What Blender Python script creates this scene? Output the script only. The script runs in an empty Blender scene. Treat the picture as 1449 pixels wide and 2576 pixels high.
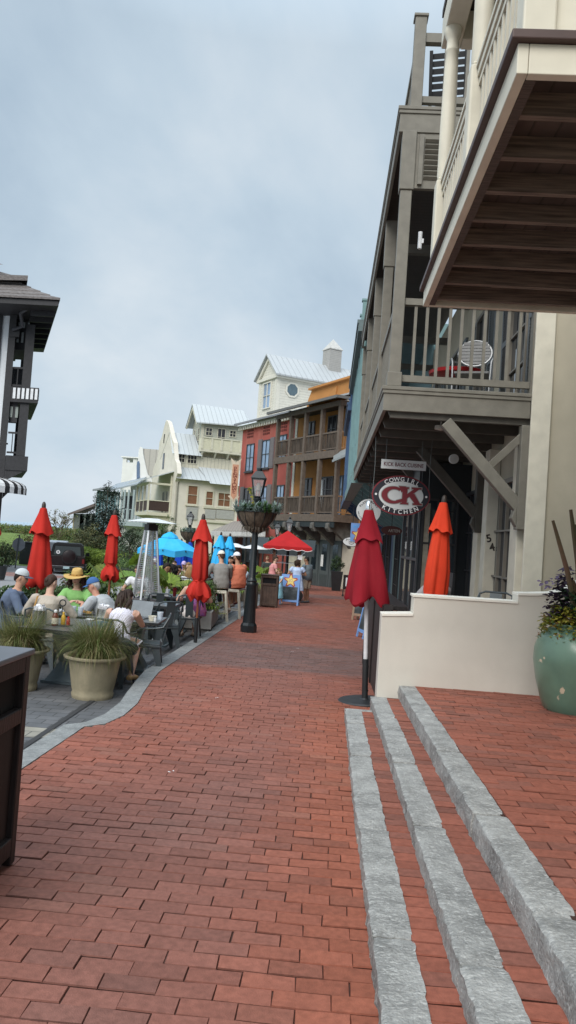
import bpy, bmesh, math, random
from mathutils import Vector, Matrix, noise as mnoise, Euler
import numpy as np
random.seed(7)
PI = math.pi
scene = bpy.context.scene
COL = scene.collection
V = Vector
sin, cos, rad = math.sin, math.cos, math.radians
rnd = random.uniform
# ------------------------------------------------------------------ camera measurements (survey of the photograph)
F_, CX, CY = 1935.0, 724.5, 1288.0
_r = rad(3.9)
_d = V(((825-CX)/F_, (1365-CY)/F_, 1)).normalized()
_k = (sin(_r), -cos(_r))
_u = V((_k[0], _k[1], -(_k[0]*_d.x+_k[1]*_d.y)/_d.z)).normalized()
_x = _d.cross(_u)
if _x.x < 0: _x = -_x
EYE = V((0, 0, 1.6))
SL = -0.025                                   # the street falls gently away from the steps
def ray(x, y):
    c = V(((x-CX)/F_, (y-CY)/F_, 1))
    return V((_x.dot(c), _d.dot(c), _u.dot(c)))
def at(x, y, Y): r = ray(x, y); return EYE + r*(Y/r.y)
def atx(x, y, X): r = ray(x, y); return EYE + r*(X/r.x)
def gr(x, y, dz=0): r = ray(x, y); return EYE + r*((dz-1.6)/(r.z-SL*r.y))
def gz(Y): return SL*Y if Y < 62 else SL*62
def fac(x, y, P, ang):
    """the spot on a vertical facade through P running along ang: (distance along, height above P)"""
    u = V((cos(ang), sin(ang), 0)); n = V((-sin(ang), cos(ang), 0))
    r = ray(x, y); t = (V(P)-EYE).dot(n)/r.dot(n); q = EYE+r*t-V(P)
    return q.dot(u), q.z

# ------------------------------------------------------------------ mesh builder
class MB:
    def __init__(s): s.v = []; s.f = []; s.c = []; s.M = None; s.col = None
    def add(s, vs, fs):
        o = len(s.v)
        if s.M is not None: vs = [s.M @ V(p) for p in vs]
        s.v.extend([tuple(p) for p in vs]); s.f.extend([tuple(i+o for i in f) for f in fs])
        if s.col is not None: s.c.extend([s.col]*len(fs))
        return s
    def box(s, x0, x1, y0, y1, z0, z1):
        if x0 > x1: x0, x1 = x1, x0
        if y0 > y1: y0, y1 = y1, y0
        if z0 > z1: z0, z1 = z1, z0
        return s.add([(x0,y0,z0),(x1,y0,z0),(x1,y1,z0),(x0,y1,z0),(x0,y0,z1),(x1,y0,z1),(x1,y1,z1),(x0,y1,z1)],
              [(0,3,2,1),(4,5,6,7),(0,1,5,4),(1,2,6,5),(2,3,7,6),(3,0,4,7)])
    def bar(s, p, q, w, h, up=(0,0,1)):
        p, q = V(p), V(q); d = (q-p).normalized(); up = V(up)
        if abs(d.dot(up)) > .98: up = V((0,1,0))
        a = d.cross(up).normalized(); b = a.cross(d).normalized()
        vs = []
        for c in (p, q):
            for i, j in ((-1,-1),(1,-1),(1,1),(-1,1)): vs.append(c+a*(i*w/2)+b*(j*h/2))
        return s.add(vs, [(0,1,2,3),(7,6,5,4),(0,4,5,1),(1,5,6,2),(2,6,7,3),(3,7,4,0)])
    def tube(s, pts, r, n=8, caps=True, flat=1.0, up=None):
        pts = [V(p) for p in pts]; m = len(pts)
        rs = r if isinstance(r, (list, tuple)) else [r]*m
        ref = V(up) if up else None
        prev = None; vs = []
        for i, p in enumerate(pts):
            t = (pts[min(i+1,m-1)]-pts[max(i-1,0)])
            t = t.normalized() if t.length > 1e-9 else V((0,0,1))
            if prev is None:
                a = (ref or (V((1,0,0)) if abs(t.x) < .9 else V((0,1,0))))
            else: a = prev
            a = (a-t*a.dot(t))
            a = a.normalized() if a.length > 1e-6 else t.orthogonal().normalized()
            prev = a; b = t.cross(a)
            for k in range(n):
                g = 2*PI*k/n; vs.append(p+a*(cos(g)*rs[i])+b*(sin(g)*rs[i]*flat))
        fs = [(i*n+k, i*n+(k+1)%n, (i+1)*n+(k+1)%n, (i+1)*n+k) for i in range(m-1) for k in range(n)]
        if caps: fs += [tuple(range(n))[::-1], tuple(range((m-1)*n, m*n))]
        return s.add(vs, fs)
    def lathe(s, prof, n=24, c=(0,0,0), fold=None, caps=True):
        cx, cy, cz = c; vs = []; m = len(prof)
        for i, (r, z) in enumerate(prof):
            for k in range(n):
                g = 2*PI*k/n; rr = r*(fold(g, i, z) if fold else 1)
                vs.append((cx+cos(g)*rr, cy+sin(g)*rr, cz+z))
        fs = [(i*n+k, i*n+(k+1)%n, (i+1)*n+(k+1)%n, (i+1)*n+k) for i in range(m-1) for k in range(n)]
        if caps: fs += [tuple(range(n))[::-1], tuple(range((m-1)*n, m*n))]
        return s.add(vs, fs)
    def prism(s, pts, d):
        """a flat outline (3D points) pushed along d"""
        d = V(d); n = len(pts); a = [V(p) for p in pts]
        vs = a+[p+d for p in a]
        return s.add(vs, [tuple(range(n))[::-1], tuple(range(n, 2*n))]+[(i,(i+1)%n,n+(i+1)%n,n+i) for i in range(n)])
    def ball(s, c, r, n=12, m=8):
        rx, ry, rz = r if isinstance(r, (list, tuple)) else (r, r, r)
        vs = [(c[0],c[1],c[2]-rz)]
        for i in range(1, m):
            a = -PI/2+PI*i/m
            for k in range(n): vs.append((c[0]+rx*cos(a)*cos(2*PI*k/n), c[1]+ry*cos(a)*sin(2*PI*k/n), c[2]+rz*sin(a)))
        vs.append((c[0],c[1],c[2]+rz)); fs = []; L = len(vs)-1
        for k in range(n):
            fs.append((0, 1+(k+1)%n, 1+k)); fs.append((L, L-n+k, L-n+(k+1)%n))
        for i in range(m-2):
            for k in range(n): fs.append((1+i*n+k, 1+i*n+(k+1)%n, 1+(i+1)*n+(k+1)%n, 1+(i+1)*n+k))
        return s.add(vs, fs)
    def quad(s, a, b, c, d): return s.add([a,b,c,d], [(0,1,2,3)])
    def mesh(s, name):
        me = bpy.data.meshes.new(name); me.from_pydata(s.v, [], s.f); me.update()
        if s.c and len(s.c) == len(s.f):
            at_ = me.attributes.new('tone', 'FLOAT_COLOR', 'FACE')
            at_.data.foreach_set('color', np.array([(c[0],c[1],c[2],1.0) for c in s.c], dtype=np.float32).ravel())
        return me
    def build(s, name, mat=None, parent=None, smooth=False, bevel=0, loc=None):
        if not s.v: return None
        me = s.mesh(name)
        if smooth:
            me.shade_smooth()
            try: me.set_sharp_from_angle(angle=rad(42))
            except Exception: pass
        return link(name, me, mat, parent, bevel, loc)
def link(name, me, mat=None, parent=None, bevel=0, loc=None):
    o = bpy.data.objects.new(name, me); COL.objects.link(o)
    if mat is not None: me.materials.append(mat)
    if parent is not None: o.parent = parent
    if loc is not None: o.location = loc
    if bevel:
        b = o.modifiers.new('edges', 'BEVEL'); b.width = bevel; b.segments = 2; b.limit_method = 'ANGLE'; b.angle_limit = rad(40)
    return o
def tag(o, label=None, cat=None, group=None, kind=None):
    if label: o['label'] = label
    if cat: o['category'] = cat
    if group: o['group'] = group
    if kind: o['kind'] = kind
    return o
def empty(name, loc=(0,0,0), rz=0, label=None, cat=None, group=None):
    o = bpy.data.objects.new(name, None); COL.objects.link(o); o.empty_display_size = .1
    o.location = loc; o.rotation_euler = (0,0,rz)
    return tag(o, label, cat, group)
KIDS = {}
def children(o): return [c for c in bpy.data.objects if c.parent is o]
def dup(root, loc=None, rz=None, label=None, group=None, parent=None):
    c = root.copy(); COL.objects.link(c)
    if parent is not None: c.parent = parent
    if loc is not None: c.location = loc
    if rz is not None: c.rotation_euler = (0,0,rz)
    if label: c['label'] = label
    if group: c['group'] = group
    for ch in children(root): dup(ch, parent=c)
    return c
def rotz(a): return Matrix.Rotation(a, 4, 'Z')
def frame(o, x, y, z):
    """matrix with origin o and the given axes"""
    x, y, z = V(x), V(y), V(z)
    return Matrix(((x.x,y.x,z.x,o[0]),(x.y,y.y,z.y,o[1]),(x.z,y.z,z.z,o[2]),(0,0,0,1)))

# ------------------------------------------------------------------ materials
MATS = {}
def lin(h):
    return tuple(((c/255)/12.92 if c/255 <= .04045 else (((c/255)+.055)/1.055)**2.4) for c in h)
def mat(name, col, rough=.6, var=.12, scale=6, bump=0, bscale=40, metal=0, tone=False, dirt=0, stretch=None, spec=.4, emit=0, hue=None):
    """principled surface with soft colour mottling, optional fine bump and grime"""
    if name in MATS: return MATS[name]
    m = bpy.data.materials.new(name); m.use_nodes = True; nt = m.node_tree; N = nt.nodes; L = nt.links
    b = N['Principled BSDF']; b.inputs['Roughness'].default_value = rough; b.inputs['Metallic'].default_value = metal
    b.inputs['Specular IOR Level'].default_value = spec
    tc = N.new('ShaderNodeTexCoord'); mp = N.new('ShaderNodeMapping'); L.new(tc.outputs['Object'], mp.inputs[0])
    if stretch: mp.inputs['Scale'].default_value = stretch
    base = N.new('ShaderNodeRGB'); base.outputs[0].default_value = (*col, 1); src = base.outputs[0]
    if tone:
        a = N.new('ShaderNodeAttribute'); a.attribute_name = 'tone'; src = a.outputs['Color']
    if var:
        n = N.new('ShaderNodeTexNoise'); n.inputs['Scale'].default_value = scale; n.inputs['Detail'].default_value = 5
        L.new(mp.outputs[0], n.inputs['Vector'])
        r = N.new('ShaderNodeMapRange'); r.inputs[1].default_value = .3; r.inputs[2].default_value = .7
        r.inputs[3].default_value = 1-var; r.inputs[4].default_value = 1+var; L.new(n.outputs['Fac'], r.inputs[0])
        mx = N.new('ShaderNodeVectorMath'); mx.operation = 'SCALE'; L.new(src, mx.inputs[0]); L.new(r.outputs[0], mx.inputs['Scale']); src = mx.outputs[0]
    if dirt:
        n2 = N.new('ShaderNodeTexNoise'); n2.inputs['Scale'].default_value = 1.3; n2.inputs['Detail'].default_value = 8; n2.inputs['Roughness'].default_value = .7
        L.new(mp.outputs[0], n2.inputs['Vector'])
        r2 = N.new('ShaderNodeMapRange'); r2.inputs[1].default_value = .5; r2.inputs[2].default_value = .75; r2.inputs[3].default_value = 0; r2.inputs[4].default_value = dirt
        L.new(n2.outputs['Fac'], r2.inputs[0])
        m2 = N.new('ShaderNodeMix'); m2.data_type = 'RGBA'; L.new(r2.outputs[0], m2.inputs[0]); L.new(src, m2.inputs[6])
        m2.inputs[7].default_value = (col[0]*.35+.01, col[1]*.33+.01, col[2]*.3+.01, 1); src = m2.outputs[2]
    L.new(src, b.inputs['Base Color'])
    if bump:
        n3 = N.new('ShaderNodeTexNoise'); n3.inputs['Scale'].default_value = bscale; n3.inputs['Detail'].default_value = 6
        L.new(mp.outputs[0], n3.inputs['Vector'])
        bp = N.new('ShaderNodeBump'); bp.inputs['Strength'].default_value = bump; bp.inputs['Distance'].default_value = .01
        L.new(n3.outputs['Fac'], bp.inputs['Height']); L.new(bp.outputs[0], b.inputs['Normal'])
    if emit:
        b.inputs['Emission Color'].default_value = (*col, 1); b.inputs['Emission Strength'].default_value = emit
    MATS[name] = m; return m
def tail(m):
    nt = m.node_tree; return nt, nt.nodes, nt.links, nt.nodes['Principled BSDF']
def lapped(name, col, axis='Z', pitch=.15, rough=.6, depth=.6, var=.06):
    """board cladding / standing seams / slats: a saw-tooth bump along one object axis"""
    if name in MATS: return MATS[name]
    m = mat(name, col, rough, var, 5); nt, N, L, b = tail(m)
    tc = N.new('ShaderNodeTexCoord'); sp = N.new('ShaderNodeSeparateXYZ'); L.new(tc.outputs['Object'], sp.inputs[0])
    d = N.new('ShaderNodeMath'); d.operation = 'DIVIDE'; d.inputs[1].default_value = pitch; L.new(sp.outputs[axis], d.inputs[0])
    fr = N.new('ShaderNodeMath'); fr.operation = 'FRACT'; L.new(d.outputs[0], fr.inputs[0])
    gt = N.new('ShaderNodeMapRange'); gt.inputs[1].default_value = 0; gt.inputs[2].default_value = .14; gt.inputs[3].default_value = .45; gt.inputs[4].default_value = 1
    L.new(fr.outputs[0], gt.inputs[0])
    src = b.inputs['Base Color'].links[0].from_socket
    mx = N.new('ShaderNodeVectorMath'); mx.operation = 'SCALE'; L.new(src, mx.inputs[0]); L.new(gt.outputs[0], mx.inputs['Scale'])
    L.new(mx.outputs[0], b.inputs['Base Color'])
    bp = N.new('ShaderNodeBump'); bp.inputs['Strength'].default_value = depth; bp.inputs['Distance'].default_value = .02
    L.new(fr.outputs[0], bp.inputs['Height']); L.new(bp.outputs[0], b.inputs['Normal'])
    return m
def leafy(name, rough=.55, trans=.25):
    """leaf blades: colour carried by each leaf, some light passes through"""
    if name in MATS: return MATS[name]
    m = mat(name, (.05,.1,.03), rough, .15, 3, tone=True, spec=.3); nt, N, L, b = tail(m)
    t = N.new('ShaderNodeBsdfTranslucent'); mx = N.new('ShaderNodeMixShader'); mx.inputs[0].default_value = trans
    src = b.inputs['Base Color'].links[0].from_socket; L.new(src, t.inputs[0])
    out = N['Material Output']; L.new(b.outputs[0], mx.inputs[1]); L.new(t.outputs[0], mx.inputs[2]); L.new(mx.outputs[0], out.inputs[0])
    return m
def wood(name, col, rough=.55, axis=(1,1,.12), var=.3, spec=.35):
    return mat(name, col, rough, var, 22, .25, 30, stretch=axis, spec=spec)
def glass_dark(name, col=(.02,.03,.04), rough=.06):
    if name in MATS: return MATS[name]
    m = mat(name, col, rough, .4, .8, spec=.8); return m
def see_through(name, tint=(.9,.95,.95), mixv=.75, rough=.05):
    if name in MATS: return MATS[name]
    m = bpy.data.materials.new(name); m.use_nodes = True; nt = m.node_tree; N = nt.nodes; L = nt.links
    b = N['Principled BSDF']; b.inputs['Base Color'].default_value = (*tint,1); b.inputs['Roughness'].default_value = rough
    tr = N.new('ShaderNodeBsdfTransparent'); tr.inputs[0].default_value = (*tint,1)
    mx = N.new('ShaderNodeMixShader'); mx.inputs[0].default_value = mixv
    L.new(b.outputs[0], mx.inputs[1]); L.new(tr.outputs[0], mx.inputs[2]); L.new(mx.outputs[0], N['Material Output'].inputs[0])
    MATS[name] = m; return m

# ------------------------------------------------------------------ lettering
_TX = {}
def glyphs(txt, bold=0.0):
    k = (txt, bold)
    if k not in _TX:
        cu = bpy.data.curves.new('lettering', 'FONT'); cu.body = txt; cu.offset = bold; cu.resolution_u = 4; cu.align_x = 'CENTER'; cu.align_y = 'CENTER'
        ob = bpy.data.objects.new('lettering', cu); COL.objects.link(ob)
        bpy.context.view_layer.update()
        me = bpy.data.meshes.new_from_object(ob.evaluated_get(bpy.context.evaluated_depsgraph_get()))
        _TX[k] = ([tuple(v.co) for v in me.vertices], [tuple(p.vertices) for p in me.polygons])
        bpy.data.objects.remove(ob); bpy.data.meshes.remove(me); bpy.data.curves.remove(cu)
    return _TX[k]
def letter(mb, txt, x, y, size, ang=0, bold=0.0, sx=1.0, z=0.0, width=None):
    """flat lettering in the xy plane of mb's frame; width stretches the line to that length"""
    vs, fs = glyphs(txt, bold)
    if not vs: return
    x0 = min(v[0] for v in vs); x1 = max(v[0] for v in vs); y0 = min(v[1] for v in vs); y1 = max(v[1] for v in vs)
    k = size/(y1-y0) if txt.upper() == txt else size/.7
    kx = (width/(x1-x0)) if width else k*sx
    mx, my = (x0+x1)/2, (y0+y1)/2
    out = []
    for v in vs:
        a, b = (v[0]-mx)*kx, (v[1]-my)*k
        out.append((x+a*cos(ang)-b*sin(ang), y+a*sin(ang)+b*cos(ang), z))
    mb.add(out, fs)
def arc_letters(mb, txt, cx, cy, rx, ry, a0, a1, size, bold=0.01, z=0, inward=False):
    n = len(txt)
    for i, ch in enumerate(txt):
        if ch == ' ': continue
        a = a0+(a1-a0)*(i/(n-1) if n > 1 else .5)
        tx, ty = -rx*sin(a), ry*cos(a); t = math.atan2(ty, tx)
        if not inward: t += PI
        letter(mb, ch, cx+rx*cos(a), cy+ry*sin(a), size, t, bold, z=z)
def ellipse(rx, ry, n=48, z=0, cx=0, cy=0): return [(cx+rx*cos(2*PI*i/n), cy+ry*sin(2*PI*i/n), z) for i in range(n)]

def pz(Y):                                     # the dining terrace lies in the old gutter lane, a little lower than the brick
    if Y < 10: return -.41
    if Y < 16: return -.42
    return SL*min(Y, 62)-.02
def sn(x, y, z=0): return mnoise.noise(V((x, y, z)))
def blotch(m, colr, scale, lo, hi, amt, stretch=(1,1,.35)):
    nt, N, L, b = tail(m); src = b.inputs['Base Color'].links[0].from_socket
    tc = N.new('ShaderNodeTexCoord'); mp = N.new('ShaderNodeMapping'); mp.inputs['Scale'].default_value = stretch; L.new(tc.outputs['Object'], mp.inputs[0])
    n = N.new('ShaderNodeTexNoise'); n.inputs['Scale'].default_value = scale; n.inputs['Detail'].default_value = 6; n.inputs['Roughness'].default_value = .6; L.new(mp.outputs[0], n.inputs['Vector'])
    r = N.new('ShaderNodeMapRange'); r.inputs[1].default_value = lo; r.inputs[2].default_value = hi; r.inputs[4].default_value = amt; L.new(n.outputs['Fac'], r.inputs[0])
    x = N.new('ShaderNodeMix'); x.data_type = 'RGBA'; L.new(r.outputs[0], x.inputs[0]); L.new(src, x.inputs[6]); x.inputs[7].default_value = (*colr,1); L.new(x.outputs[2], b.inputs['Base Color'])
# ------------------------------------------------------------------ people
WORK = bpy.data.scenes.new('workbench')          # a bench scene for shaping bodies; removed below
def bake(mb, voxel, it=3, fac_=.6, wrinkle=0, seed=0, wscale=9):
    me = mb.mesh('body_cast'); ob = bpy.data.objects.new('body_cast', me); WORK.collection.objects.link(ob)
    m = ob.modifiers.new('r', 'REMESH'); m.mode = 'VOXEL'; m.voxel_size = voxel
    s = ob.modifiers.new('s', 'SMOOTH'); s.iterations = it; s.factor = fac_
    WORK.view_layers[0].update(); dg = WORK.view_layers[0].depsgraph; e = ob.evaluated_get(dg); r = bpy.data.meshes.new_from_object(e)
    if wrinkle:
        nv = len(r.vertices); co_ = np.empty(nv*3, dtype=np.float32); no_ = np.empty(nv*3, dtype=np.float32)
        r.vertices.foreach_get('co', co_); r.vertices.foreach_get('normal', no_); C_ = co_.reshape(-1,3)
        wv = np.array([sn(c[0]*wscale+seed, c[1]*wscale, c[2]*wscale*1.6)+.5*sn(c[0]*wscale*2.3, c[1]*wscale*2.3+seed, c[2]*wscale*2.6) for c in C_.tolist()], dtype=np.float32)
        r.vertices.foreach_set('co', (C_+no_.reshape(-1,3)*(wv*wrinkle)[:,None]).ravel().astype(np.float32)); r.update()
    bpy.data.objects.remove(ob); bpy.data.meshes.remove(me)
    r.shade_smooth(); return r
def fabric(name, col, var=.10): return mat(name, col, .88, var, 5, .3, 180, spec=.15)
def skin_mat():
    m = mat('skin', (.5,.3,.2), .5, .05, 12, tone=True, spec=.35); b = m.node_tree.nodes['Principled BSDF']
    b.inputs['Subsurface Weight'].default_value = .08; b.inputs['Subsurface Radius'].default_value = (.02,.008,.004); return m
SKIN = skin_mat()
def rings(mb, R, n=18):
    """loft through (centre, side axis, front axis, half width, half depth)"""
    vs = []
    for c, s, f, w, d in R:
        for k in range(n):
            g = 2*PI*k/n; cc, ss = cos(g), sin(g); q = .82
            x = abs(cc)**q*(1 if cc > 0 else -1); y = abs(ss)**q*(1 if ss > 0 else -1)
            vs.append(V(c)+V(s)*(x*w)+V(f)*(y*d))
    m = len(R); fs = [(i*n+k, i*n+(k+1)%n, (i+1)*n+(k+1)%n, (i+1)*n+k) for i in range(m-1) for k in range(n)]
    mb.add(vs, fs+[tuple(range(n))[::-1], tuple(range((m-1)*n, m*n))])
def ik(a, b, l1, l2, pole):
    a, b = V(a), V(b); d = b-a; L_ = min(d.length, (l1+l2)*.995); d = d.normalized(); b = a+d*L_
    x = (l1*l1-l2*l2+L_*L_)/(2*L_); h = math.sqrt(max(0, l1*l1-x*x)); p = V(pole); p = (p-d*p.dot(d)).normalized()
    return a+d*x+p*h, b
def limb(mb, pts, rs, grow=0, n=12, sub=5):
    """tapered limb through joints, softened at the bend"""
    P, Rr = [], []
    for i in range(len(pts)-1):
        for k in range(sub):
            t = k/sub; P.append(V(pts[i]).lerp(V(pts[i+1]), t)); Rr.append(rs[i]+(rs[i+1]-rs[i])*t)
    P.append(V(pts[-1])); Rr.append(rs[-1])
    mb.tube(P, [r+grow for r in Rr], n)
def hand(mb, wrist, fdir, pdir, k, side, curl=.5, thin=1.0):
    """palm, four unequal curled fingers and a thumb leaving the side of the palm"""
    f = V(fdir).normalized(); p = V(pdir); p = (p-f*p.dot(f)).normalized(); s = f.cross(p)*side
    W = V(wrist); R = []
    for t, w, d in ((0,.026,.017),(.03,.034,.017),(.06,.040,.016),(.088,.040,.014),(.096,.036,.011)): R.append((W+f*(t*k), s, p, w*k, d*k))
    rings(mb, R, 12)
    for i, (off, l, a) in enumerate(((.029,.070,.0),(.010,.080,0),(-.010,.074,0),(-.028,.058,0))):
        b = W+f*(.086*k)+s*(off*k); seg = []; d = f.copy(); c = b; seg.append(c)
        for j, q in enumerate((.45,.32,.23)):
            d = (d*cos(curl*(.55+.25*j))+p*sin(curl*(.55+.25*j))).normalized(); c = c+d*(l*q*k); seg.append(c)
        mb.tube(seg, [.0088*k*thin,.0082*k*thin,.0072*k*thin,.0055*k*thin], 7)
    t0 = W+f*(.030*k)+s*(.030*k); d = (f*.62+s*.75+p*.35).normalized(); t1 = t0+d*(.036*k); d2 = (f*.9+s*.2+p*.45).normalized(); mb.tube([t0-d*.012*k,t0,t1,t1+d2*(.028*k)],[.012*k,.0115*k,.0098*k,.0065*k],7)
class Person: pass
def person(label, loc, rz, pose='sit', H=1.70, seat=.46, lean=.1, bulk=1.0, skin=(.50,.30,.21), shirt=(.3,.3,.3), sleeve=1.0, bottoms='trousers', bcol=(.03,.035,.05), shoes=(.2,.2,.2),
           hair='short', hcol=(.03,.02,.015), hat=None, hatcol=(.6,.6,.6), yaw=0, nod=0, hands=((-.20,.36,.74),(.20,.36,.74)), legs=None, voxel=.013, female=False, beard=False, hem=.0, roll=0, shirtmat=None, curl=.55, group=None, twist=0, bottmat=None, cat='person', strap=None):
    r = empty('person', loc, rz, label, cat, group); k = H/1.72; sk = skin
    vx = voxel
    hz = (seat+.085*k) if pose in ('sit','stool') else .92*k
    hip = V((0,0,hz)); up = V((0, sin(lean), cos(lean))); fr = V((0, cos(lean), -sin(lean))); sd = V((1,0,0))
    if twist:
        q = Matrix.Rotation(twist, 3, up); sd = q @ sd; fr = q @ fr
    if roll:
        q = Matrix.Rotation(roll, 3, 'Y'); up = q @ up; sd = q @ sd; fr = q @ fr
    bw = bulk; sw = (.182 if female else .200)*k*(.5+.5*bw)
    curve = lambda t: hip+up*(t*k)+fr*(-.035*k*sin(PI*min(1,t/.5)))      # a slightly rounded back
    T = [(-.10,.170,.130),(0,.168*bw,.125*bw),(.10,.150*bw,.115*bw),(.20,.140*bw,.108*bw),(.30,.150*bw,.112*bw),(.38,.160*(.5+.5*bw),.112*bw),(.44,.155,.10),(.485,.115,.08),(.51,.065,.062)]
    if female: T = [(-.10,.172*bw,.132),(0,.178*bw,.128*bw),(.10,.150*bw,.112*bw),(.20,.126*bw,.098*bw),(.30,.134*bw,.108*bw),(.37,.142*(.5+.5*bw),.116*bw),(.44,.132,.092),(.485,.10,.072),(.51,.055,.055)]
    def torso(mb, grow, lo=0, hi=len(T)): rings(mb, [(curve(t), sd, fr, w*k+grow, d*k+grow) for t, w, d in T[lo:hi]], 20)
    neck = curve(.50); head = neck+up*(.15*k)+V((0,.025*k,.02*k))
    hy = Matrix.Rotation(rz*0+yaw, 3, 'Z') @ Matrix.Rotation(-nod, 3, 'X')
    if lean > .25: head = neck+(up*.6+V((0,.15,.75))).normalized()*(.165*k)
    hf = hy @ V((0,1,0)); hu = hy @ V((0,0,1)); hs = hy @ V((1,0,0))
    sh = [curve(.435)+sd*(s*sw) for s in (-1,1)]
    l1, l2 = .285*k, .255*k
    arms = []
    for i, s in enumerate((-1,1)):
        hd = hands[i]
        if hd is None: hd = (s*.27, .04, hz-.05*k)
        e, w = ik(sh[i], hd, l1, l2, (s*.9,-.55,-.75)); arms.append((sh[i], e, w))
    lg = []
    for i, s in enumerate((-1,1)):
        h = hip+V((s*.09*k,0,-.0))
        if legs: kn, an = V(legs[i][0]), V(legs[i][1])
        elif pose == 'sit': kn, an = V((s*.12,.42*k,seat+.06)), V((s*.13,.40*k,.09))
        elif pose == 'stool': kn, an = V((s*.13,.38*k,seat-.02)), V((s*.12,.30*k,seat-.45*k))
        else: kn, an = V((s*.10,.02,.49*k)), V((s*.115,-.02+.03*s,.085))
        lg.append((h, kn, an))
    # ---- body: one continuous cast of trunk, neck, head, arms, hands, legs, feet
    mb = MB(); torso(mb, -.008)
    mb.tube([neck-up*.05*k, neck, neck.lerp(head,.55), head+hf*-.01], [.062*k,.056*k,.054*k,.055*k], 14)
    hk = .98*k; vs = []; n, m = 26, 18
    bl = MB(); bl.ball((0,0,0),1,n,m); tone = []
    for (x,y,z) in bl.v:
        px, py, pz__ = x*.074, y*.094, z*.116
        if z < 0: t = -z; px *= 1-.36*t**1.6; py = py*(1-.20*t*t)+.020*t*(1 if y > 0 else .35)
        if y > .2:
            px *= 1-.05*y
            py += .021*math.exp(-((x/.15)**2+((z+.10)/.20)**2)) + .006*math.exp(-((x/.5)**2+((z-.28)/.14)**2)) - .007*(math.exp(-(((x-.42)/.2)**2+((z-.06)/.13)**2))+math.exp(-(((x+.42)/.2)**2+((z-.06)/.13)**2))) + .006*math.exp(-((x/.28)**2+((z+.42)/.10)**2)) + .008*math.exp(-((x/.3)**2+((z+.85)/.16)**2))
        vs.append(head+(hs*px+hf*py+hu*pz__)*hk)
    mb.add(vs, bl.f)
    for s in (-1,1):
        bl = MB(); bl.ball((0,0,0),(.012,.020,.031),8,6); mb.add([head+hs*(s*.076*k+x*k)+hf*((-.008+y)*k)+hu*((.002+z)*k) for x,y,z in bl.v], bl.f)
    for i in range(2):
        a, e, w = arms[i]; s = (-1,1)[i]
        limb(mb, [a-sd*(s*.03), a, a.lerp(e,.45), e, e.lerp(w,.35), w], [.055*k*bw**.5,.058*k*bw**.5,.050*k*bw**.5,.041*k,.041*k,.027*k])
        h, kn, an = lg[i]
        limb(mb, [h, h.lerp(kn,.45), kn, kn.lerp(an,.32), an], [.092*k*bw**.5,.082*k*bw**.5,.058*k,.060*k,.037*k])
        fd = V((s*.15,1,0)).normalized() if pose != 'stool' else V((s*.1,1,-.3)).normalized(); mb.tube([an-fd*.05*k+V((0,0,-.02*k)), an+fd*.04*k-V((0,0,.03*k)), an+fd*.12*k-V((0,0,.052*k)), an+fd*.17*k-V((0,0,.06*k))],[.040*k,.042*k,.036*k,.022*k],10)
    me = bake(mb, vx*.8, 2, .5)
    hb = MB()
    for i in range(2):
        a, e, w = arms[i]; s = (-1,1)[i]; d = (w-e).normalized()
        if pose in ('sit','stool') and hands[i] is not None: d = (d*.6+V((-s*.25,.7,-.15))).normalized(); pd = V((0,0,-1))
        else: pd = V((-s,0.1,0))
        hand(hb, w-d*.01, d, pd, k, -s if pd.z < -.5 else s, curl)
    o0 = len(me.vertices); allv = [tuple(v.co) for v in me.vertices]+hb.v; allf = [tuple(p.vertices) for p in me.polygons]+[tuple(i+o0 for i in f) for f in hb.f]
    bpy.data.meshes.remove(me); me = bpy.data.meshes.new('body'); me.from_pydata(allv, [], allf); me.shade_smooth()
    cols = np.empty((len(allv),4), dtype=np.float32)
    eye = [head+hs*(s*.031*hk)+hf*(.085*hk)+hu*(.008*hk) for s in (-1,1)]; mouth = head+hf*(.092*hk)-hu*(.052*hk)
    for i, c in enumerate(allv):
        c = V(c); col = list(sk); d = c-head
        if d.length < .16*k and d.dot(hf) > 0:
            for q in eye:
                e_ = c-q; u_, v_ = e_.dot(hs)/.016, e_.dot(hu)/.0075
                if u_*u_+v_*v_ < 1: col = [.06,.045,.04]
                v2 = (e_.dot(hu)-.021)/.006; u2 = e_.dot(hs)/.021
                if u2*u2+v2*v2 < 1: col = [sk[0]*.25+hcol[0]*.6, sk[1]*.22+hcol[1]*.6, sk[2]*.2+hcol[2]*.6]
            e_ = c-mouth; u_, v_ = e_.dot(hs)/.024, e_.dot(hu)/.0085
            if u_*u_+v_*v_ < 1: col = [sk[0]*.75,sk[1]*.42,sk[2]*.42]
            elif beard and d.dot(hu) < -.03*k: col = [sk[0]*.25+.02,sk[1]*.2+.015,sk[2]*.18+.012]
            ck_ = abs(d.dot(hs))-.035*k
            if abs(ck_) < .02 and -.045 < d.dot(hu) < -.01: col = [col[0]*1.06,col[1]*.9,col[2]*.9]
        cols[i] = (*col,1)
    at_ = me.attributes.new('tone','FLOAT_COLOR','POINT'); at_.data.foreach_set('color', cols.ravel())
    link('body', me, SKIN, r)
    seed = abs(loc[0]*7+loc[1]*3)
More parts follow.
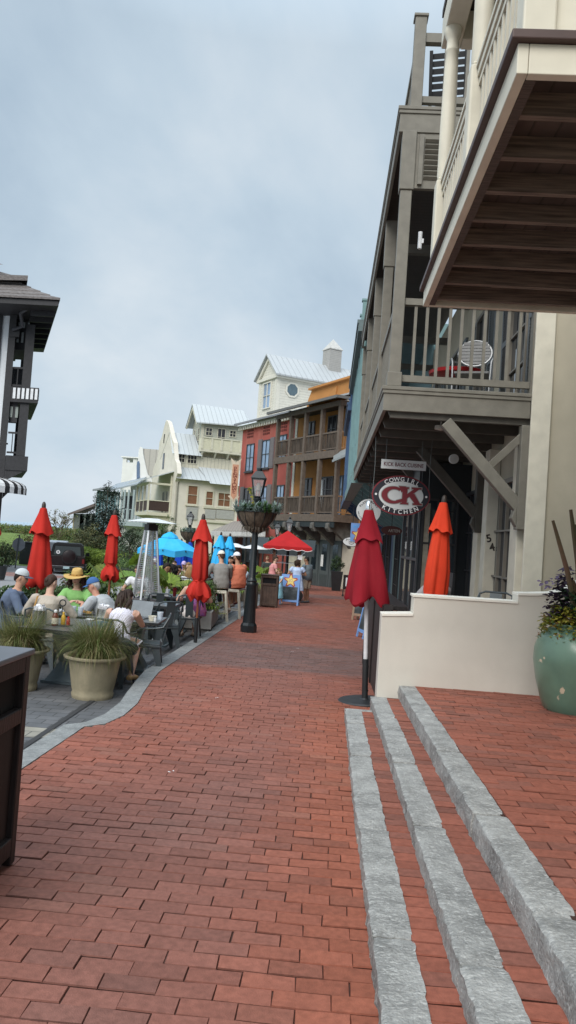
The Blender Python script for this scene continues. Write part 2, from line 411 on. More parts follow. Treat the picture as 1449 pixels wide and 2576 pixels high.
    # ---- top
    if shirt is not None:
        mb = MB(); g = .021*k
        torso(mb, g, 0 if pose == 'stand' and not hem else (0 if hem == 0 else 0), 8)
        if sleeve > 0:
            for i in range(2):
                a, e, w = arms[i]; s = (-1,1)[i]
                if sleeve >= 1: limb(mb, [a-sd*(s*.05), a, a.lerp(e,.5), e, e.lerp(w,.5), e.lerp(w,.92)], [.062*k,.066*k*bw**.5,.060*k*bw**.5,.053*k,.050*k,.040*k], .005)
                else: limb(mb, [a-sd*(s*.05), a, a.lerp(e,sleeve)], [.064*k,.070*k*bw**.5,.066*k*bw**.5], .004)
        elif sleeve == 0:
            for i in range(2): s = (-1,1)[i]; limb(mb, [curve(.48)+sd*(s*.085*k), curve(.44)+sd*(s*.115*k), curve(.36)+sd*(s*.135*k)],[.035*k,.045*k,.05*k], 0)
        me = bake(mb, vx, 3, .6, .0065, seed, 8)
        link('shirt', me, shirtmat or fabric('cloth_%d' % len(MATS), shirt), r)
    # ---- bottoms
    if bottoms == 'skirt':
        mb = MB(); q = .17
        rings(mb, [(hip+up*.10*k, sd, fr, .145*bw*k, .115*bw*k),(hip, sd, fr, .19*bw*k,.15*bw*k),(hip+V((0,.12,-.06)), sd, V((0,.9,.2)), .21*k, .17*k),(lg[0][1].lerp(lg[1][1],.5)+V((0,.04,-.02)), sd, V((0,.3,.95)), .22*k,.10*k)] if pose == 'sit' else [(hip+up*.10*k, sd, fr, .15*bw*k,.12*bw*k),(hip-V((0,0,.1)), sd, fr, .20*bw*k,.16*bw*k),(hip-V((0,0,.32)), sd, fr, .235*bw*k,.19*bw*k),(hip-V((0,0,.42)), sd, fr, .24*bw*k,.19*bw*k)], 20)
        me = bake(mb, vx, 3, .6, .008, seed, 14); link('skirt', me, bottmat or fabric('cloth_%d' % len(MATS), bcol), r)
    else:
        mb = MB(); rings(mb, [(hip+up*.02*k, sd, fr, .145*bw*k,.108*bw*k),(hip-up*.02*k, sd, fr, .158*bw*k,.120*bw*k),(hip-up*.09*k, sd, fr, .165*k,.12*k)], 18)
        for i in range(2):
            h, kn, an = lg[i]
            if bottoms == 'trousers': limb(mb, [h, h.lerp(kn,.5), kn, kn.lerp(an,.4), kn.lerp(an,.93)], [.100*k*bw**.5,.090*k*bw**.5,.070*k,.068*k,.058*k], .006)
            else: limb(mb, [h, h.lerp(kn,.5), h.lerp(kn,.92)], [.104*k*bw**.5,.096*k*bw**.5,.088*k], .008)
        me = bake(mb, vx, 3, .6, .005, seed+3); link('trousers' if bottoms == 'trousers' else 'shorts', me, bottmat or fabric('cloth_%d' % len(MATS), bcol), r)
    for i in range(2):
        h, kn, an = lg[i]; s = (-1,1)[i]; fd = V((s*.15,1,0)).normalized() if pose != 'stool' else V((s*.1,1,-.3)).normalized()
        mb = MB(); mb.tube([an-fd*.085*k-V((0,0,.035*k)), an-fd*.05*k-V((0,0,.03*k)), an+fd*.05*k-V((0,0,.038*k)), an+fd*.13*k-V((0,0,.055*k)), an+fd*.185*k-V((0,0,.062*k))],[.036*k,.048*k,.050*k,.046*k,.026*k],12,flat=.85)
        link('shoe', bake(mb, .012, 2, .5), fabric('cloth_%d' % len(MATS), shoes), r)
    # ---- hair
    hm = mat('hair_%02d%02d%02d' % tuple(int(c*99) for c in hcol), tuple(c*.8 for c in hcol), .6, .3, 26, .5, 90, stretch=(1,1,.3), spec=.2)
    H_ = lambda x, y, z: head+(hs*x+hf*y+hu*z)*hk
    if hair:
        mb = MB(); bl = MB(); bl.ball((0,0,0),1,28,20); vs = []
        thick = {'short':.009,'long':.016,'bun':.010,'curly':.03,'bob':.022}.get(hair,.01)
        for (x,y,z) in bl.v:
            line = .42-.95*max(0,-y+.15) if hair in ('short','bun') else .40-1.3*max(0,-y+.35)
            zz = max(z, line-.02) if y > -.9 else z; inside = z < line
            f_ = 1-(.12 if inside else 0); rr = thick*(0.2 if inside else 1)+(.004*sn(x*6+seed,y*6,z*6) if not inside else 0)+(.012*sn(x*9,y*9+seed,z*9) if hair == 'curly' and not inside else 0)
            vs.append(H_(x*(.074*f_+rr), y*(.094*f_+rr)-.004, z*(.116*f_+rr)+.002))
        mb.add(vs, bl.f)
        rg = random.Random(int(seed*10))
        if hair == 'bun': mb.add(*(lambda b: ([H_(x*.036,-.092+y*.03,.035+z*.042) for x,y,z in b.v], b.f))(MB().ball((0,0,0),1,12,8)))
        if hair in ('long','bob','curly'):
            n_ = 46 if hair == 'long' else 40
            for i in range(n_):
                g = rg.uniform(-1.25,1.25) if hair == 'long' else rg.uniform(-1.9,1.9); z0_ = rg.uniform(-.02,.08); L_ = {'long':rg.uniform(.24,.36),'bob':rg.uniform(.12,.17),'curly':rg.uniform(.14,.22)}[hair]*k
                p0 = H_(.078*sin(g),-.092*cos(g),z0_); out = (hs*sin(g)-hf*cos(g)).normalized(); pts = []; ph = rg.uniform(0,6); am = {'long':.014,'bob':.006,'curly':.02}[hair]
                for j in range(9):
                    t = j/8; q = p0+V((0,0,-L_*t))+out*(.012+.035*sin(PI*min(1,t*1.1))+(.02*t if hair != 'bob' else -.02*t*t))+hs*(am*sin(ph+t*9))+out*(am*.6*cos(ph+t*8))
                    if hair == 'long': q += fr*(-.05*t)+up*0
                    pts.append(q)
                mb.tube(pts, [.013*k*(1-.5*(j/8)**2) for j in range(9)], 6)
        mb.build('hair', hm, r, True)
    if beard:
        mb = MB(); b_ = MB().ball((0,0,0),1,14,10); mb.add([H_(x*.052,.052+y*.040,-.085+z*.045) for x,y,z in b_.v], b_.f); mb.build('beard', hm, r, True)
    # ---- hats
    if hat:
        hmM = fabric('hat_%d' % len(MATS), hatcol)
        mb = MB(); bl = MB(); bl.ball((0,0,0),1,24,14)
        if hat.startswith('cap'):
            dirn = -1 if hat == 'cap_back' else 1
            mb.add([H_(x*.087, y*.105-.003, max(z,-.02)*.098+.052) for x,y,z in bl.v], bl.f); cr = mb.build('cap', hmM, r, True)
            mb = MB(); n = 12; top, bot = [], []
            for i in range(n+1):
                a = -1.15+2.3*i/n
                for rr, dz in ((.0,0),(.075,-.012)): top.append(H_(sin(a)*(.083+rr*.25), dirn*(cos(a)*(.098+rr)+.0), .052+dz-.010*abs(a)))
            bot = [p-hu*.006 for p in top]
            mb.add(top+bot, [(2*i,2*i+1,2*i+3,2*i+2) for i in range(n)]+[(2*n+2+2*i,2*n+4+2*i,2*n+5+2*i,2*n+3+2*i) for i in range(n)]+[(2*i+1,2*n+3+2*i,2*n+5+2*i,2*i+3) for i in range(n)])
            mb.build('brim', fabric('brim_dark', (.10,.11,.15)) if hat == 'cap_dark_brim' else hmM, cr, True)
        else:                                     # straw hat
            mb = MB(); prof = [(.095,.050),(.094,.09),(.088,.13),(.078,.165),(.055,.178),(.03,.168),(0,.165)]; n = 36; vs = []
            for rr, zz in prof:
                for i in range(n): g = 2*PI*i/n; vs.append(H_(rr*cos(g)*.95, rr*sin(g)*1.1, zz-(.02*max(0,sin(g)) if zz > .15 else 0)))
            mb.add(vs, [(j*n+i,j*n+(i+1)%n,(j+1)*n+(i+1)%n,(j+1)*n+i) for j in range(len(prof)-1) for i in range(n)]); cr = mb.build('straw_crown', hmM, r, True)
            mb = MB(); vs = []
            for rr, zz in ((.094,.052),(.14,.046),(.185,.040),(.215,.044),(.215,.038),(.185,.034),(.094,.046)):
                for i in range(n): g = 2*PI*i/n; vs.append(H_(rr*cos(g)*1.0, rr*sin(g)*1.08, zz+.018*cos(2*g)*(rr-.09)/.12))
            mb.add(vs, [(j*n+i,j*n+(i+1)%n,(j+1)*n+(i+1)%n,(j+1)*n+i) for j in range(6) for i in range(n)]); mb.build('brim', hmM, cr, True)
            mb = MB(); vs = []
            for rr, zz in ((.097,.052),(.0965,.08)):
                for i in range(n): g = 2*PI*i/n; vs.append(H_(rr*cos(g)*.95, rr*sin(g)*1.1, zz))
            mb.add(vs, [(i,(i+1)%n,n+(i+1)%n,n+i) for i in range(n)]); mb.build('hat_band', fabric('hat_band', (.42,.24,.07)), cr, True)
    if strap:
        mb = MB(); pts = []
        for j in range(9): t = j/8; pts.append(curve(.47-.42*t)+sd*((strap[0]*(1-t)+strap[1]*t)*k)+fr*(-(.108*k*bw)-.012-.01*sin(PI*t)))
        mb.tube(pts, .013, 6, flat=.4, up=sd); mb.build('bag_strap', fabric('strap_%d' % len(MATS), strap[2]), r)
    return r
def pat(x, y, Y): return at(x, y, Y).x
LIGHT, FAIR, TAN, BROWN = (.56,.35,.26), (.50,.29,.20), (.40,.22,.14), (.27,.14,.085)
def tie_dye():
    m = fabric('pink_violet_dye', (.45,.13,.30), .1); blotch(m, (.25,.12,.42), 7, .45, .6, .9, (1,1,1)); blotch(m, (.62,.22,.28), 9, .55, .7, .8, (1,1,1)); return m
STRIPE = lapped('navy_white_stripe', (.62,.62,.66), 'X', .034, .85, .1); STRIPE2 = lapped('black_white_stripe', (.6,.6,.62), 'Z', .06, .85, .1)
def recolor(m, dark):
    for n in m.node_tree.nodes:
        if n.type == 'MAP_RANGE' and abs(n.inputs[2].default_value-.14) < .01: n.inputs[1].default_value = .46; n.inputs[2].default_value = .5; n.inputs[3].default_value = dark
recolor(STRIPE, .06); recolor(STRIPE2, .05)
pz11 = pz(11)
Ng = .009
person('person in a slate blue long-sleeved top and pale cap, seen in profile', (-4.62,11.05,pz11), rad(-72), 'sit', 1.74, lean=.28, bulk=1.04, skin=FAIR, shirt=(.105,.135,.20), sleeve=1, bcol=(.06,.08,.13), hair='short', hcol=(.022,.016,.013), hat='cap_dark_brim', hatcol=(.50,.54,.56), yaw=-.1, nod=.18, hands=((-.05,.50,.78),(.22,.44,.76)), voxel=Ng)
person('person in a loose beige jumper with dark hair clipped up, back to the camera', (-3.83,10.55,pz11), rad(3), 'sit', 1.68, lean=.12, bulk=1.08, skin=LIGHT, shirt=(.42,.37,.31), sleeve=1, bcol=(.35,.32,.28), hair='bun', hcol=(.06,.035,.025), yaw=-.55, nod=.05, hands=((-.24,.36,.76),(.24,.36,.76)), voxel=Ng, female=True, strap=(-.12,-.17,(.35,.2,.07)))
person('person in a wide straw hat and lime green blouse facing the camera', (-3.90,12.05,pz11), rad(178), 'sit', 1.66, lean=.10, skin=LIGHT, shirt=(.25,.50,.17), sleeve=.55, bcol=(.3,.3,.3), hair='curly', hcol=(.045,.018,.015), hat='straw', hatcol=(.55,.36,.13), yaw=-.12, nod=.08, hands=((-.12,.36,.86),(.16,.36,.80)), voxel=Ng, female=True)
person('person with white hair, blue cap and pale grey T-shirt stooping over a plate', (-3.2,11.62,pz11), rad(78), 'sit', 1.72, lean=.62, bulk=1.15, skin=(.52,.27,.19), shirt=(.40,.42,.44), sleeve=.6, bcol=(.1,.1,.12), hair='short', hcol=(.55,.55,.55), hat='cap', hatcol=(.06,.14,.34), yaw=.15, nod=.35, hands=((-.10,.46,.84),(.18,.50,.80)), voxel=Ng)
w5 = person('person in a white tank top with long dark wavy hair working at the laptop', (-2.66,9.92,pz11), rad(-6), 'sit', 1.62, lean=.50, bulk=1.08, skin=(.54,.32,.24), shirt=(.72,.70,.80), sleeve=0, bottoms='skirt', bcol=(.6,.6,.65), bottmat=STRIPE, shoes=(.45,.27,.13), hair='long', hcol=(.045,.028,.022), yaw=-.35, nod=.38, hands=((-.18,.52,.77),(.06,.58,.80)), voxel=Ng, female=True, legs=((V((-.12,.42,.50)),V((-.10,.30,.09))),(V((.14,.42,.50)),V((.20,.12,.12)))))
# sunglasses and jackets near the woman in white
mb = MB(); rg = random.Random(4); 
def drape(name, m, pts, label, cat):
    mb = MB(); 
    for (c, r_) in pts: mb.ball(c, r_, 14, 10)
    me = bake(mb, .014, 3, .6, .016, 2, 11); o = link(name, me, m, None); tag(o, label, cat); return o
drape('denim_jacket', fabric('denim', (.06,.11,.17), .25), [((-2.86,9.60,pz11+.66),(.09,.06,.17)),((-2.76,9.57,pz11+.76),(.18,.06,.09)),((-2.88,9.57,pz11+.50),(.11,.05,.18))], 'blue denim jacket hung over the chair of the woman in white', 'jacket')
drape('leather_jacket', mat('black_leather', (.018,.03,.035), .3, .3, 8, .3, 40), [((-2.50,9.60,pz11+.56),(.14,.08,.10)),((-2.40,9.68,pz11+.52),(.10,.10,.09)),((-2.58,9.55,pz11+.46),(.12,.06,.15))], 'dark leather jacket bunched on the chair of the woman in white', 'jacket')
person('person in a pink and violet tie-dye top, back to the camera under the bunched parasol', (-2.43,14.62,pz(14)), rad(28), 'sit', 1.66, lean=.16, bulk=1.15, skin=LIGHT, shirt=(.5,.2,.35), shirtmat=tie_dye(), sleeve=0, bottoms='shorts', bcol=(.62,.58,.56), shoes=(.4,.3,.22), hair='bun', hcol=(.2,.12,.06), yaw=.3, nod=.1, hands=((-.2,.36,.74),(.2,.3,.72)), voxel=.013, female=True, strap=(.05,.10,(.10,.02,.06)))
mb = MB(); mb.ball((0,0,0),(.13,.07,.11),14,10); o = mb.build('handbag', fabric('pale_bag', (.62,.57,.54)), None, True, loc=(-2.52,14.42,pz(14)+.50)); tag(o, 'pale handbag hanging at the hip of the woman in pink', 'bag')
person('person in a grey long-sleeved top and cream cap on the nearer bar stool, back turned', (pat(556,1450,18.55),18.6,pz(18.5)), rad(20), 'stool', 1.78, .80, lean=.20, bulk=1.12, skin=FAIR, shirt=(.25,.24,.225), sleeve=1, bottoms='shorts', bcol=(.02,.022,.03), shoes=(.42,.38,.34), hair='short', hcol=(.08,.04,.025), hat='cap', hatcol=(.70,.68,.60), yaw=.35, nod=.2, hands=((-.2,.38,1.02),(.1,.40,1.02)), voxel=.014, legs=((V((-.12,.40,.76)),V((-.1,.34,.34))),(V((.18,.38,.74)),V((.30,.22,.30)))))
person('person in an orange T-shirt and white cap with a beard on the farther bar stool', (pat(600,1450,19.7),19.75,pz(19.7)), rad(52), 'stool', 1.76, .80, lean=.14, bulk=1.18, skin=TAN, shirt=(.62,.20,.12), sleeve=.6, bottoms='shorts', bcol=(.018,.022,.04), shoes=(.4,.36,.33), hair='short', hcol=(.05,.03,.02), hat='cap', hatcol=(.75,.73,.78), yaw=.1, nod=.05, beard=True, hands=((-.2,.34,.98),(.2,.32,.95)), voxel=.014)
person('child in a pale blue T-shirt sitting between the orange-shirted man and the lamp post', (pat(618,1450,21.3),21.3,pz(21)), rad(110), 'stool', 1.42, .72, lean=.1, skin=BROWN, shirt=(.42,.52,.60), sleeve=.6, bottoms='shorts', bcol=(.45,.5,.55), shoes=(.07,.02,.025), hair='short', hcol=(.015,.011,.010), yaw=.2, hands=((-.15,.3,.9),(.15,.3,.9)), voxel=.017)
person('person with long dark hair in a brown top facing the two men on stools', (pat(583,1450,20.9),20.9,pz(20)), rad(150), 'stool', 1.66, .74, lean=.1, skin=FAIR, shirt=(.06,.03,.025), sleeve=1, bottoms='trousers', bcol=(.03,.03,.04), hair='long', hcol=(.03,.017,.012), yaw=.1, nod=.1, hands=((-.15,.3,1.0),(.15,.3,1.0)), voxel=.017, female=True)
Yb = 18.8; far = dict(pose='sit', voxel=.018)
def diner(label, x, y, Y, rz, **kw):
    d = dict(far); d.update(kw); p = at(x, y, Y); person(label, (p.x, Y, pz(Y)), rad(rz), **d)
diner('diner in a pale lilac shirt with dark hair just right of the pyramid heater', 402, 1440, 18.3, -70, H=1.74, lean=.2, skin=TAN, shirt=(.42,.44,.58), sleeve=.6, hcol=(.02,.014,.012), nod=.2)
diner('diner in a slate grey T-shirt hunched over the table under the blue parasol', 421, 1445, 19.2, -60, H=1.74, lean=.45, skin=FAIR, shirt=(.13,.16,.19), sleeve=.6, hcol=(.03,.02,.016), nod=.3)
diner('diner with grey-black hair bending beside the hunched grey T-shirt', 438, 1440, 20.0, 150, H=1.70, lean=.35, skin=TAN, shirt=(.10,.11,.12), sleeve=.6, hcol=(.02,.02,.022), nod=.3)
diner('diner in a black T-shirt with thick black hair looking down', 455, 1445, 18.6, 120, H=1.72, lean=.35, skin=TAN, shirt=(.016,.016,.02), sleeve=.6, hair='curly', hcol=(.012,.010,.010), nod=.45)
diner('diner with blond hair in a black and white striped top', 480, 1440, 19.0, 15, H=1.66, lean=.15, skin=LIGHT, shirt=(.5,.5,.5), shirtmat=STRIPE2, sleeve=.8, hair='long', hcol=(.35,.22,.10), female=True)
diner('diner in a white shirt beside the light blue parasols', 528, 1448, 20.5, 80, H=1.68, lean=.2, skin=FAIR, shirt=(.62,.66,.70), sleeve=.6, hcol=(.03,.02,.015), nod=.2)
diner('diner in a hot pink top behind the grey-shirted man on the stool', 538, 1462, 22.0, 150, H=1.6, lean=.25, skin=LIGHT, shirt=(.72,.10,.25), sleeve=.5, hair='long', hcol=(.10,.05,.025), female=True)
diner('diner in a white cap beyond the pyramid heater', 391, 1415, 26.0, 170, H=1.72, lean=.1, skin=FAIR, shirt=(.05,.06,.08), hat='cap', hatcol=(.75,.75,.76), hcol=(.03,.02,.015))
diner('distant diner with dark hair under the dark blue parasols', 441, 1416, 25.0, 175, H=1.70, lean=.1, skin=LIGHT, shirt=(.5,.5,.52), hcol=(.04,.025,.02))
diner('distant diner in a lilac cap', 465, 1418, 25.5, 170, H=1.66, lean=.1, skin=FAIR, shirt=(.3,.22,.36), hat='cap', hatcol=(.48,.38,.58), hcol=(.05,.03,.02))
diner('distant diner with sandy hair in a tan top beside the lilac cap', 478, 1424, 24.5, 165, H=1.66, lean=.15, skin=LIGHT, shirt=(.42,.34,.22), hair='bob', hcol=(.28,.17,.08), female=True)
diner('diner behind the pyramid heater in a white top', 350, 1478, 16.5, 175, H=1.64, lean=.2, skin=FAIR, shirt=(.66,.66,.70), sleeve=.6, hair='bun', hcol=(.05,.03,.02), female=True, nod=.2)
st_ = dict(pose='stand', voxel=.018)
def walker(label, x, y, Y, rz, **kw):
    d = dict(st_); d.update(kw); p = at(x, y, Y); person(label, (p.x, Y, gz(Y)), rad(rz), **d)
walker('person standing in a pale pink blouse under the left of the red cart canopy', 685, 1450, 28.3, -70, H=1.70, skin=LIGHT, shirt=(.62,.27,.27), sleeve=.5, bcol=(.015,.015,.02), hair='bun', hcol=(.05,.025,.018), nod=.3, female=True, hands=((-.1,.3,1.0),(.15,.3,1.0)))
walker('person with a dark bob in a pale blue dress, back turned, by the blue board', 748, 1440, 28.6, 10, H=1.62, bulk=1.25, skin=TAN, shirt=(.44,.54,.74), sleeve=.5, bottoms='skirt', bcol=(.46,.56,.76), shoes=(.03,.03,.03), hair='bob', hcol=(.05,.022,.018), yaw=-.5, female=True, hands=((-.2,.25,1.05),(.2,.25,1.05)))
walker('person standing in a blue-grey T-shirt and checked khaki shorts looking towards the cart', 774, 1440, 29.2, 55, H=1.76, bulk=1.15, skin=BROWN, shirt=(.14,.17,.19), sleeve=.6, bottoms='shorts', bcol=(.42,.35,.27), shoes=(.10,.10,.11), hair='short', hcol=(.012,.010,.010), yaw=.3, nod=.15, hands=((-.22,.12,.86),(.27,.02,.83)))
walker('child with light brown hair half hidden behind the brown bin and the blue board', 702, 1480, 26.6, 150, H=1.22, skin=LIGHT, shirt=(.28,.50,.66), sleeve=.5, bottoms='skirt', bcol=(.25,.5,.6), hair='bob', hcol=(.26,.15,.07), female=True)
walker('person in a dark top seen in the shade left of the cart', 672, 1440, 36, 160, H=1.70, skin=FAIR, shirt=(.05,.06,.055), hcol=(.2,.13,.07))
p = at(1103,1480,12.3)
person('person in a grey and black patterned top sitting behind the orange-red parasol', (p.x,12.3,.02), rad(20), 'sit', 1.66, lean=.2, skin=FAIR, shirt=(.36,.34,.35), sleeve=.8, hair='short', hcol=(.03,.02,.015), nod=.5, voxel=.014)
# ------------------------------------------------------------------ camera, world, sun
cam = bpy.data.cameras.new('camera'); co = bpy.data.objects.new('camera', cam); COL.objects.link(co); scene.camera = co
cam.sensor_fit = 'VERTICAL'; cam.sensor_height = 36; cam.lens = 36*F_/2576; cam.clip_start = .1; cam.clip_end = 20000
# picture rows: right, up, back
R = Matrix(((_x.x, -_x.y, -_x.z), (_d.x, -_d.y, -_d.z), (_u.x, -_u.y, -_u.z)))
co.matrix_world = Matrix.Translation(EYE) @ R.to_4x4()
scene.view_settings.view_transform = 'Standard'; scene.view_settings.look = 'None'; scene.view_settings.exposure = 0; scene.view_settings.gamma = 1
SUN_EL, SUN_AZ = rad(40), rad(-160)           # high, behind and left of the photographer, behind cloud
w = bpy.data.worlds.new('World'); scene.world = w; w.use_nodes = True
nt = w.node_tree; N = nt.nodes; L = nt.links; bg = N['Background']
sky = N.new('ShaderNodeTexSky'); sky.sky_type = 'NISHITA'; sky.sun_disc = False; sky.sun_elevation = SUN_EL; sky.sun_rotation = SUN_AZ
sky.air_density = 1.2; sky.dust_density = 3; sky.ozone_density = 1.5
tc = N.new('ShaderNodeTexCoord'); sp = N.new('ShaderNodeSeparateXYZ'); L.new(tc.outputs['Generated'], sp.inputs[0])
def nmath(op, a, b=None, c=None):
    n = N.new('ShaderNodeMath'); n.operation = op
    for i, q in enumerate((a, b, c)):
        if q is None: continue
        if isinstance(q, (int, float)): n.inputs[i].default_value = q
        else: L.new(q, n.inputs[i])
    return n.outputs[0]
zz = nmath('ADD', nmath('MAXIMUM', sp.outputs['Z'], 0.0), .42)
cv = N.new('ShaderNodeCombineXYZ'); L.new(nmath('DIVIDE', sp.outputs['X'], zz), cv.inputs[0]); L.new(nmath('DIVIDE', sp.outputs['Y'], zz), cv.inputs[1]); cv.inputs[2].default_value = 3.3
def nz(scale, detail, roughn, off, dist=0):
    m = N.new('ShaderNodeMapping'); m.inputs['Location'].default_value = off; m.inputs['Scale'].default_value = (1.0, .75, 1); L.new(cv.outputs[0], m.inputs[0])
    n = N.new('ShaderNodeTexNoise'); n.inputs['Scale'].default_value = scale; n.inputs['Detail'].default_value = detail; n.inputs['Roughness'].default_value = roughn; n.inputs['Distortion'].default_value = dist
    L.new(m.outputs[0], n.inputs['Vector']); return n.outputs['Fac']
big = nz(1.25, 6, .5, (2.2, .4, 0), .3); fine = nz(3.6, 8, .55, (5, 1, 2), .2)
mixn = nmath('ADD', nmath('MULTIPLY', big, .74), nmath('MULTIPLY', fine, .26))
rp = N.new('ShaderNodeValToRGB'); L.new(mixn, rp.inputs[0])
cr = rp.color_ramp
cr.elements[0].position = .35; cr.elements[0].color = (.455, .575, .695, 1)
cr.elements[1].position = .645; cr.elements[1].color = (.90, .94, .97, 1)
e = cr.elements.new(.45); e.color = (.575, .695, .80, 1)
e = cr.elements.new(.54); e.color = (.71, .80, .875, 1)
# a paler, bluer band of sky low over the sea
lowm = N.new('ShaderNodeMapRange'); L.new(sp.outputs['Z'], lowm.inputs[0]); lowm.inputs[1].default_value = 0; lowm.inputs[2].default_value = .2; lowm.inputs[3].default_value = .55; lowm.inputs[4].default_value = 0
mlo = N.new('ShaderNodeMix'); mlo.data_type = 'RGBA'; L.new(lowm.outputs[0], mlo.inputs[0]); L.new(rp.outputs[0], mlo.inputs[6]); mlo.inputs[7].default_value = (.60, .735, .88, 1)
skys = N.new('ShaderNodeVectorMath'); skys.operation = 'SCALE'; L.new(sky.outputs[0], skys.inputs[0]); skys.inputs['Scale'].default_value = .10
mxs = N.new('ShaderNodeMix'); mxs.data_type = 'RGBA'; mxs.inputs[0].default_value = .9; L.new(skys.outputs[0], mxs.inputs[6]); L.new(mlo.outputs[2], mxs.inputs[7])
# an overcast dome is brightest overhead
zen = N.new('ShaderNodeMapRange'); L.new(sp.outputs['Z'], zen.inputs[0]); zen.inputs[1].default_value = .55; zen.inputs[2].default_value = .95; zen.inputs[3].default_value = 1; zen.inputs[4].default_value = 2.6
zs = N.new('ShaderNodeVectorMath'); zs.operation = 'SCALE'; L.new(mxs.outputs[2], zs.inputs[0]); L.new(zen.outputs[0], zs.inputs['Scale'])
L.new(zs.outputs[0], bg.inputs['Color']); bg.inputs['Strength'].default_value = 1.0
sl = bpy.data.lights.new('sun', 'SUN'); sl.energy = 2.6; sl.angle = rad(38); sl.color = (1, .965, .91)
so = bpy.data.objects.new('sun', sl); COL.objects.link(so)
sd = V((sin(SUN_AZ)*cos(SUN_EL), cos(SUN_AZ)*cos(SUN_EL), sin(SUN_EL)))
so.rotation_euler = sd.to_track_quat('Z', 'Y').to_euler(); so.location = (0, 0, 30)

# ------------------------------------------------------------------ ground
KERB = [(-5,-2.04),(5.48,-2.04),(6.76,-2.04),(6.93,-1.9),(7.34,-1.84),(7.96,-1.86),(8.53,-1.94),(9.3,-2.03),(10.14,-2.11),(12.5,-2.12),(20,-2.15),(26,-2.16),(64,-2.3)]
def kx(Y):
    for (a, xa), (b, xb) in zip(KERB, KERB[1:]):
        if Y <= b: return xa+(xb-xa)*(Y-a)/(b-a)
    return KERB[-1][1]
STEPX = (.285, .57, .86); STEPW = .165; RISE = (.10, .20, .335)
YW = 8.4                                       # the low white wall

def bricks(mb, x0f, x1f, y0, y1, zf, tonef, pitch=.107, length=.208, gap=.0045, seed=3):
    rg = random.Random(seed); ny = int((y1-y0)/pitch)
    for j in range(ny):
        ya = y0+j*pitch; yb = ya+pitch; ym = (ya+yb)/2
        xl, xr = x0f(ym), x1f(ym)
        wob = .018*sn(ym*.5, 3.7)
        x = math.floor(xl/length)*length+(length/2 if j % 2 else 0)-length+rg.uniform(-.02,.02)
        while x < xr:
            Lb = length*rg.uniform(.96,1.04); a, b = max(x, xl), min(x+Lb, xr); x += Lb
            if a-xl < .05: a = xl
            if xr-b < .05: b = xr; x = xr+1
            if b-a < .05: continue
            xm = (a+b)/2
            g = gap*rg.uniform(.35, 1.25); h = max(-.003, rg.gauss(0, .0016)+.002*sn(xm*1.1, ym*1.1, 5)); tx, ty = rg.gauss(0, .008), rg.gauss(0, .010)
            jit = [(rg.uniform(-.0025,.0025), rg.uniform(-.004,.004)) for _ in range(4)]
            yo = wob*sn(xm*.9, ym*.3, 2)*2+rg.uniform(-.003,.003)+.014*sn(xm*.8, ym*.8, 9)
            vs = []
            for inset, dz in ((g/2+.0035, 0), (g/2, -.005), (g/2, -.02)):
                for k, (sx, sy) in enumerate(((-1,-1),(1,-1),(1,1),(-1,1))):
                    px = (a+inset*.6 if sx < 0 else b-inset*.6)+jit[k][0]; py = (ya+inset if sy < 0 else yb-inset)+jit[k][1]+yo
                    vs.append((px, py, zf(px, py)+h+(px-xm)*tx+(py-ym)*ty+dz))
            mb.col = tonef(xm, ym, rg)
            o = len(mb.v); mb.v.extend(vs)
            fs = [(0,1,2,3)]+[(4+k, 4+(k+1)%4, (k+1)%4, k) for k in range(4)]+[(8+k, 8+(k+1)%4, 4+(k+1)%4, 4+k) for k in (0,1,3)]
            c_ = mb.col; tint = lambda q: (c_[0]*q, c_[1]*q*.92, c_[2]*q*.9)
            mb.f.extend([tuple(i+o for i in f) for f in fs]); mb.c.extend([c_, tint((.6 if ym < 9 else .75)*rg.uniform(.5,1.4)), tint(.7), tint(.8), tint(.7), tint(.22), tint(.5), tint(.5)])
    mb.col = None
def sheet(mb, xf0, xf1, ys, zf, tone):
    mb.col = tone
    for a, b in zip(ys, ys[1:]):
        mb.add([(xf0(a),a,zf(xf0(a),a)),(xf1(a),a,zf(xf1(a),a)),(xf1(b),b,zf(xf1(b),b)),(xf0(b),b,zf(xf0(b),b))], [(0,1,2,3)])
    mb.col = None
def street_tone(x, y, rg):
    v = rg.uniform(.88, 1.12); c = [.275, .098, .067]
    if rg.random() < .12: c = [.24, .092, .066]
    if rg.random() < .07: c = [.275, .112, .08]
    # trodden, greyer track down the middle; a band of purple-grey pavers crosses the street
    t = max(0, sn(x*.55+4, y*.33, 1)*.8+.30-abs(x+.55)*.30)*.62
    t += .3*max(0, sn(x*.9, y*.6, 7))
    if 11.2 < y < 14.4 or 34 < y < 37: t = .85+rg.uniform(-.15,.1); v *= .95
    elif 10.9 < y <= 11.2 or 14.4 <= y < 15: t = max(t, .4)
    t = min(t, .95)
    warm = max(0, min(1, (x+.35)/.6)) if y < 9 else 0; c = [c[0]*(1+.10*warm), c[1]*(1+.02*warm), c[2]*(1-.10*warm)]; t *= 1-.8*warm
    g = (.165, .106, .096)
    k = v*(1+.12*sn(x*1.7, y*1.7, 11))
    return tuple((c[i]*(1-t)+g[i]*t)*k for i in range(3))
def xr_street(y):
    if y < 8.1: return STEPX[0]+.02
    if y < 8.42: return .66
    if y < 20: return 2.6
    return 2.75
BRICK = mat('brick_pavers', (.2,.07,.05), .72, .17, 34, .35, 160, tone=True, dirt=.14, spec=.2)
mb = MB(); zs_ = lambda x, y: SL*y
sheet(mb, lambda y: kx(y)-.02, lambda y: xr_street(y), [0,2,4,6.76,6.93,7.34,8,8.09,8.1,8.41,8.42,10,14,19.9,20,30,40,62], lambda x, y: SL*y-.0085, (.085,.045,.036))
bricks(mb, lambda y: kx(y)+.004, xr_street, 1.0, 34, zs_, street_tone)
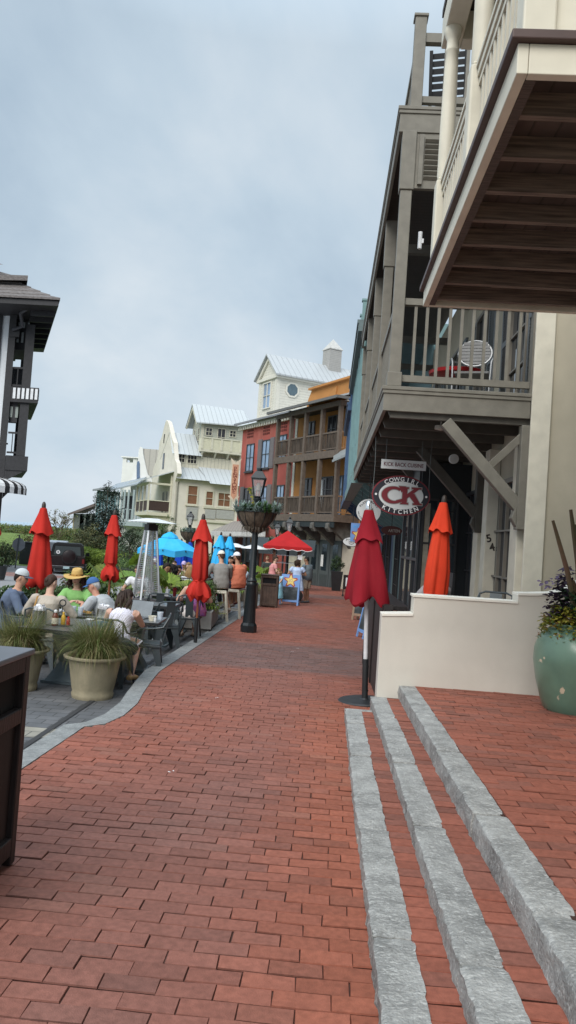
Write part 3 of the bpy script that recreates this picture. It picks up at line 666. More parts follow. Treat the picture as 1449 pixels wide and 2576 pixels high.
bricks(mb, lambda y: kx(y)+.004, xr_street, 34, 62, zs_, street_tone, seed=9)
o = mb.build('brick_street', BRICK); tag(o, kind='structure')

def land_tone(x, y, rg):
    v = rg.uniform(.86, 1.13); c = [.285,.096,.063] if rg.random() < .75 else [.235,.09,.064]
    t = max(0, sn(x*.8, y*.7, 4))*.35
    return tuple((c[i]*(1-t)+(.16,.1,.085)[i]*t)*v for i in range(3))
mb = MB(); zl = lambda x, y: SL*y+RISE[2]
sheet(mb, lambda y: STEPX[2]+STEPW-.018, lambda y: 6, [0,YW+.1], lambda x, y: zl(x, y)-.0085, (.06,.032,.025))
bricks(mb, lambda y: STEPX[2]+STEPW+.004, lambda y: 4.2, .6, YW+.06, zl, land_tone, seed=21)
o = mb.build('brick_landing', BRICK); tag(o, kind='structure')

# granite edged steps
GRAN = mat('rough_granite', (.29,.288,.275), .75, .34, 5, 1.0, 70, dirt=.2); 
nt2, N2, L2, b2 = tail(GRAN)
def speckle(m, s1, s2, dark, light, lo=.42, hi=.62):
    nt, N, L, b = tail(m)
    tc = N.new('ShaderNodeTexCoord'); mp = N.new('ShaderNodeMapping'); mp.inputs['Rotation'].default_value = (.3,.2,.8); mp.inputs['Scale'].default_value = (1,2.2,1.3); L.new(tc.outputs['Object'], mp.inputs[0])
    src = b.inputs['Base Color'].links[0].from_socket
    for sc, colr, a, bb, amt in ((s1, light, .50, .66, .75), (s2, dark, .56, .70, .6), (s1*.22, dark, .5, .78, .45)):
        n = N.new('ShaderNodeTexNoise'); n.inputs['Scale'].default_value = sc; n.inputs['Detail'].default_value = 4; n.inputs['Roughness'].default_value = .65; n.inputs['Distortion'].default_value = .8; L.new(mp.outputs[0], n.inputs['Vector'])
        r = N.new('ShaderNodeMapRange'); r.inputs[1].default_value = a; r.inputs[2].default_value = bb; r.inputs[4].default_value = amt; L.new(n.outputs['Fac'], r.inputs[0])
        x = N.new('ShaderNodeMix'); x.data_type = 'RGBA'; L.new(r.outputs[0], x.inputs[0]); L.new(src, x.inputs[6]); x.inputs[7].default_value = (*colr,1); src = x.outputs[2]
    L.new(src, b.inputs['Base Color'])
speckle(GRAN, 30, 60, (.055,.058,.06), (.56,.555,.53))
def granite_run(mb, xa, xb, y0, y1, zb, zt, seed, amp=.011, seg=1.5):
    """rock-faced blocks laid end to end along the street"""
    rg = random.Random(seed); y = y0
    while y < y1-.05:
        e = min(y+seg*rg.uniform(.8,1.25), y1)
        if y1-e < .4: e = y1
        n = max(6, int((e-y)/.035)); sec = 22; vs = []
        w = xb-xa; off = rg.uniform(-.006,.006); lift = rg.uniform(-.004,.006)
        for i in range(n+1):
            yy = y+.004+(e-y-.008)*i/n; zbv, ztv = zb(yy), zt(yy); h = ztv-zbv
            endp = .012*max(0, 1-min(i, n-i)/1.5)
            for k in range(sec):
                t = k/(sec-1)
                if t < .4: px, pz_ = xa, zbv+h*t/.4; dx, dz = -1, 0
                elif t < .48: q = (t-.4)/.08; px, pz_ = xa+.018*q, ztv-.012*(1-q)*.5; dx, dz = -.6, .6
                else: q = (t-.48)/.52; px, pz_ = xa+.018+(w-.018)*q, ztv; dx, dz = 0, 1
                nn = sn(px*11+seed, yy*9, pz_*11)*.5+sn(px*28, yy*22+seed, pz_*28)*.6+sn(px*60, yy*50, pz_*60+seed)*.4+sn(yy*1.5, seed, 0)*.2
                a = amp*(1.35 if dz == 0 else .55)
                if k == sec-1: dx, dz, a = 1, 0, amp
                vs.append((px+off+dx*nn*a, yy, pz_+lift+dz*nn*a-endp*(t > .4)))
        fs = [(i*sec+k, (i+1)*sec+k, (i+1)*sec+k+1, i*sec+k+1) for i in range(n) for k in range(sec-1)]
        mb.add(vs, [f[::-1] for f in fs])
        o = len(mb.v)
        for i in (0, n):
            b0 = [mb.v[o-len(vs)+i*sec+k] for k in range(sec)]
            mb.add(b0+[(b0[-1][0], b0[-1][1], b0[0][2])], [tuple(range(sec+1)) if i == 0 else tuple(range(sec+1))[::-1]])
        y = e
steps = empty('entrance_steps', (0,0,0), 0, 'three rough grey granite steps with brick treads up to the landing', 'steps')
for i in range(3):
    mb = MB(); base = ([0]+list(RISE))[i]
    y1 = (8.1, YW+.01, YW+.01)[i]
    granite_run(mb, STEPX[i], STEPX[i]+STEPW, .3, y1, lambda y, b=base: SL*y+b-.05, lambda y, t=RISE[i]: SL*y+t, 11+i*7, seg=1.45)
    mb.build('granite_edge', GRAN, steps, smooth=True)
    if i < 2:
        mb = MB(); zf = lambda x, y, t=RISE[i]: SL*y+t-.004
        xa, xb = STEPX[i]+STEPW-.006, STEPX[i+1]+.01
        ye = 8.02 if i == 0 else YW+.02
        sheet(mb, lambda y: xa, lambda y: xb, [0, ye], lambda x, y: zf(x, y)-.0085, (.06,.032,.025))
        bricks(mb, lambda y: xa, lambda y: xb, .3, ye, zf, land_tone, seed=31+i, length=.3)
        mb.build('brick_tread', BRICK, steps)
mb = MB(); mb.box(STEPX[0]+.02, .62, 8.02, 8.1, -.4, SL*8.06+RISE[0]-.002); mb.build('granite_return', GRAN, steps, bevel=.008)

# kerb of flush granite
mb = MB(); ys = [0]+[y for y, _ in KERB[1:-1]]+[30,40,50,62]; ys = sorted(set(ys+[i*.5 for i in range(2, 60)]))
for a, b in zip(ys, ys[1:]):
    if b > 62: break
    def kw(y): return kx(y)-.18-.05*max(0,min(1,(y-9)/4))
    def zt(y, x): return SL*y+.004*sn(x*5, y*3)+.004
    xa0, xa1 = max(kw(a), -2.39), kx(a); xb0, xb1 = max(kw(b), -2.39), kx(b)
    mb.add([(xa0,a,pz(a)-.1),(xa0,a,zt(a,1)),(xa1,a,zt(a,2)),(xb0,b,pz(b)-.1),(xb0,b,zt(b,1)),(xb1,b,zt(b,2)),(xa1,a,zt(a,2)-.06),(xb1,b,zt(b,2)-.06)], [(0,1,4,3),(1,2,5,4),(2,6,7,5)])
KG = mat('kerb_granite', (.22,.228,.225), .75, .2, 7, .5, 60); speckle(KG, 30, 60, (.09,.095,.10), (.40,.40,.39))
tag(mb.build('granite_kerb', KG), kind='structure')

# terrace pavers, road, lawn, land, sea
def paver_mat(name, c1, c2, mortar, sc, bw=.2, rh=.1):
    m = mat(name, c1, .75, .2, 3, .3, 90, dirt=.15); nt, N, L, b = tail(m)
    tc = N.new('ShaderNodeTexCoord'); br = N.new('ShaderNodeTexBrick'); L.new(tc.outputs['Object'], br.inputs[0])
    br.inputs['Color1'].default_value = (*c1,1); br.inputs['Color2'].default_value = (*c2,1); br.inputs['Mortar'].default_value = (*mortar,1)
    br.inputs['Scale'].default_value = 1; br.inputs['Brick Width'].default_value = bw; br.inputs['Row Height'].default_value = rh; br.inputs['Mortar Size'].default_value = .006; br.inputs['Bias'].default_value = -.2
    n = N.new('ShaderNodeTexNoise'); n.inputs['Scale'].default_value = 2; n.inputs['Detail'].default_value = 6; L.new(tc.outputs['Object'], n.inputs['Vector'])
    r = N.new('ShaderNodeMapRange'); r.inputs[1].default_value = .3; r.inputs[2].default_value = .7; r.inputs[3].default_value = .72; r.inputs[4].default_value = 1.25; L.new(n.outputs['Fac'], r.inputs[0])
    mx = N.new('ShaderNodeVectorMath'); mx.operation = 'SCALE'; L.new(br.outputs['Color'], mx.inputs[0]); L.new(r.outputs[0], mx.inputs['Scale']); L.new(mx.outputs[0], b.inputs['Base Color'])
    bp = N.new('ShaderNodeBump'); bp.inputs['Strength'].default_value = .5; bp.inputs['Distance'].default_value = .006; L.new(br.outputs['Fac'], bp.inputs['Height']); bp.invert = True; L.new(bp.outputs[0], b.inputs['Normal'])
    return m
PAVE = paver_mat('terrace_pavers', (.105,.108,.115), (.135,.135,.14), (.05,.05,.05), 1, .24, .16)
mb = MB(); ys = [0,5.5,8,10,16,22,30,40,52]
ys = [0,5.5,6.76,6.93,7.34,7.96,8.53,9.3,10,16,22,30,40,52]
sheet(mb, lambda y: -6.6, lambda y: kx(y)-.15, ys, lambda x, y: pz(y), (1,1,1)); mb.c = []
tag(mb.build('terrace_paving', PAVE), kind='structure')
mb = MB(); mb.add([(-6.6,7.15,pz(7)+.004),(-2.26,7.15,pz(7)+.004),(-2.26,7.5,pz(7)+.004),(-6.6,7.5,pz(7)+.004)], [(0,1,2,3)])
tag(mb.build('pale_paver_band', paver_mat('pale_pavers', (.30,.28,.235), (.26,.245,.21), (.1,.1,.09), 1, .34, .175)), kind='structure')
mb = MB()
for a, b in zip([0,3,6,8,9.5,11,13,15,18,22],[3,6,8,9.5,11,13,15,18,22,26]):
    mb.add([(-2.62,a,pz(a)+.009),(-2.56,a,pz(a)+.009),(-2.56,b,pz(b)+.009),(-2.62,b,pz(b)+.009)], [(0,1,2,3)])
tag(mb.build('drain_slot', mat('dark_slot', (.04,.04,.042), .8)), kind='structure')
ASPH = mat('pale_asphalt', (.235,.235,.24), .85, .12, 1.2, .3, 60, dirt=.25)
mb = MB(); ys = [-20,0,10,16,22,30,40,49]
sheet(mb, lambda y: -60, lambda y: -6.6, ys, lambda x, y: (gz(y) if y > 16 else pz(y))-.03, (1,1,1)); mb.c = []
tag(mb.build('road', ASPH), kind='structure')
mb = MB(); Yc = 34
sheet(mb, lambda y: -40, lambda y: -12.4, [Yc, 36, 38.2], lambda x, y: gz(y)-.026, (1,1,1)); mb.c = []
tag(mb.build('brick_crossing', paver_mat('crossing_pavers', (.27,.15,.13), (.24,.13,.11), (.12,.09,.08), 1, .24, .12)), kind='structure')
LAWN = mat('lawn_grass', (.115,.17,.035), .9, .3, 2.5, .8, 60)
mb = MB(); ys = [49, 52, 55, 58, 62, 66, 70, 74, 78, 82, 86, 90, 95, 110, 130]
zlawn = lambda x, y: gz(y)-.01+max(0, y-62)*.004+(.3*sn(x*.06, y*.06)+.1)*max(0, min(1, (y-55)/20))+1.75*math.exp(-((x+34)/8)**2-((y-80)/11)**2)
for a, b in zip(ys, ys[1:]):
    for i in range(60):
        xa, xb = -110+i*2, -108+i*2
        mb.add([(xa,a,zlawn(xa,a)),(xb,a,zlawn(xb,a)),(xb,b,zlawn(xb,b)),(xa,b,zlawn(xa,b))], [(0,1,2,3)])
tag(mb.build('lawn', LAWN, smooth=True), kind='structure')
mb = MB(); mb.add([(-400,-60,-2.4),(400,-60,-2.4),(400,170,-2.4),(-400,170,-2.4)], [(0,1,2,3)])
tag(mb.build('ground', mat('sandy_soil', (.2,.17,.12), .9, .2, .6)), kind='structure')
mb = MB(); mb.add([(-9000,150,-7),(9000,150,-7),(9000,15000,-7),(-9000,15000,-7)], [(0,1,2,3)])
tag(mb.build('sea', mat('sea_water', (.30,.42,.52), .25, .1, .02, .3, .3)), kind='structure')
# ------------------------------------------------------------------ right-hand side of the street
def WB(root):
    m = MB(); m.M = (Matrix.Translation(root.location) @ Matrix.Rotation(root.rotation_euler.z, 4, 'Z')).inverted(); return m
CREAM = mat('cream_stucco', (.46,.415,.32), .85, .09, 2.0, .14, 60, dirt=.10)
CREAM_TRIM = mat('cream_paint', (.66,.62,.51), .55, .08, 5, dirt=.16)
TAUPE = mat('taupe_paint', (.185,.172,.142), .55, .12, 7, .15, 60, dirt=.18)
TAUPE_SHADE = mat('taupe_paint_in_shade', (.10,.092,.078), .6, .12, 7, .15, 60)  # darker copy of the taupe; shade under the gallery put into the colour
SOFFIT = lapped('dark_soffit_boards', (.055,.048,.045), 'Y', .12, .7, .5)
FRAME_D = mat('dark_frame_paint', (.035,.035,.037), .45, .1)
GLASS = glass_dark('window_glass')
def railing(mb, p, q, zb, zt, step=.147, bw=.04, rw=.07, cap=.09):
    """bottom rail, top rail and balusters between two floor points"""
    p, q = V((p[0],p[1],0)), V((q[0],q[1],0)); d = q-p; n = max(1, int(d.length/step))
    mb.bar(p+V((0,0,zb)), q+V((0,0,zb)), rw, .09); mb.bar(p+V((0,0,zt)), q+V((0,0,zt)), rw*1.25, cap)
    for i in range(1, n):
        c = p+d*(i/n); mb.bar(c+V((0,0,zb+.046)), c+V((0,0,zt-cap/2-.001)), bw, bw, d)
def opening(root, x, y, z0, z1, w, axis, face, frame_m, glass_m, nx=2, nz=3, deep=.06, pane='window', sill=False, fw=.07):
    """window or glazed door on a wall: frame > pane; axis is the wall direction (unit), face the outward normal"""
    u, n = V(axis), V(face); c = V((x, y, 0))
    f = WB(root); g = WB(root)
    def P(s, d, z): return c+u*s+n*d+V((0,0,z))
    def bx(mb, s0, s1, d0, d1, a, b):
        pts = [P(s0,d0,a),P(s1,d0,a),P(s1,d1,a),P(s0,d1,a),P(s0,d0,b),P(s1,d0,b),P(s1,d1,b),P(s0,d1,b)]
        mb.add(pts, [(0,3,2,1),(4,5,6,7),(0,1,5,4),(1,2,6,5),(2,3,7,6),(3,0,4,7)])
    h = w/2
    bx(f, -h, -h+fw, 0, deep, z0, z1); bx(f, h-fw, h, 0, deep, z0, z1); bx(f, -h+fw, h-fw, 0, deep, z1-fw, z1); bx(f, -h+fw, h-fw, 0, deep, z0, z0+fw)
    iw, ih = w-2*fw, z1-z0-2*fw
    for i in range(1, nx): bx(f, -h+fw+iw*i/nx-.014, -h+fw+iw*i/nx+.014, .002, deep*.7, z0+fw, z1-fw)
    for j in range(1, nz): bx(f, -h+fw, h-fw, .002, deep*.65, z0+fw+ih*j/nz-.014, z0+fw+ih*j/nz+.014)
    if sill: bx(f, -h-.06, h+.06, 0, deep+.06, z0-.07, z0-.002)
    bx(g, -h+fw*.6, h-fw*.6, .002, .012, z0+fw*.6, z1-fw*.6)
    fo = f.build(pane, frame_m, root); g.build('pane', glass_m, fo)
    return fo
XF, XG = 2.72, .64                                # facade line, outer edge of the galleries
Y0, Y1 = 10.5, 22.5
G0 = SL*Y0
brown = empty('gallery_building', (XF, Y0, G0), 0, 'taupe two-storey timber gallery over a shopfront, with cream end wall and roof terrace', 'building')
mb = WB(brown); mb.box(XF, XF+9, Y0+.02, Y1, -.8, 7.4); mb.build('wall', CREAM, brown)
mb = WB(brown); mb.box(XF-.10, XF+.16, Y0-.03, Y0+.018, -.8, 7.4); mb.build('corner_trim', CREAM_TRIM, brown, bevel=.008)
# lower deck
def deck(root, ztop, xg, ya, yb, m1, m2, th=.34, name='gallery_deck'):
    mb = WB(root)
    mb.box(xg, XF-.101, ya, yb, ztop-.05, ztop); mb.box(xg+.03, XF-.101, ya+.03, ya+.08, ztop-th, ztop-.052); mb.box(xg+.03, xg+.08, ya+.082, yb, ztop-th, ztop-.052)
    mb.box(xg+.012, XF-.101, ya+.012, ya+.03, ztop-.10, ztop-.052); mb.box(xg+.012, xg+.03, ya+.03, yb, ztop-.10, ztop-.052)
    d = mb.build(name, m1, root, bevel=.006)
    mb = WB(root); mb.box(xg+.082, XF-.001, ya+.082, yb, ztop-.12, ztop-.053); mb.build('soffit', m2, root)
    return d
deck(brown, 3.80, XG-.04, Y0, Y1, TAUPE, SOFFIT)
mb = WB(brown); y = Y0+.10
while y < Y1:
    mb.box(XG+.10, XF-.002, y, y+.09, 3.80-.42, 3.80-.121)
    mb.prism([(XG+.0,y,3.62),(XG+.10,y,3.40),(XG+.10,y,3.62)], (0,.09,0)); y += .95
mb.build('joist', TAUPE_SHADE, brown)
posts = [Y0+.12+i*2.98 for i in range(5)]
for i, y in enumerate(posts):
    if i == 4: y = Y1-.12
    mb = WB(brown)
    mb.box(.68, .84, y-.08, y+.08, 3.801, 6.55); mb.box(.66, .86, y-.10, y+.10, 6.55, 7.38); mb.box(.66,.86,y-.1,y+.1,3.802,4.0)
    mb.build('post', TAUPE, brown, bevel=.01)
    # timber brace under the deck
    mb = WB(brown); mb.bar((1.50,y,3.36),(2.66,y,2.14), .16,.15,(0,1,0))
    mb.box(2.52, XF-.003, y-.09, y+.09, 1.95, 3.37)
    mb.prism([(2.45,y-.08,2.1),(2.52,y-.08,1.98),(2.52,y-.08,2.32)], (0,.16,0))
    mb.build('brace', TAUPE if i == 0 else TAUPE_SHADE, brown, bevel=.01)  # inner braces use the darker copy, their shade painted in
    if i == 0:
        mb = WB(brown); mb.bar((2.60,y+.05,3.28),(2.15,y+.12,2.80), .10,.10,(0,1,0)); mb.build('short_brace', TAUPE, brown, bevel=.006)
mb = WB(brown); railing(mb, (.845,Y0+.12), (2.60,Y0+.12), 3.93, 5.0); mb.box(2.602,2.715,Y0+.04,Y0+.2,3.801,5.06); mb.build('end_railing', TAUPE, brown)
for a, b in zip(posts, posts[1:]):
    mb = WB(brown); railing(mb, (.76,a+.09), (.76,b-.09), 3.93, 5.0); mb.build('railing', TAUPE, brown)
# upper deck, louvred end screen, roof terrace
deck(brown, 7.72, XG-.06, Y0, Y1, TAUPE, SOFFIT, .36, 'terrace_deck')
mb = WB(brown); mb.box(.662, XF, Y0+.05, Y0+.12, 6.58, 7.36-.001); mb.build('screen_board', TAUPE, brown)
mb = WB(brown)
for k in range(8): mb.bar((.98,Y0+.03,6.72+k*.075),(2.5,Y0+.03,6.72+k*.075), .05,.012,(0,1,1))
mb.box(.90,.96,Y0+.0,Y0+.049,6.62,7.32); mb.build('louvre', TAUPE, brown)
for a in posts: mb = WB(brown); mb.bar((.8,a,6.9),(XF,a,6.9),.12,.16); mb.build('ceiling_beam', TAUPE_SHADE, brown)
for i, y in enumerate(posts):
    mb = WB(brown); mb.box(.74,.90,y-.08,y+.08,7.721,9.02); mb.box(.72,.92,y-.1,y+.1,9.02,9.06); mb.build('terrace_post', TAUPE, brown, bevel=.008)
mb = WB(brown); railing(mb, (.901,Y0+.12), (XF,Y0+.12), 7.86, 8.74, .28, .045, .08, .13); mb.build('terrace_railing', TAUPE, brown)
for a, b in zip(posts, posts[1:]):
    mb = WB(brown); railing(mb, (.82,a+.081), (.82,b-.081), 7.86, 8.74, .2); mb.build('terrace_railing', TAUPE, brown)
# facade: french doors, shutters, shopfront below
PAD = mat('sandstone_pad', (.5,.44,.33), .8, .08)
DOORF = mat('taupe_door_paint', (.20,.18,.15), .45, .1)
for y in (11.75, 14.7, 17.7, 20.7):
    opening(brown, XF, y, 3.82, 6.2, 1.15, (0,1,0), (-1,0,0), DOORF, GLASS, 2, 4, .07, 'french_door')
    for s in (-1, 1):
        mb = WB(brown); a = y+s*.88
        for e in (-.24, .24): mb.box(XF-.05, XF-.003, a+e-.035, a+e+.035, 3.9, 6.2)
        for z in (3.9, 5.0, 6.12): mb.box(XF-.048, XF-.004, a-.204, a+.204, z, z+.09)
        for k in range(44):
            z = 4.0+k*.048
            if abs(z-5.04) > .07: mb.bar((XF-.03,a-.2,z),(XF-.03,a+.2,z),.006,.045,(1,0,-1))
        mb.build('shutter', mat('slate_shutter', (.13,.145,.155), .5, .1), brown)
for i, (y, wd) in enumerate(((12.05, 1.5), (15.1, 1.7), (18.1, 1.7), (21, 1.5))):
    opening(brown, XF, y, -.25, 2.75, wd, (0,1,0), (-1,0,0), DOORF if i == 0 else FRAME_D, GLASS, 3, 4, .09, 'shop_door')
for y in (10.95, 13.75, 16.6, 19.6, 22.2):
    mb = WB(brown); mb.box(XF-.14, XF-.003, y-.2, y+.2, -.6, 3.3); mb.build('pilaster', CREAM_TRIM, brown, bevel=.01)
# dark shop bay reaching out under the gallery
mb = WB(brown)
for a in (15.3, 16.1, 17.2, 18.4): mb.box(1.75, 1.85, a, a+.1, -.5, 2.9)
mb.box(1.72, 1.88, 15.28, 18.52, 2.9, 3.3); mb.box(1.75, 1.85, 15.4, 18.4, -.5, .35); mb.box(1.751,1.849,15.4,18.4,1.35,1.41); mb.build('shop_bay_frame', FRAME_D, brown, bevel=.006)
mb = WB(brown); mb.box(1.79,1.81,15.4,18.4,.351,2.9); mb.build('shop_bay_pane', GLASS, brown)
mb = WB(brown); mb.box(1.76,XF-.002,15.15,15.24,-.5,3.3); mb.build('shop_bay_side', mat('teal_black_paint', (.014,.018,.021), .5), brown)
for xa, xb, lit in ((1.80,2.12,1),(2.20,2.50,0)):
    mb = WB(brown); yq = 15.15
    for a, b in ((xa,xa+.035),(xb-.035,xb)): mb.box(a,b,yq-.04,yq-.001,-.3,2.6)
    for z in (-.3,.75,1.7,2.56): mb.box(xa+.036,xb-.036,yq-.035,yq-.001,z,z+.04)
    bf_ = mb.build('bay_front', FRAME_D, brown)
    mb = WB(brown); mb.box(xa+.02,xb-.02,yq-.012,yq-.002,-.27,2.58); mb.build('pane', GLASS, bf_)
    if lit: mb = WB(brown); mb.box(xa+.05,xa+.15,yq-.02,yq-.013,-.2,2.5); mb.build('pale_curtain', mat('cream_curtain', (.33,.30,.24), .8, .2, 9), bf_)
for k, (x, y) in enumerate(((1.55, 11.4), (2.25, 13.0), (1.4, 17.4))):
    mb = MB(); mb.lathe([(.02,.06),(.09,.05),(.095,.0),(.0,-.02)], 16); mb.tube([(0,0,.04),(0,0,.3)], .012, 6)
    o = mb.build('ceiling_light', mat('milky_lamp_glass', (.6,.58,.52), .4), None, True, loc=(x, y, 3.38-.0)); tag(o, ['round milky ceiling light under the gallery nearest the timber brace', 'round white ceiling light under the gallery above the hanging oval sign', 'round ceiling light deep under the gallery past the hanging signs'][k], 'ceiling light', 'ceiling lights under the taupe gallery')
mb = MB(); mb.tube([(0,0,.1),(0,0,.34)], .03, 10); mb.box(-.02,.05,-.02,.02,.18,.24)
tag(mb.build('wall_lantern', mat('white_fixture', (.75,.76,.78), .4), None, True, loc=(1.02, Y0+.35, 5.75)), 'slim white tube light hung inside the upper gallery', 'light')

# low stepped white wall
WHITEW = mat('off_white_stucco', (.60,.57,.505), .85, .07, 1.6, .14, 70, dirt=.10)
blotch(WHITEW, (.42,.39,.33), .8, .5, .85, .4, (1,1,.45)); blotch(CREAM, (.33,.29,.22), .6, .5, .85, .4, (1,1,.4))
pts = [(.63,-.6),(3.6,-.6),(3.6,1.75),(3.2,1.66),(2.95,1.52),(2.75,1.35),(2.6,1.25),(2.45,1.205),(2.25,1.185),(2.07,1.175),(2.07,1.085),(.965,1.08),(.965,.875),(.63,.85)]
lw = empty('low_wall', (.63,YW,SL*YW), 0, 'low off-white stucco wall stepping up beside the granite steps', 'wall')
mb = WB(lw); mb.prism([(x,YW,z) for x, z in pts], (0,.26,0)); mb.build('wall_body', WHITEW, lw, bevel=.006)
mb = WB(lw)
for (xa,za),(xb,zb) in zip(pts[2:], pts[3:]):
    if abs(xa-xb) > .01: mb.bar((xa,YW+.128,za+.012),(xb-(.012 if zb in (.875,1.08) else 0),YW+.128,zb+.012),.285,.024)
mb.build('wall_coping', mat('pale_coping', (.78,.75,.67), .7, .05), lw)

# cream house overhead: balcony on joists
cr_ = empty('cream_balcony_house', (2.75,3.3,-.1), 0, 'cream house with column-topped balcony reaching over the steps', 'building')
BX, BY0, BY1, BZ = .70, 3.40, 6.80, 3.93
mb = WB(cr_); mb.box(2.75, 9, -3, 6.9, -.3, 9.5); mb.build('wall', CREAM, cr_)
TRIMB = mat('red_brown_trim', (.075,.045,.04), .5, .15)
mb = WB(cr_); mb.box(BX-.035, 2.749, BY0-.035, BY1+.03, BZ-.045, BZ); mb.build('drip_edge', TRIMB, cr_, bevel=.006)
mb = WB(cr_); mb.box(BX, BX+.05, BY0, BY1, BZ-.185, BZ-.046); mb.box(BX+.052, 2.748, BY0, BY0+.05, BZ-.185, BZ-.046); mb.box(BX+.052,2.748,BY1-.05,BY1,BZ-.185,BZ-.046); mb.build('fascia', CREAM_TRIM, cr_, bevel=.004)
UND = wood('brown_deck_boards', (.075,.056,.048), .6, (.3,6,1), .4); UND2 = wood('joist_timber', (.15,.112,.09), .6, (.15,4,3), .5)
mb = WB(cr_); mb.box(BX+.052, 2.74, BY0+.051, BY1-.051, BZ-.06, BZ-.047); mb.build('deck_boards', lapped('dark_deck_planks', (.075,.06,.052), 'X', .14, .7, .6, .3), cr_)
rg = random.Random(5); y = BY0+.34
while y < BY1-.1:
    mb = WB(cr_); mb.box(BX+.053, 2.74, y, y+.045, BZ-.18, BZ-.061)
    if rg.random() < .6: mb.box(BX+.3+rg.random()*.4, 1.6+rg.random()*.6, y+.046, y+.09, BZ-.17, BZ-.065)
    mb.build('joist', UND2, cr_); y += .405
mb = WB(cr_); mb.box(BX+.051, BX+.10, BY0+.051, BY1-.051, BZ-.185, BZ-.061); mb.build('rim_joist', UND, cr_)
def column(root, x, y, zb, zt, zc):
    mb = WB(root); mb.box(x-.075, x+.075, y-.075, y+.075, zb, zt-.03); mb.box(x-.06, x+.06, y-.06, y+.06, zt-.03, zt); mb.build('pedestal', CREAM_TRIM, root, bevel=.015)
    mb = WB(root); h = zc-zt
    mb.lathe([(.062,0),(.066,.03),(.066,h*.35),(.058,h*.75),(.052,h-.22),(.060,h-.21),(.060,h-.19),(.052,h-.18),(.052,h-.10),(.068,h-.07),(.075,h-.03),(.075,h)], 24, (x,y,zt+.001)); mb.build('column', CREAM_TRIM, root, smooth=True)
colsY = (6.62, 5.02)
for y in colsY: column(cr_, BX+.10, y, BZ+.001, BZ+.88, 6.15)
mb = WB(cr_); mb.box(BX+.03, BX+.2, BY0-.1, BY1+.1, 6.152, 6.42); mb.build('porch_beam', CREAM_TRIM, cr_, bevel=.01)
mb = WB(cr_); mb.box(BX+.201, 2.7, BY1-.05, BY1+.1, 6.152, 6.42); mb.build('porch_cross_beam', CREAM_TRIM, cr_, bevel=.01); mb = WB(cr_); mb.box(BX+.201,2.7,4.95,5.1,6.152,6.35); mb.build('porch_cross_beam', CREAM_TRIM, cr_, bevel=.01)
mb = WB(cr_); mb.box(BX+.02, 2.75, BY0, BY1+.08, 6.43, 6.5); mb.build('porch_ceiling', SOFFIT, cr_)
for a, b in ((BY0+.2, colsY[1]-.08), (colsY[1]+.08, colsY[0]-.08)):
    mb = WB(cr_); railing(mb, (BX+.10,a), (BX+.10,b), BZ+.12, BZ+.78, .105, .032, .05, .05)
    mb.bar((BX+.10,a,BZ+.72),(BX+.10,b,BZ+.72),.04,.04); mb.bar((BX+.10,a,BZ+.83),(BX+.10,b,BZ+.83),.085,.03); mb.build('railing', CREAM_TRIM, cr_)
mb = WB(cr_); railing(mb, (BX+.175,colsY[0]), (2.7,colsY[0]), BZ+.12, BZ+.78, .105, .032, .05, .05); mb.build('railing', CREAM_TRIM, cr_)
mb = WB(cr_); mb.box(BX+.02, BX+.17, BY0+.02, BY0+.17, BZ+.001, 6.15); mb.box(BX+.171,2.7,BY0+.06,BY0+.12,BZ+.001,BZ+.9); mb.build('corner_pier', CREAM_TRIM, cr_, bevel=.01)

# teal house and blue house further down the same side
def side_house(name, ya, yb, colm, postm, label, zt, nposts, xg, gm=None):
    r = empty(name, (XF, ya, SL*ya), 0, label, 'building')
    mb = WB(r); mb.box(XF, XF+9, ya+.05, yb, -1.6, zt); mb.build('wall', colm, r)
    z1 = 3.72
    mb = WB(r); mb.box(xg-.05, XF-.001, ya+.05, yb, z1-.32, z1); mb.build('gallery_deck', postm, r)
    mb = WB(r); mb.box(xg-.14, XF-.001, ya+.05, yb, zt-.34, zt-.1); mb.box(xg-.18, xg+.25, ya+.05, yb, zt-.099, zt); mb.build('roof_eave', gm or postm, r)
    for i in range(nposts):
        y = ya+.3+(yb-ya-.6)*i/(nposts-1)
        mb = WB(r); mb.tube([(xg+.08,y,z1+.001),(xg+.08,y,zt-.341)], .075, 10); mb.build('post', postm, r, True)
        mb = WB(r); mb.bar((xg+.3,y,z1-.33),(XF-.05,y,z1-1.5),.13,.13,(0,1,0)); mb.build('brace', postm, r)
        mb = WB(r); mb.box(xg-.05,xg+.1,y-.08,y+.08,zt+.001,zt+.62); mb.box(xg-.08,xg+.13,y-.11,y+.11,zt+.62,zt+.68); mb.build('parapet_post', postm, r)
        if i:
            yp = ya+.3+(yb-ya-.6)*(i-1)/(nposts-1)
            mb = WB(r); railing(mb, (xg+.08,yp+.08),(xg+.08,y-.08), z1+.12, z1+1.05, .16); mb.build('railing', postm, r)
    for y in (ya+1.8, ya+4.6, ya+7.4):
        if y < yb-.8:
            opening(r, XF, y, z1+.05, z1+2.3, 1.1, (0,1,0), (-1,0,0), FRAME_D, GLASS, 2, 3, .07, 'window')
            opening(r, XF, y, -.9, 2.2, 1.7, (0,1,0), (-1,0,0), FRAME_D, GLASS, 3, 3, .07, 'shop_window')
    return r
TEAL = mat('pale_teal_paint', (.16,.27,.27), .55, .1, 4, dirt=.15)
teal = side_house('teal_gallery_house', 22.55, 32.4, mat('teal_clapboard', (.12,.2,.21), .6), TEAL, 'pale teal house with round gallery posts past the taupe gallery', 8.25, 7, .62, mat('grey_teal_paint', (.11,.15,.155), .5))
blue = side_house('blue_gallery_house', 32.45, 40.5, mat('navy_clapboard', (.035,.07,.14), .6), mat('navy_blue_paint', (.04,.085,.17), .5, .1), 'deep blue gallery house behind the pale teal house', 7.6, 4, .6)
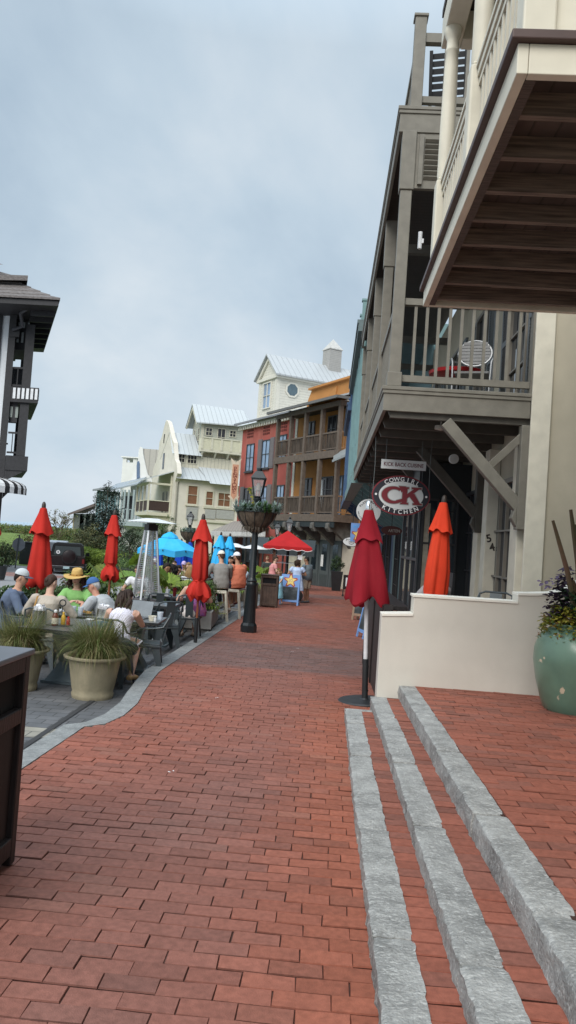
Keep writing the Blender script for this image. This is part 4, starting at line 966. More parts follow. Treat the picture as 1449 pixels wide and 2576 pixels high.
# ------------------------------------------------------------------ buildings at the end of the street
def ZA(x, y): return ((200+x*.5521)/1.5652, (1500+y*.5521)/1.5652)
def ZB(x, y): return ((850+x*.41408)/1.5652, (1300+y*.41408)/1.5652)
def ZL(x, y): return (x*.4464/1.5652, (950+y*.4464)/1.5652)
def LB(root=None, M=None):
    m = MB(); m.M = M; return m
def win(root, s0, s1, z0, z1, fm, gm, nx=2, nz=2, M=None, name='window', fw=.07, deep=.05, sill=None, y0=0.0, split=None):
    """framed window on a facade whose outer face is y=0 (outside is -y) in the root's own axes"""
    f = MB(); g = MB(); f.M = g.M = M; a, b = y0-deep, y0-.001
    f.box(s0, s0+fw, a, b, z0, z1); f.box(s1-fw, s1, a, b, z0, z1); f.box(s0+fw, s1-fw, a, b, z1-fw, z1); f.box(s0+fw, s1-fw, a, b, z0, z0+fw)
    for i in range(1, nx):
        c = s0+(s1-s0)*i/nx; f.box(c-.022, c+.022, a+.01, b, z0+fw, z1-fw)
    for j in range(1, nz):
        c = z0+(z1-z0)*j/nz; f.box(s0+fw, s1-fw, a+.014, b, c-.022, c+.022)
    if sill: f.box(s0-.08, s1+.08, y0-deep-.07, b, z0-.11, z0-.001)
    g.box(s0+fw*.5, s1-fw*.5, y0-.012, y0-.002, z0+fw*.5, z1-fw*.5)
    fo = f.build(name, fm, root); g.build('pane', gm, fo); return fo
RED = mat('weathered_red_stucco', (.36,.085,.068), .85, .16, .9, .25, 60, dirt=.12)
nt_, N_, L_, b_ = tail(RED)
blotch(RED, (.55,.22,.17), .7, .5, .75, .5)
ORANGE = mat('ochre_stucco', (.44,.20,.06), .85, .1, 1.2, .2, 60, dirt=.08)
TIMB = mat('grey_brown_timber', (.13,.10,.078), .65, .2, 6, .2, 40, dirt=.15)
TWIG = mat('twig_infill', (.075,.058,.045), .8, .6, 14, .6, 30, stretch=(1,1,.12))
METR = lapped('standing_seam_roof', (.42,.44,.45), 'X', .48, .42, .5, .05)
METRY = lapped('standing_seam_roof_side', (.42,.44,.45), 'Y', .48, .42, .5, .05)
IVORY = mat('ivory_paint', (.68,.66,.58), .6, .05, 5, dirt=.05); IVCLAP = lapped('ivory_clapboard', (.68,.66,.58), 'Z', .2, .6, .5)
SKYGL = mat('painted_sky_glass', (.22,.32,.46), .1, .35, .5, spec=.8)  # blue sky reflection painted into the pane colour
DARKW = mat('dark_window', (.035,.035,.04), .15, .4, .6)
GREYSH = mat('grey_shutter', (.15,.135,.14), .6, .1)
ANG = rad(-58.7); NIN = V((-sin(ANG), cos(ANG), 0))
Pr = V((1.54,47.24,-1.2)); Pg = Pr-NIN*1.8
def fr(x, y): return fac(*ZB(x, y), Pr, ANG)

red = empty('red_building', Pr+V((cos(ANG),sin(ANG),0))*-17.4, ANG, 'red stucco building with white bracketed cornice and pale metal roof beside the ochre gallery', 'building')
S0 = -17.4; q = lambda s: s-S0                    # local x from the far corner
mb = MB(); mb.box(0, q(-8.15), 0, 11, 0, 11.45); mb.build('wall', RED, red)
mb = MB(); mb.box(-.25, q(-8.2), -.25, .3, 11.62, 11.78); mb.box(-.16, q(-8.2), -.14, .2, 11.45, 11.619)
k = 0
while k*.42 < q(-8.4): mb.box(-.2+k*.42, k*.42, -.33, -.141, 11.40, 11.615); k += 1
mb.build('cornice', IVORY, red)
RD = 6.2
mb = MB(); mb.add([(-.45,-.55,11.80),(q(-8.2),-.55,11.80),(q(-8.2),RD,14.3),(-.45,RD,14.3),(-.45,-.55,11.9),(q(-8.2),-.55,11.9),(q(-8.2),RD,14.42),(-.45,RD,14.42)], [(0,1,2,3),(7,6,5,4),(0,4,5,1),(0,3,7,4),(1,5,6,2)])
mb.build('roof', METR, red)
mb = MB(); mb.bar((-.45,-.6,11.86),(q(-8.2),-.6,11.86),.14,.14); mb.build('gutter', mat('grey_gutter', (.22,.23,.25), .4), red)
BLACKF = mat('black_sash', (.025,.025,.028), .4)
for (s0, s1, z0, z1, sh) in ((-16.35,-14.95,8.0,10.2,0), (-13.55,-12.2,8.1,10.3,3), (-16.3,-14.85,4.9,6.7,1), (-13.35,-12.2,4.95,6.75,2), (-10.8,-9.6,8.5,10.45,0), (-10.6,-9.45,4.9,6.75,0), (-16,-14.6,1.2,3.3,0)):
    win(red, q(s0), q(s1), z0, z1, BLACKF, SKYGL if sh != 1 else DARKW, 2, 2, sill=True, deep=.07)
    if sh:
        for sd in ((-1, 1) if sh != 2 else (1,)):
            c = q(s0)-.36 if sd < 0 else q(s1)+.36
            mb = MB(); mb.box(c-.34, c+.34, -.07, -.012, z0-.02, z1+.1); mb.box(c-.27, c+.27, -.09, -.071, z0+.1, z1-.05); mb.build('shutter', GREYSH, red)
for s0 in (-16.45, -13.6, -10.85):
    mb = MB()
    for i in range(4):
        for j in range(3): mb.box(q(s0)+i*.3, q(s0)+i*.3+.2, -.03, -.002, 10.72+j*.24, 10.72+j*.24+.15)
    mb.build('cast_grille', mat('dark_red_grille', (.13,.03,.025), .8), red)
# dormer wing on the roof
D0, D1, DZ0, DZ1, DP = q(-14.95), q(-11.9), 11.9, 14.95, 16.9
DD = 9.0
mb = MB(); mb.box(D0, D1, .05, DD, DZ0, DZ1); mb.prism([(D0,.05,DZ1+.001),(D1,.05,DZ1+.001),((D0+D1)/2,.05,DP-.25)], (0,DD-.05,0)); dw = mb.build('dormer', IVCLAP, red)
mb = MB(); xm = (D0+D1)/2
mb.box(D0-.02, D0+.3, .0, .049, DZ0, DZ1); mb.box(D1-.3, D1+.02, .0, .049, DZ0, DZ1); mb.box(D1+.001, D1+.03, .0, .3, DZ0, DZ1); mb.box(D0-.3, D1+.3, -.12, .06, DZ1, DZ1+.22); mb.box(D1+.03,D1+.3,.061,DD,DZ1,DZ1+.2)
mb.prism([(D0-.3,-.1,DZ1+.222),(D0+.1,-.1,DZ1+.222),(xm,-.1,DP-.42),(xm,-.1,DP-.12)], (0,.15,0)); mb.prism([(D1+.3,-.1,DZ1+.222),(xm,-.1,DP-.12),(xm,-.1,DP-.42),(D1-.1,-.1,DZ1+.222)], (0,.15,0))
mb.build('dormer_trim', IVORY, dw)
mb = MB()
for sd in (-1, 1):
    e = (D0-.42) if sd < 0 else (D1+.42)
    pts = [(e,-.3,DZ1+.12),(xm,-.3,DP-.02),(xm,-.3,DP+.1),(e,-.3,DZ1+.24)]
    mb.prism(pts if sd < 0 else pts[::-1], (0,DD+.3,0))
mb.build('dormer_roof', METRY, dw)
win(red, q(-14.1), q(-12.75), 12.75, 14.8, IVORY, SKYGL, 2, 2, deep=.1, y0=.04, name='dormer_window')
mb = MB(); cy_, cz_ = 1.35, 14.55-.0
oct_ = [(D1+.02, cy_+.62*cos(PI/8+PI*k/4), 14.2+.62*sin(PI/8+PI*k/4)) for k in range(8)]
mb.prism(oct_, (.05,0,0)); o8 = mb.build('octagon_window', IVORY, red)
mb = MB(); mb.prism([(D1+.071, cy_+.47*cos(PI/8+PI*k/4), 14.2+.47*sin(PI/8+PI*k/4)) for k in range(8)], (.01,0,0)); mb.build('pane', mat('slate_glass', (.10,.15,.18), .15), o8)
# louvred ridge vents
def ridge_vent(root, x, y, z, w, h):
    mb = MB(); mb.box(x-w, x+w, y-w, y+w, z-.5, z+h); v = mb.build('ridge_vent', lapped('grey_louvres', (.42,.41,.39), 'Z', .14, .6, .8), root)
    mb = MB(); mb.box(x-w-.06, x+w+.06, y-w-.06, y+w+.06, z+h, z+h+.06)
    mb.add([(x-w-.06,y-w-.06,z+h+.061),(x+w+.06,y-w-.06,z+h+.061),(x+w+.06,y+w+.06,z+h+.061),(x-w-.06,y+w+.06,z+h+.061),(x,y,z+h+.95)], [(0,1,4),(1,2,4),(2,3,4),(3,0,4)])
    mb.build('vent_cap', mat('pale_grey_metal', (.5,.49,.46), .5), v)
ridge_vent(red, xm, 5.6, DP, .55, 1.35); ridge_vent(red, xm+1.6, 12.5, DP-.6, .6, 1.2)
# wavy metal awning over the red building's cafe
mb = MB()
aw = empty('cafe_awning', (0,0,0), 0, 'pale corrugated metal awning with scalloped edge over the red building cafe', 'awning')
A0, A1_ = at(531, 1336, 56), at(668, 1338, 55); n = 60
P0_ = [A0+(A1_-A0)*(i/n) for i in range(n+1)]
B0, B1_ = at(588, 1312, 59.5), at(668, 1312, 57.5); Q0_ = [B0+(B1_-B0)*(i/n) for i in range(n+1)]
vs = [p+V((0,0,.04*(i % 2))) for i, p in enumerate(P0_)]+[p+V((0,0,.04*(i % 2))) for i, p in enumerate(Q0_)]
mb.add(vs, [(i,i+1,n+2+i,n+1+i) for i in range(n)])
mb.build('awning_roof', lapped('corrugated_awning', (.34,.32,.29), 'X', .22, .6, .6), aw)
mb = MB()
for i in range(n): 
    a, b = P0_[i], P0_[i+1]; c = (a+b)/2; mb.prism([a,b,b-V((0,0,.28)),c-V((0,0,.42)),a-V((0,0,.28))], (0,.03,0))
mb.build('scalloped_valance', mat('pale_valance', (.55,.55,.55), .6), aw)
mb = MB()
for t in (.03,.35,.65,.97): p = A0+(A1_-A0)*t+V((0,.5,0)); mb.tube([p-V((0,0,.1)),V((p.x,p.y,gz(55)))],.07,8)
mb.build('awning_post', mat('dark_post', (.03,.03,.03), .5), aw)
# dark cafe front under the awning
cf = empty('cafe_pavilion', (0,0,0), 0, 'shaded cafe front with dark windows and blue lights under the metal awning', 'cafe front')
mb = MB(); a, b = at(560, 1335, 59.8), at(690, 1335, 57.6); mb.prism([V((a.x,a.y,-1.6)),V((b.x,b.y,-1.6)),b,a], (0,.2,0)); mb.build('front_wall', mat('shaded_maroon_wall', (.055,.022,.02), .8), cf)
for x0, x1, y0, y1, m in ((566,589,1342,1392,GLASS),(600,606,1342,1420,mat('red_timber_post',(.16,.05,.04),.6)),(612,640,1350,1415,GLASS)):
    mb = MB(); t0, t1 = at(x0,y0,58.4), at(x1,y1,58.4); mb.box(t0.x,t1.x,58.35,58.45,t1.z,t0.z); mb.build('cafe_window' if m is GLASS else 'cafe_post', m, cf)
mb = MB()
for x, y in ((611,1343),(618,1345),(643,1342)): p = at(x,y,57); mb.ball(p,.06,8,6)
mb.build('string_light', mat('violet_light', (.18,.1,1), .4, 0, emit=9), cf)
mb = MB(); p = at(648,1358,57.2); mb.M = frame(p,(1,0,0),(0,0,1),(0,-1,0)); mb.prism(ellipse(.55,.62,24), (0,0,.05)); tag(mb.build('round_sign', mat('mustard_sign', (.38,.22,.03), .6)), 'round mustard yellow sign hanging in the cafe shade', 'sign')

# ochre building with the two storey timber gallery
org = empty('ochre_building', Pr, ANG, 'ochre stucco building with two-storey twig-railed timber gallery on stone brackets', 'building')
mb = MB(); mb.box(-8.149, 4.0, 0, 10, -.4, 11.5); mb.build('wall', ORANGE, org)
mb = MB(); mb.box(-8.35, -8.05, -.06, -.001, 4.6, 11.4); mb.build('pilaster', IVORY, org)
GY = -1.8
for zt, nm in ((8.42,'upper_deck'), (4.52,'lower_deck')):
    mb = MB(); mb.box(-8.0, .45, GY, -.002, zt-.14, zt); mb.box(-8.0, .45, GY, GY+.14, zt-.45, zt-.141); mb.box(.31,.45,GY+.141,-.002,zt-.45,zt-.141); mb.build(nm, TIMB, org)
    mb = MB(); mb.box(-7.9,.3,GY+.145,-.01,zt-.17,zt-.145); mb.build('soffit', SOFFIT, org)
mb = MB(); mb.box(-8.0,.3,GY+.16,-.01,11.40,11.43); mb.build('soffit', SOFFIT, org)
mb = MB(); mb.box(-8.0,.42,GY+.05,GY+.12,3.72,4.068); mb.build('frieze', mat('black_green_frieze', (.022,.03,.033), .6), org)
mb = MB(); mb.box(-8.0,.45,GY,GY+.15,11.1,11.4); mb.box(.3,.45,GY+.151,-.002,11.1,11.4); mb.build('top_beam', TIMB, org)
ps = [-7.85,-5.9,-3.9,-1.82,.28]
for z0, z1 in ((4.521,7.96),(8.421,11.1)):
    for s in ps:
        mb = MB(); mb.box(s-.12,s+.12,GY+.02,GY+.26,z0,z1); mb.build('post', TIMB, org)
    mb = MB(); mb.box(.3,.44,-.3,-.002,z0,z1); mb.build('post', TIMB, org)
    for a, b in zip(ps, ps[1:]):
        mb = MB(); mb.box(a+.121,b-.121,GY+.09,GY+.2,z0+1.06,z0+1.16); mb.box(a+.121,b-.121,GY+.1,GY+.19,z0+.08,z0+.15); r_ = mb.build('railing', TIMB, org)
        mb = MB(); rg = random.Random(int(a*10)); x = a+.14
        while x < b-.14:
            w_ = rg.uniform(.03,.06); j = rg.uniform(-.06,.06); mb.bar((x,GY+.145,z0+.151),(min(b-.13,max(a+.13,x+j)),GY+.145+rg.uniform(-.02,.02),z0+1.059),w_,w_); x += rg.uniform(.065,.105)
        mb.build('twig_infill', TWIG, r_)
    mb = MB(); railing(mb, (.37,GY+.26),(.37,-.3), z0+.12, z0+1.1, .15); mb.build('end_railing', mat('ochre_rail', (.3,.17,.08), .7), org)
# gallery roof, ochre attic parapets, wavy gutters
mb = MB(); mb.add([(-8.3,GY-.5,11.45),(.9,GY-.5,11.45),(.9,1.5,12.75),(-8.3,1.5,12.75),(-8.3,GY-.5,11.55),(.9,GY-.5,11.55),(.9,1.5,12.87),(-8.3,1.5,12.87)], [(0,1,2,3),(7,6,5,4),(0,4,5,1),(0,3,7,4),(1,5,6,2)]); mb.build('gallery_roof', METR, org)
mb = MB(); mb.bar((-8.3,GY-.56,11.47),(.95,GY-.56,11.47),.15,.17); mb.bar((.95,GY-.5,11.47),(.95,1.4,11.47),.15,.17); mb.build('gutter', mat('dark_gutter', (.13,.13,.125), .45), org)
_f = lambda x, y: fac(*ZB(x, y), Pr+NIN*.9, ANG)
(q0,zq0),(q1,zq1),(q2,zq2) = _f(880,655), _f(900,600), _f(912,572)
mb = MB(); mb.prism([(q0-.2,.9,zq0-.6),(4.5,.9,zq0-.6),(4.5,.9,zq2+.15),(q2,.9,zq2),(q2-.12,.9,zq1),(q1-.1,.9,(zq0+zq1)/2),(q0,.9,zq0)], (0,.35,0)); mb.build('parapet', ORANGE, org)
mb = MB(); mb.bar((q2-.1,.9,zq2+.05),(4.5,.9,zq2+.2),.5,.14); mb.build('parapet_cap', ORANGE, org)
mb = MB(); mb.prism([(-6.3,.8,12.5),(-4.6,.8,12.5),(-4.5,.8,13.35)], (0,.3,0)); mb.build('low_parapet', ORANGE, org)
mb = MB(); mb.add([(-8.2,1.5,12.85),(4.5,1.5,12.85),(4.5,7,15.9),(-8.2,7,15.9)], [(0,1,2,3)]); mb.add([(4.5,7,15.9),(-8.2,7,15.9),(-8.2,12,12),(4.5,12,12)],[(0,1,2,3)]); mb.build('roof', METR, org)
GREYF = mat('grey_door_frame', (.09,.095,.10), .5)
for s0, s1, z0, z1, m in ((-6.75,-5.6,8.43,11.0,DARKW),(-3.85,-2.75,8.43,11.1,DARKW),(-6.7,-5.5,4.53,7.1,DARKW),(-4.4,-2.75,4.53,7.1,DARKW),(-2.3,-1.55,4.53,7.1,SKYGL),(-1.0,.2,4.53,7.1,DARKW)):
    win(org, s0, s1, z0, z1, GREYF, m, 2, 3, deep=.09, name='gallery_door')
mb = MB(); mb.box(-4.37,-4.0,-.1,-.02,4.9,6.9); mb.build('pale_curtain', mat('pale_blind', (.55,.6,.62), .6), org)
# ground floor: cream piers, grey doors, scrolled stone brackets
mb = MB(); mb.box(-8.1, 1.0, -.12, -.002, -.5, 4.0); mb.build('ground_floor_wall', mat('cream_ground_floor', (.50,.45,.36), .8, .1, 2, dirt=.2), org)
for s in (-7.6,-5.75,-3.9,-2.05,-.2):
    mb = MB(); pr = [(GY+.15,4.05),(GY-.05,3.95),(GY-.08,3.65),(GY+.1,3.45),(GY+.5,3.5),(-.9,3.2),(-.3,2.75),(-.121,2.5),(-.121,4.05)]
    mb.prism([(s-.16,y,z) for y, z in pr], (.32,0,0)); mb.build('stone_bracket', mat('worn_stone', (.12,.115,.105), .8, .3, 4), org)
mb = MB(); mb.box(-7.95,.4,GY+.1,-.125,4.055,4.065); mb.build('bracket_soffit', SOFFIT, org)
GDOOR = mat('grey_green_doors', (.075,.088,.09), .5, .1)
mb = MB(); mb.box(-5.1,-1.0,-.2,-.121,-.3,2.95); dr = mb.build('shop_doors', GDOOR, org)
for i in range(3):
    s = -4.95+i*1.32
    for j, (za, zb) in enumerate(((1.5,2.7),)):
        mb = MB(); mb.box(s+.35,s+.95,-.215,-.201,za-.5,zb); mb.build('pane', GLASS, dr)
    mb = MB(); mb.box(s-.03,s+.0,-.23,-.201,-.3,2.9); mb.box(s+.2,s+1.1,-.216,-.201,-.1,.75); mb.build('door_stile', mat('dark_grey_door', (.05,.06,.062), .5), dr)
mb = MB(); mb.box(-3.35,-3.05,-.222,-.217,1.25,2.0); mb.build('paper_notice', mat('paper', (.8,.8,.78), .7), dr)
mb = MB(); letter(mb, '5', 0, 0, .24); mb.M = None
ms = MB(); ms.M = frame((-3.1,-.125,3.3),(1,0,0),(0,0,1),(0,-1,0)); letter(ms, '5', 0, 0, .26, bold=.02); ms.build('house_number', mat('brass_grey', (.16,.14,.12), .4), org)
# little metal eave on the ochre building's street end
mb = MB(); a, b = at(838, 1160, 44.5), at(885, 1140, 42); mb.add([a,b,b+V((0,2.5,.7)),a+V((0,2.5,.7))],[(0,1,2,3)]); mb.bar(a,b,.14,.14)
o = mb.build('metal_eave', mat('grey_gutter_metal', (.26,.28,.28), .4), None); o.parent = org; o.matrix_parent_inverse = (Matrix.Translation(org.location) @ Matrix.Rotation(ANG, 4, 'Z')).inverted()

# cream house with the curled dutch gable
PP = at(437, 1300, 78); PP.z = -1.55; AN = rad(24)
pen = empty('dutch_gable_house', PP, AN, 'cream house with tall curled dutch gable, corner balcony and top lookout tower', 'building')
fp = lambda x, y: fac(*ZA(x, y), PP, AN)
fg = lambda x, y: fac(*ZA(x, y), PP, rad(114))
PCR = mat('pale_cream_stucco', (.64,.60,.52), .85, .06, 1.5, .2, 60, dirt=.05); PTR = mat('butter_trim', (.56,.535,.43), .6, .06)
BLIND = mat('brown_blind', (.20,.095,.05), .6, .15)
MPT = lapped('pale_metal_roof', (.46,.49,.50), 'X', .5, .42, .4, .04)
zt = fp(915,690)[1]; xr = fp(1345,740)[0]+4
mb = MB(); mb.box(0, xr, 0, 9, -.5, zt); mb.build('wall', PCR, pen)
mb = MB(); z2 = fp(910,600)[1]; yb_ = 1.9
mb.add([(-.1,-.6,zt-.1),(fp(1125,705)[0],-.6,zt-.1),(fp(1125,705)[0],yb_,z2),(-.1,yb_,z2)], [(0,1,2,3)])
mb.add([(fp(1125,705)[0],-.9,zt-.35),(xr,-.9,zt-.35),(xr,yb_,z2+.2),(fp(1080,620)[0],yb_,z2+.2)], [(0,1,2,3)]); mb.build('lower_roof', MPT, pen)
z3 = fp(890,515)[1]; mb = MB(); mb.box(0, xr, yb_, 9, zt, z3+.1); mb.build('attic_wall', lapped('butter_boards', (.58,.55,.44), 'X', .4, .6, .4), pen)
def fpd(x, y, d):                                  # spot on a plane set back by d
    return fac(*ZA(x, y), PP+V((-sin(AN),cos(AN),0))*d, AN)
for a, b in (((890,515),(955,585)), ((975,525),(1040,595))):
    (s0, z1), (s1, z0) = fpd(*a, yb_), fpd(*b, yb_); win(pen, s0, s1, z0, z1, PTR, DARKW, 3, 2, y0=yb_-.0, deep=.08, name='attic_window')
(ra, za), (rb, zb), (rc, zc) = fpd(870,365,4.2), fpd(1030,385,4.2), fpd(1080,530,yb_-.4)
mb = MB(); mb.add([(fpd(885,520,yb_-.4)[0]-.3,yb_-.5,z3+.12),(rc,yb_-.5,z3+.12),(rb,4.4,za),(ra-.3,4.4,za)], [(0,1,2,3)]); mb.add([(ra-.3,4.4,za),(rb,4.4,za),(rb,8.6,z3),(ra-.3,8.6,z3)],[(0,1,2,3)]); mb.build('main_roof', MPT, pen)
for (a, b, m) in (((975,738),(1045,888),1), ((1103,780),(1157,895),1), ((1190,790),(1280,905),2)):
    (s0, z1), (s1, z0) = fp(*a), fp(*b); win(pen, s0, s1, z0, z1, PTR, BLIND, m+0 if m > 1 else 1, 2, sill=True, deep=.1, fw=.12)
for (a, b) in (((968,898),(1040,990)), ((1100,915),(1170,985)), ((1180,918),(1300,990))):
    (s0, z1), (s1, z0) = fp(*a), fp(*b); mb = MB(); mb.box(s0,s1,-.12,-.001,z0,z1); mb.build('louvre_panel', lapped('grey_louvre_panel', (.42,.42,.40), 'Z', .16, .6, .8), pen)
(s0, z1), (s1, z0) = fp(1088,905), fp(1340,1008); mb = MB(); mb.box(s0,s1,-.16,-.001,z0-.25,z0); mb.box(s0,s1,-.16,-.001,z1,z1+.14); mb.build('bay_ledge', PTR, pen)
(s0, z1), (s1, z0) = fp(965,1040), fp(1030,1145); win(pen, s0, s1, z0-1, z1, PTR, DARKW, 2, 2, name='window', deep=.1)
# lookout tower
T0, T1 = fpd(1072,400,2.3)[0], fpd(1345,400,2.3)[0]; tz0, tz1 = fpd(1075,490,2.3)[1], fpd(1080,288,2.3)[1]
GCL = lapped('grey_green_clapboard', (.42,.43,.36), 'Z', .22, .65, .5)
mb = MB(); mb.box(T0, T1+.6, 2.3, 6.0, z2, tz0); mb.build('tower_base', lapped('butter_boards', (.58,.55,.44), 'X', .4, .6, .4), pen)
mb = MB(); mb.box(T0, T1+.6, 2.3, 6.3, tz0+.001, tz1); tx = (2.3+6.3)/2; mb.prism([(T0,2.3,tz1+.001),(T0,6.3,tz1+.001),(T0,tx,tz1+1.75)], (.2,0,0)); tw = mb.build('tower', GCL, pen)
mb = MB(); e0 = T0-.75
for sd in (-1, 1):
    ye = 1.75 if sd < 0 else 6.85
    mb.add([(e0,ye,tz1-.32),(T1+1.2,ye,tz1-.1),(T1+.9,tx,tz1+1.95),(e0,tx,tz1+2.0),(e0,ye,tz1-.2),(T1+1.2,ye,tz1+.02),(T1+.9,tx,tz1+2.05),(e0,tx,tz1+2.1)], [(0,1,2,3),(7,6,5,4),(0,4,5,1),(0,3,7,4),(1,5,6,2)])
mb.build('tower_roof', MPT, tw)
mb = MB(); mb.prism([(T0-.7,1.8,tz1-.4),(T0-.7,tx,tz1+1.8),(T0-.7,6.8,tz1-.4),(T0-.7,6.5,tz1-.4),(T0-.7,tx,tz1+1.45),(T0-.7,2.1,tz1-.4)], (.12,0,0)); mb.box(T0-.05,T0+.25,2.24,2.299,tz0,tz1); mb.build('gable_trim', PTR, tw)
for a, b in (((1105,330),(1150,395)), ((1190,335),(1240,470)), ((1275,350),(1320,405))):
    (s0, z1), (s1, z0) = fpd(*a, 2.3), fpd(*b, 2.3); win(pen, s0, s1, z0, z1, PTR, DARKW if s1-s0 < 1 else SKYGL, 2, 2, y0=2.3, deep=.08)
Mtw = frame((T0,0,0),(0,1,0),(-1,0,0),(0,0,1)); Mtw = frame((T0,6.3,0),(0,-1,0),(1,0,0),(0,0,1))
win(pen, .7, 1.3, tz1-2.0, tz1-.6, PTR, DARKW, 1, 2, M=Mtw); win(pen, 2.6, 3.2, tz1-2.0, tz1-.6, PTR, DARKW, 1, 2, M=Mtw)
for a, b in (((1095,535),(1145,630)), ((1180,545),(1230,640)), ((1262,550),(1290,640))):
    (s0, z1), (s1, z0) = fpd(*a, 2.3), fpd(*b, 2.3); win(pen, s0, s1, z0, z1, PTR, DARKW, 2, 2, y0=2.3, deep=.08)
# tower balcony
mb = MB(); zb0, zb1 = fpd(1070,490,1.3)[1], fpd(1070,395,1.3)[1]
mb.box(T0-.2,T1+.6,1.15,2.299,zb0-.15,zb0+.1); BAL = lapped('butter_balusters', (.58,.56,.42), 'X', .14, .6, .8)
bo = mb.build('balcony_floor', PTR, pen); mb = MB(); mb.box(T0-.2,T1+.6,1.15,1.2,zb0+.101,zb1-.12); mb.box(T0-.2,T0-.14,1.201,2.29,zb0+.101,zb1-.12); mb.build('balcony_balusters', BAL, bo)
mb = MB(); mb.box(T0-.26,T1+.6,1.08,1.26,zb1-.119,zb1)
for i in range(5): mb.box(T0-.24+(T1-T0)*i/4,T0-.0+(T1-T0)*i/4,1.1,1.25,zb0+.1,zb1-.12)
for i in range(4): mb.prism([(T0+(T1-T0)*i/3,2.29,zb0-1.2),(T0+(T1-T0)*i/3,1.2,zb0-.151),(T0+(T1-T0)*i/3,2.29,zb0-.151)],(.14,0,0))
mb.build('balcony_rail', PTR, bo)
# dutch gable on the sea side: outline pushed into a slab
G = [(880,720),(912,660),(905,585),(893,560),(888,500),(885,440),(868,395),(852,320),(842,290),(830,280),(818,320),(800,395),(782,440),(777,500),(765,560),(740,620),(730,690),(730,900)]
out = [fg(*g) for g in G]; out = [(s, max(z, 6)) for s, z in out]
smin, smax = min(s for s, z in out), max(s for s, z in out)
MG = frame((0,0,0),(0,1,0),(-1,0,0),(0,0,1))         # gable plane: along local +y, outward is -x
Mg = Matrix(((0,-1,0,0),(1,0,0,0),(0,0,1,0),(0,0,0,1)))
def gable_slab(pts, th, mbx):
    mbx.prism([(-.12, s, z) for s, z in pts], (th,0,0))
mb = MB(); base_ = [(0.0,-.5)]+[(0.0, out[0][1])]+out[1:-1]+[(smax,out[-1][1]),(smax,-.5)]
gable_slab(base_, .45, mb); mb.build('curled_gable', PCR, pen)
(sa, za_), (sb, zb_) = fg(822,515), fg(803,630)
mb = MB(); mb.box(-.17,-.121,min(sa,sb),max(sa,sb),zb_,za_); mb.build('slit_window', DARKW, pen)
sc_, zc_ = fg(820,412); mb = MB(); mb.tube([(-.16,sc_+.16*sin(t*2.2),zc_+.5-t) for t in [i*.1 for i in range(11)]],.06,6); mb.build('wall_anchor', mat('dark_iron', (.05,.05,.05), .6), pen)
# corner balcony on the gable
bz0 = fg(700,950)[1]; sN, sF = 1.2, 8.2; bd = -2.6
mb = MB(); mb.box(bd,-.121,sN,sF,bz0-.35,bz0)
for i in range(6): mb.prism([(bd+.1,sN+.3+(sF-sN-.6)*i/5,bz0-.351),(-.13,sN+.3+(sF-sN-.6)*i/5,bz0-.351),(-.13,sN+.3+(sF-sN-.6)*i/5,bz0-1.1)],(0,.16,0))
bf = mb.build('porch_floor', PTR, pen)
rz0 = fg(860,640)[1]
mb = MB(); mb.add([(bd-.9,sN-.4,bz0+3.05),(bd-.9,sF+.4,bz0+3.05),(-.12,sF+.4,bz0+4.3),(-.12,sN-.4,bz0+4.3),(bd-.9,sN-.4,bz0+3.17),(bd-.9,sF+.4,bz0+3.17),(-.12,sF+.4,bz0+4.42),(-.12,sN-.4,bz0+4.42)],[(0,1,2,3),(7,6,5,4),(0,4,5,1),(0,3,7,4),(1,5,6,2)]); mb.build('porch_roof', lapped('porch_metal', (.52,.55,.56), 'Y', .5, .45, .4), pen)
for s in (sN+.1, sN+2.4, sN+4.6, sF-.1):
    mb = MB(); mb.box(bd+.02,bd+.2,s-.09,s+.09,bz0+.001,bz0+3.1); mb.build('porch_post', PTR, pen)
for a in (sN+.1,):
    mb = MB(); mb.box(-.31,-.14,a-.09,a+.09,bz0+.001,bz0+3.9); mb.build('porch_post', PTR, pen)
mb = MB(); mb.box(bd+.02,bd+.2,sN,sF,bz0+2.85,bz0+3.08); mb.box(bd+.201,-.13,sN,sN+.16,bz0+2.85,bz0+3.05); mb.build('porch_beam', PTR, pen)
SLAT = lapped('dark_brown_slats', (.06,.035,.032), 'Z', .1, .6, .7)
mb = MB(); mb.box(bd+.06,bd+.14,sN+.19,sF-.19,bz0+.15,bz0+1.15); mb.box(bd+.2,-.32,sN+.05,sN+.13,bz0+.15,bz0+1.15); mb.build('porch_slat_rail', SLAT, pen)
mb = MB(); mb.box(bd+.0,bd+.2,sN+.19,sF-.19,bz0+1.151,bz0+1.24); mb.box(bd+.2,-.32,sN+.0,sN+.18,bz0+1.151,bz0+1.24); mb.build('porch_top_rail', PTR, pen)
for s in (sN+1.6, sN+3.4): win(pen, -s-1.1, -s, bz0, bz0+2.4, PTR, DARKW, 2, 2, M=frame((-.12,0,0),(0,-1,0),(1,0,0),(0,0,1)), name='french_window')
mb = MB(); p0 = fp(890,720); mb.tube([(.2,-.1,zt-.2),(.12,-.12,zt-.5),(.1,-.12,zt-1),(.1,-.12,-.4)],.06,8); mb.build('downpipe', mat('taupe_downpipe', (.35,.33,.27), .5), pen)
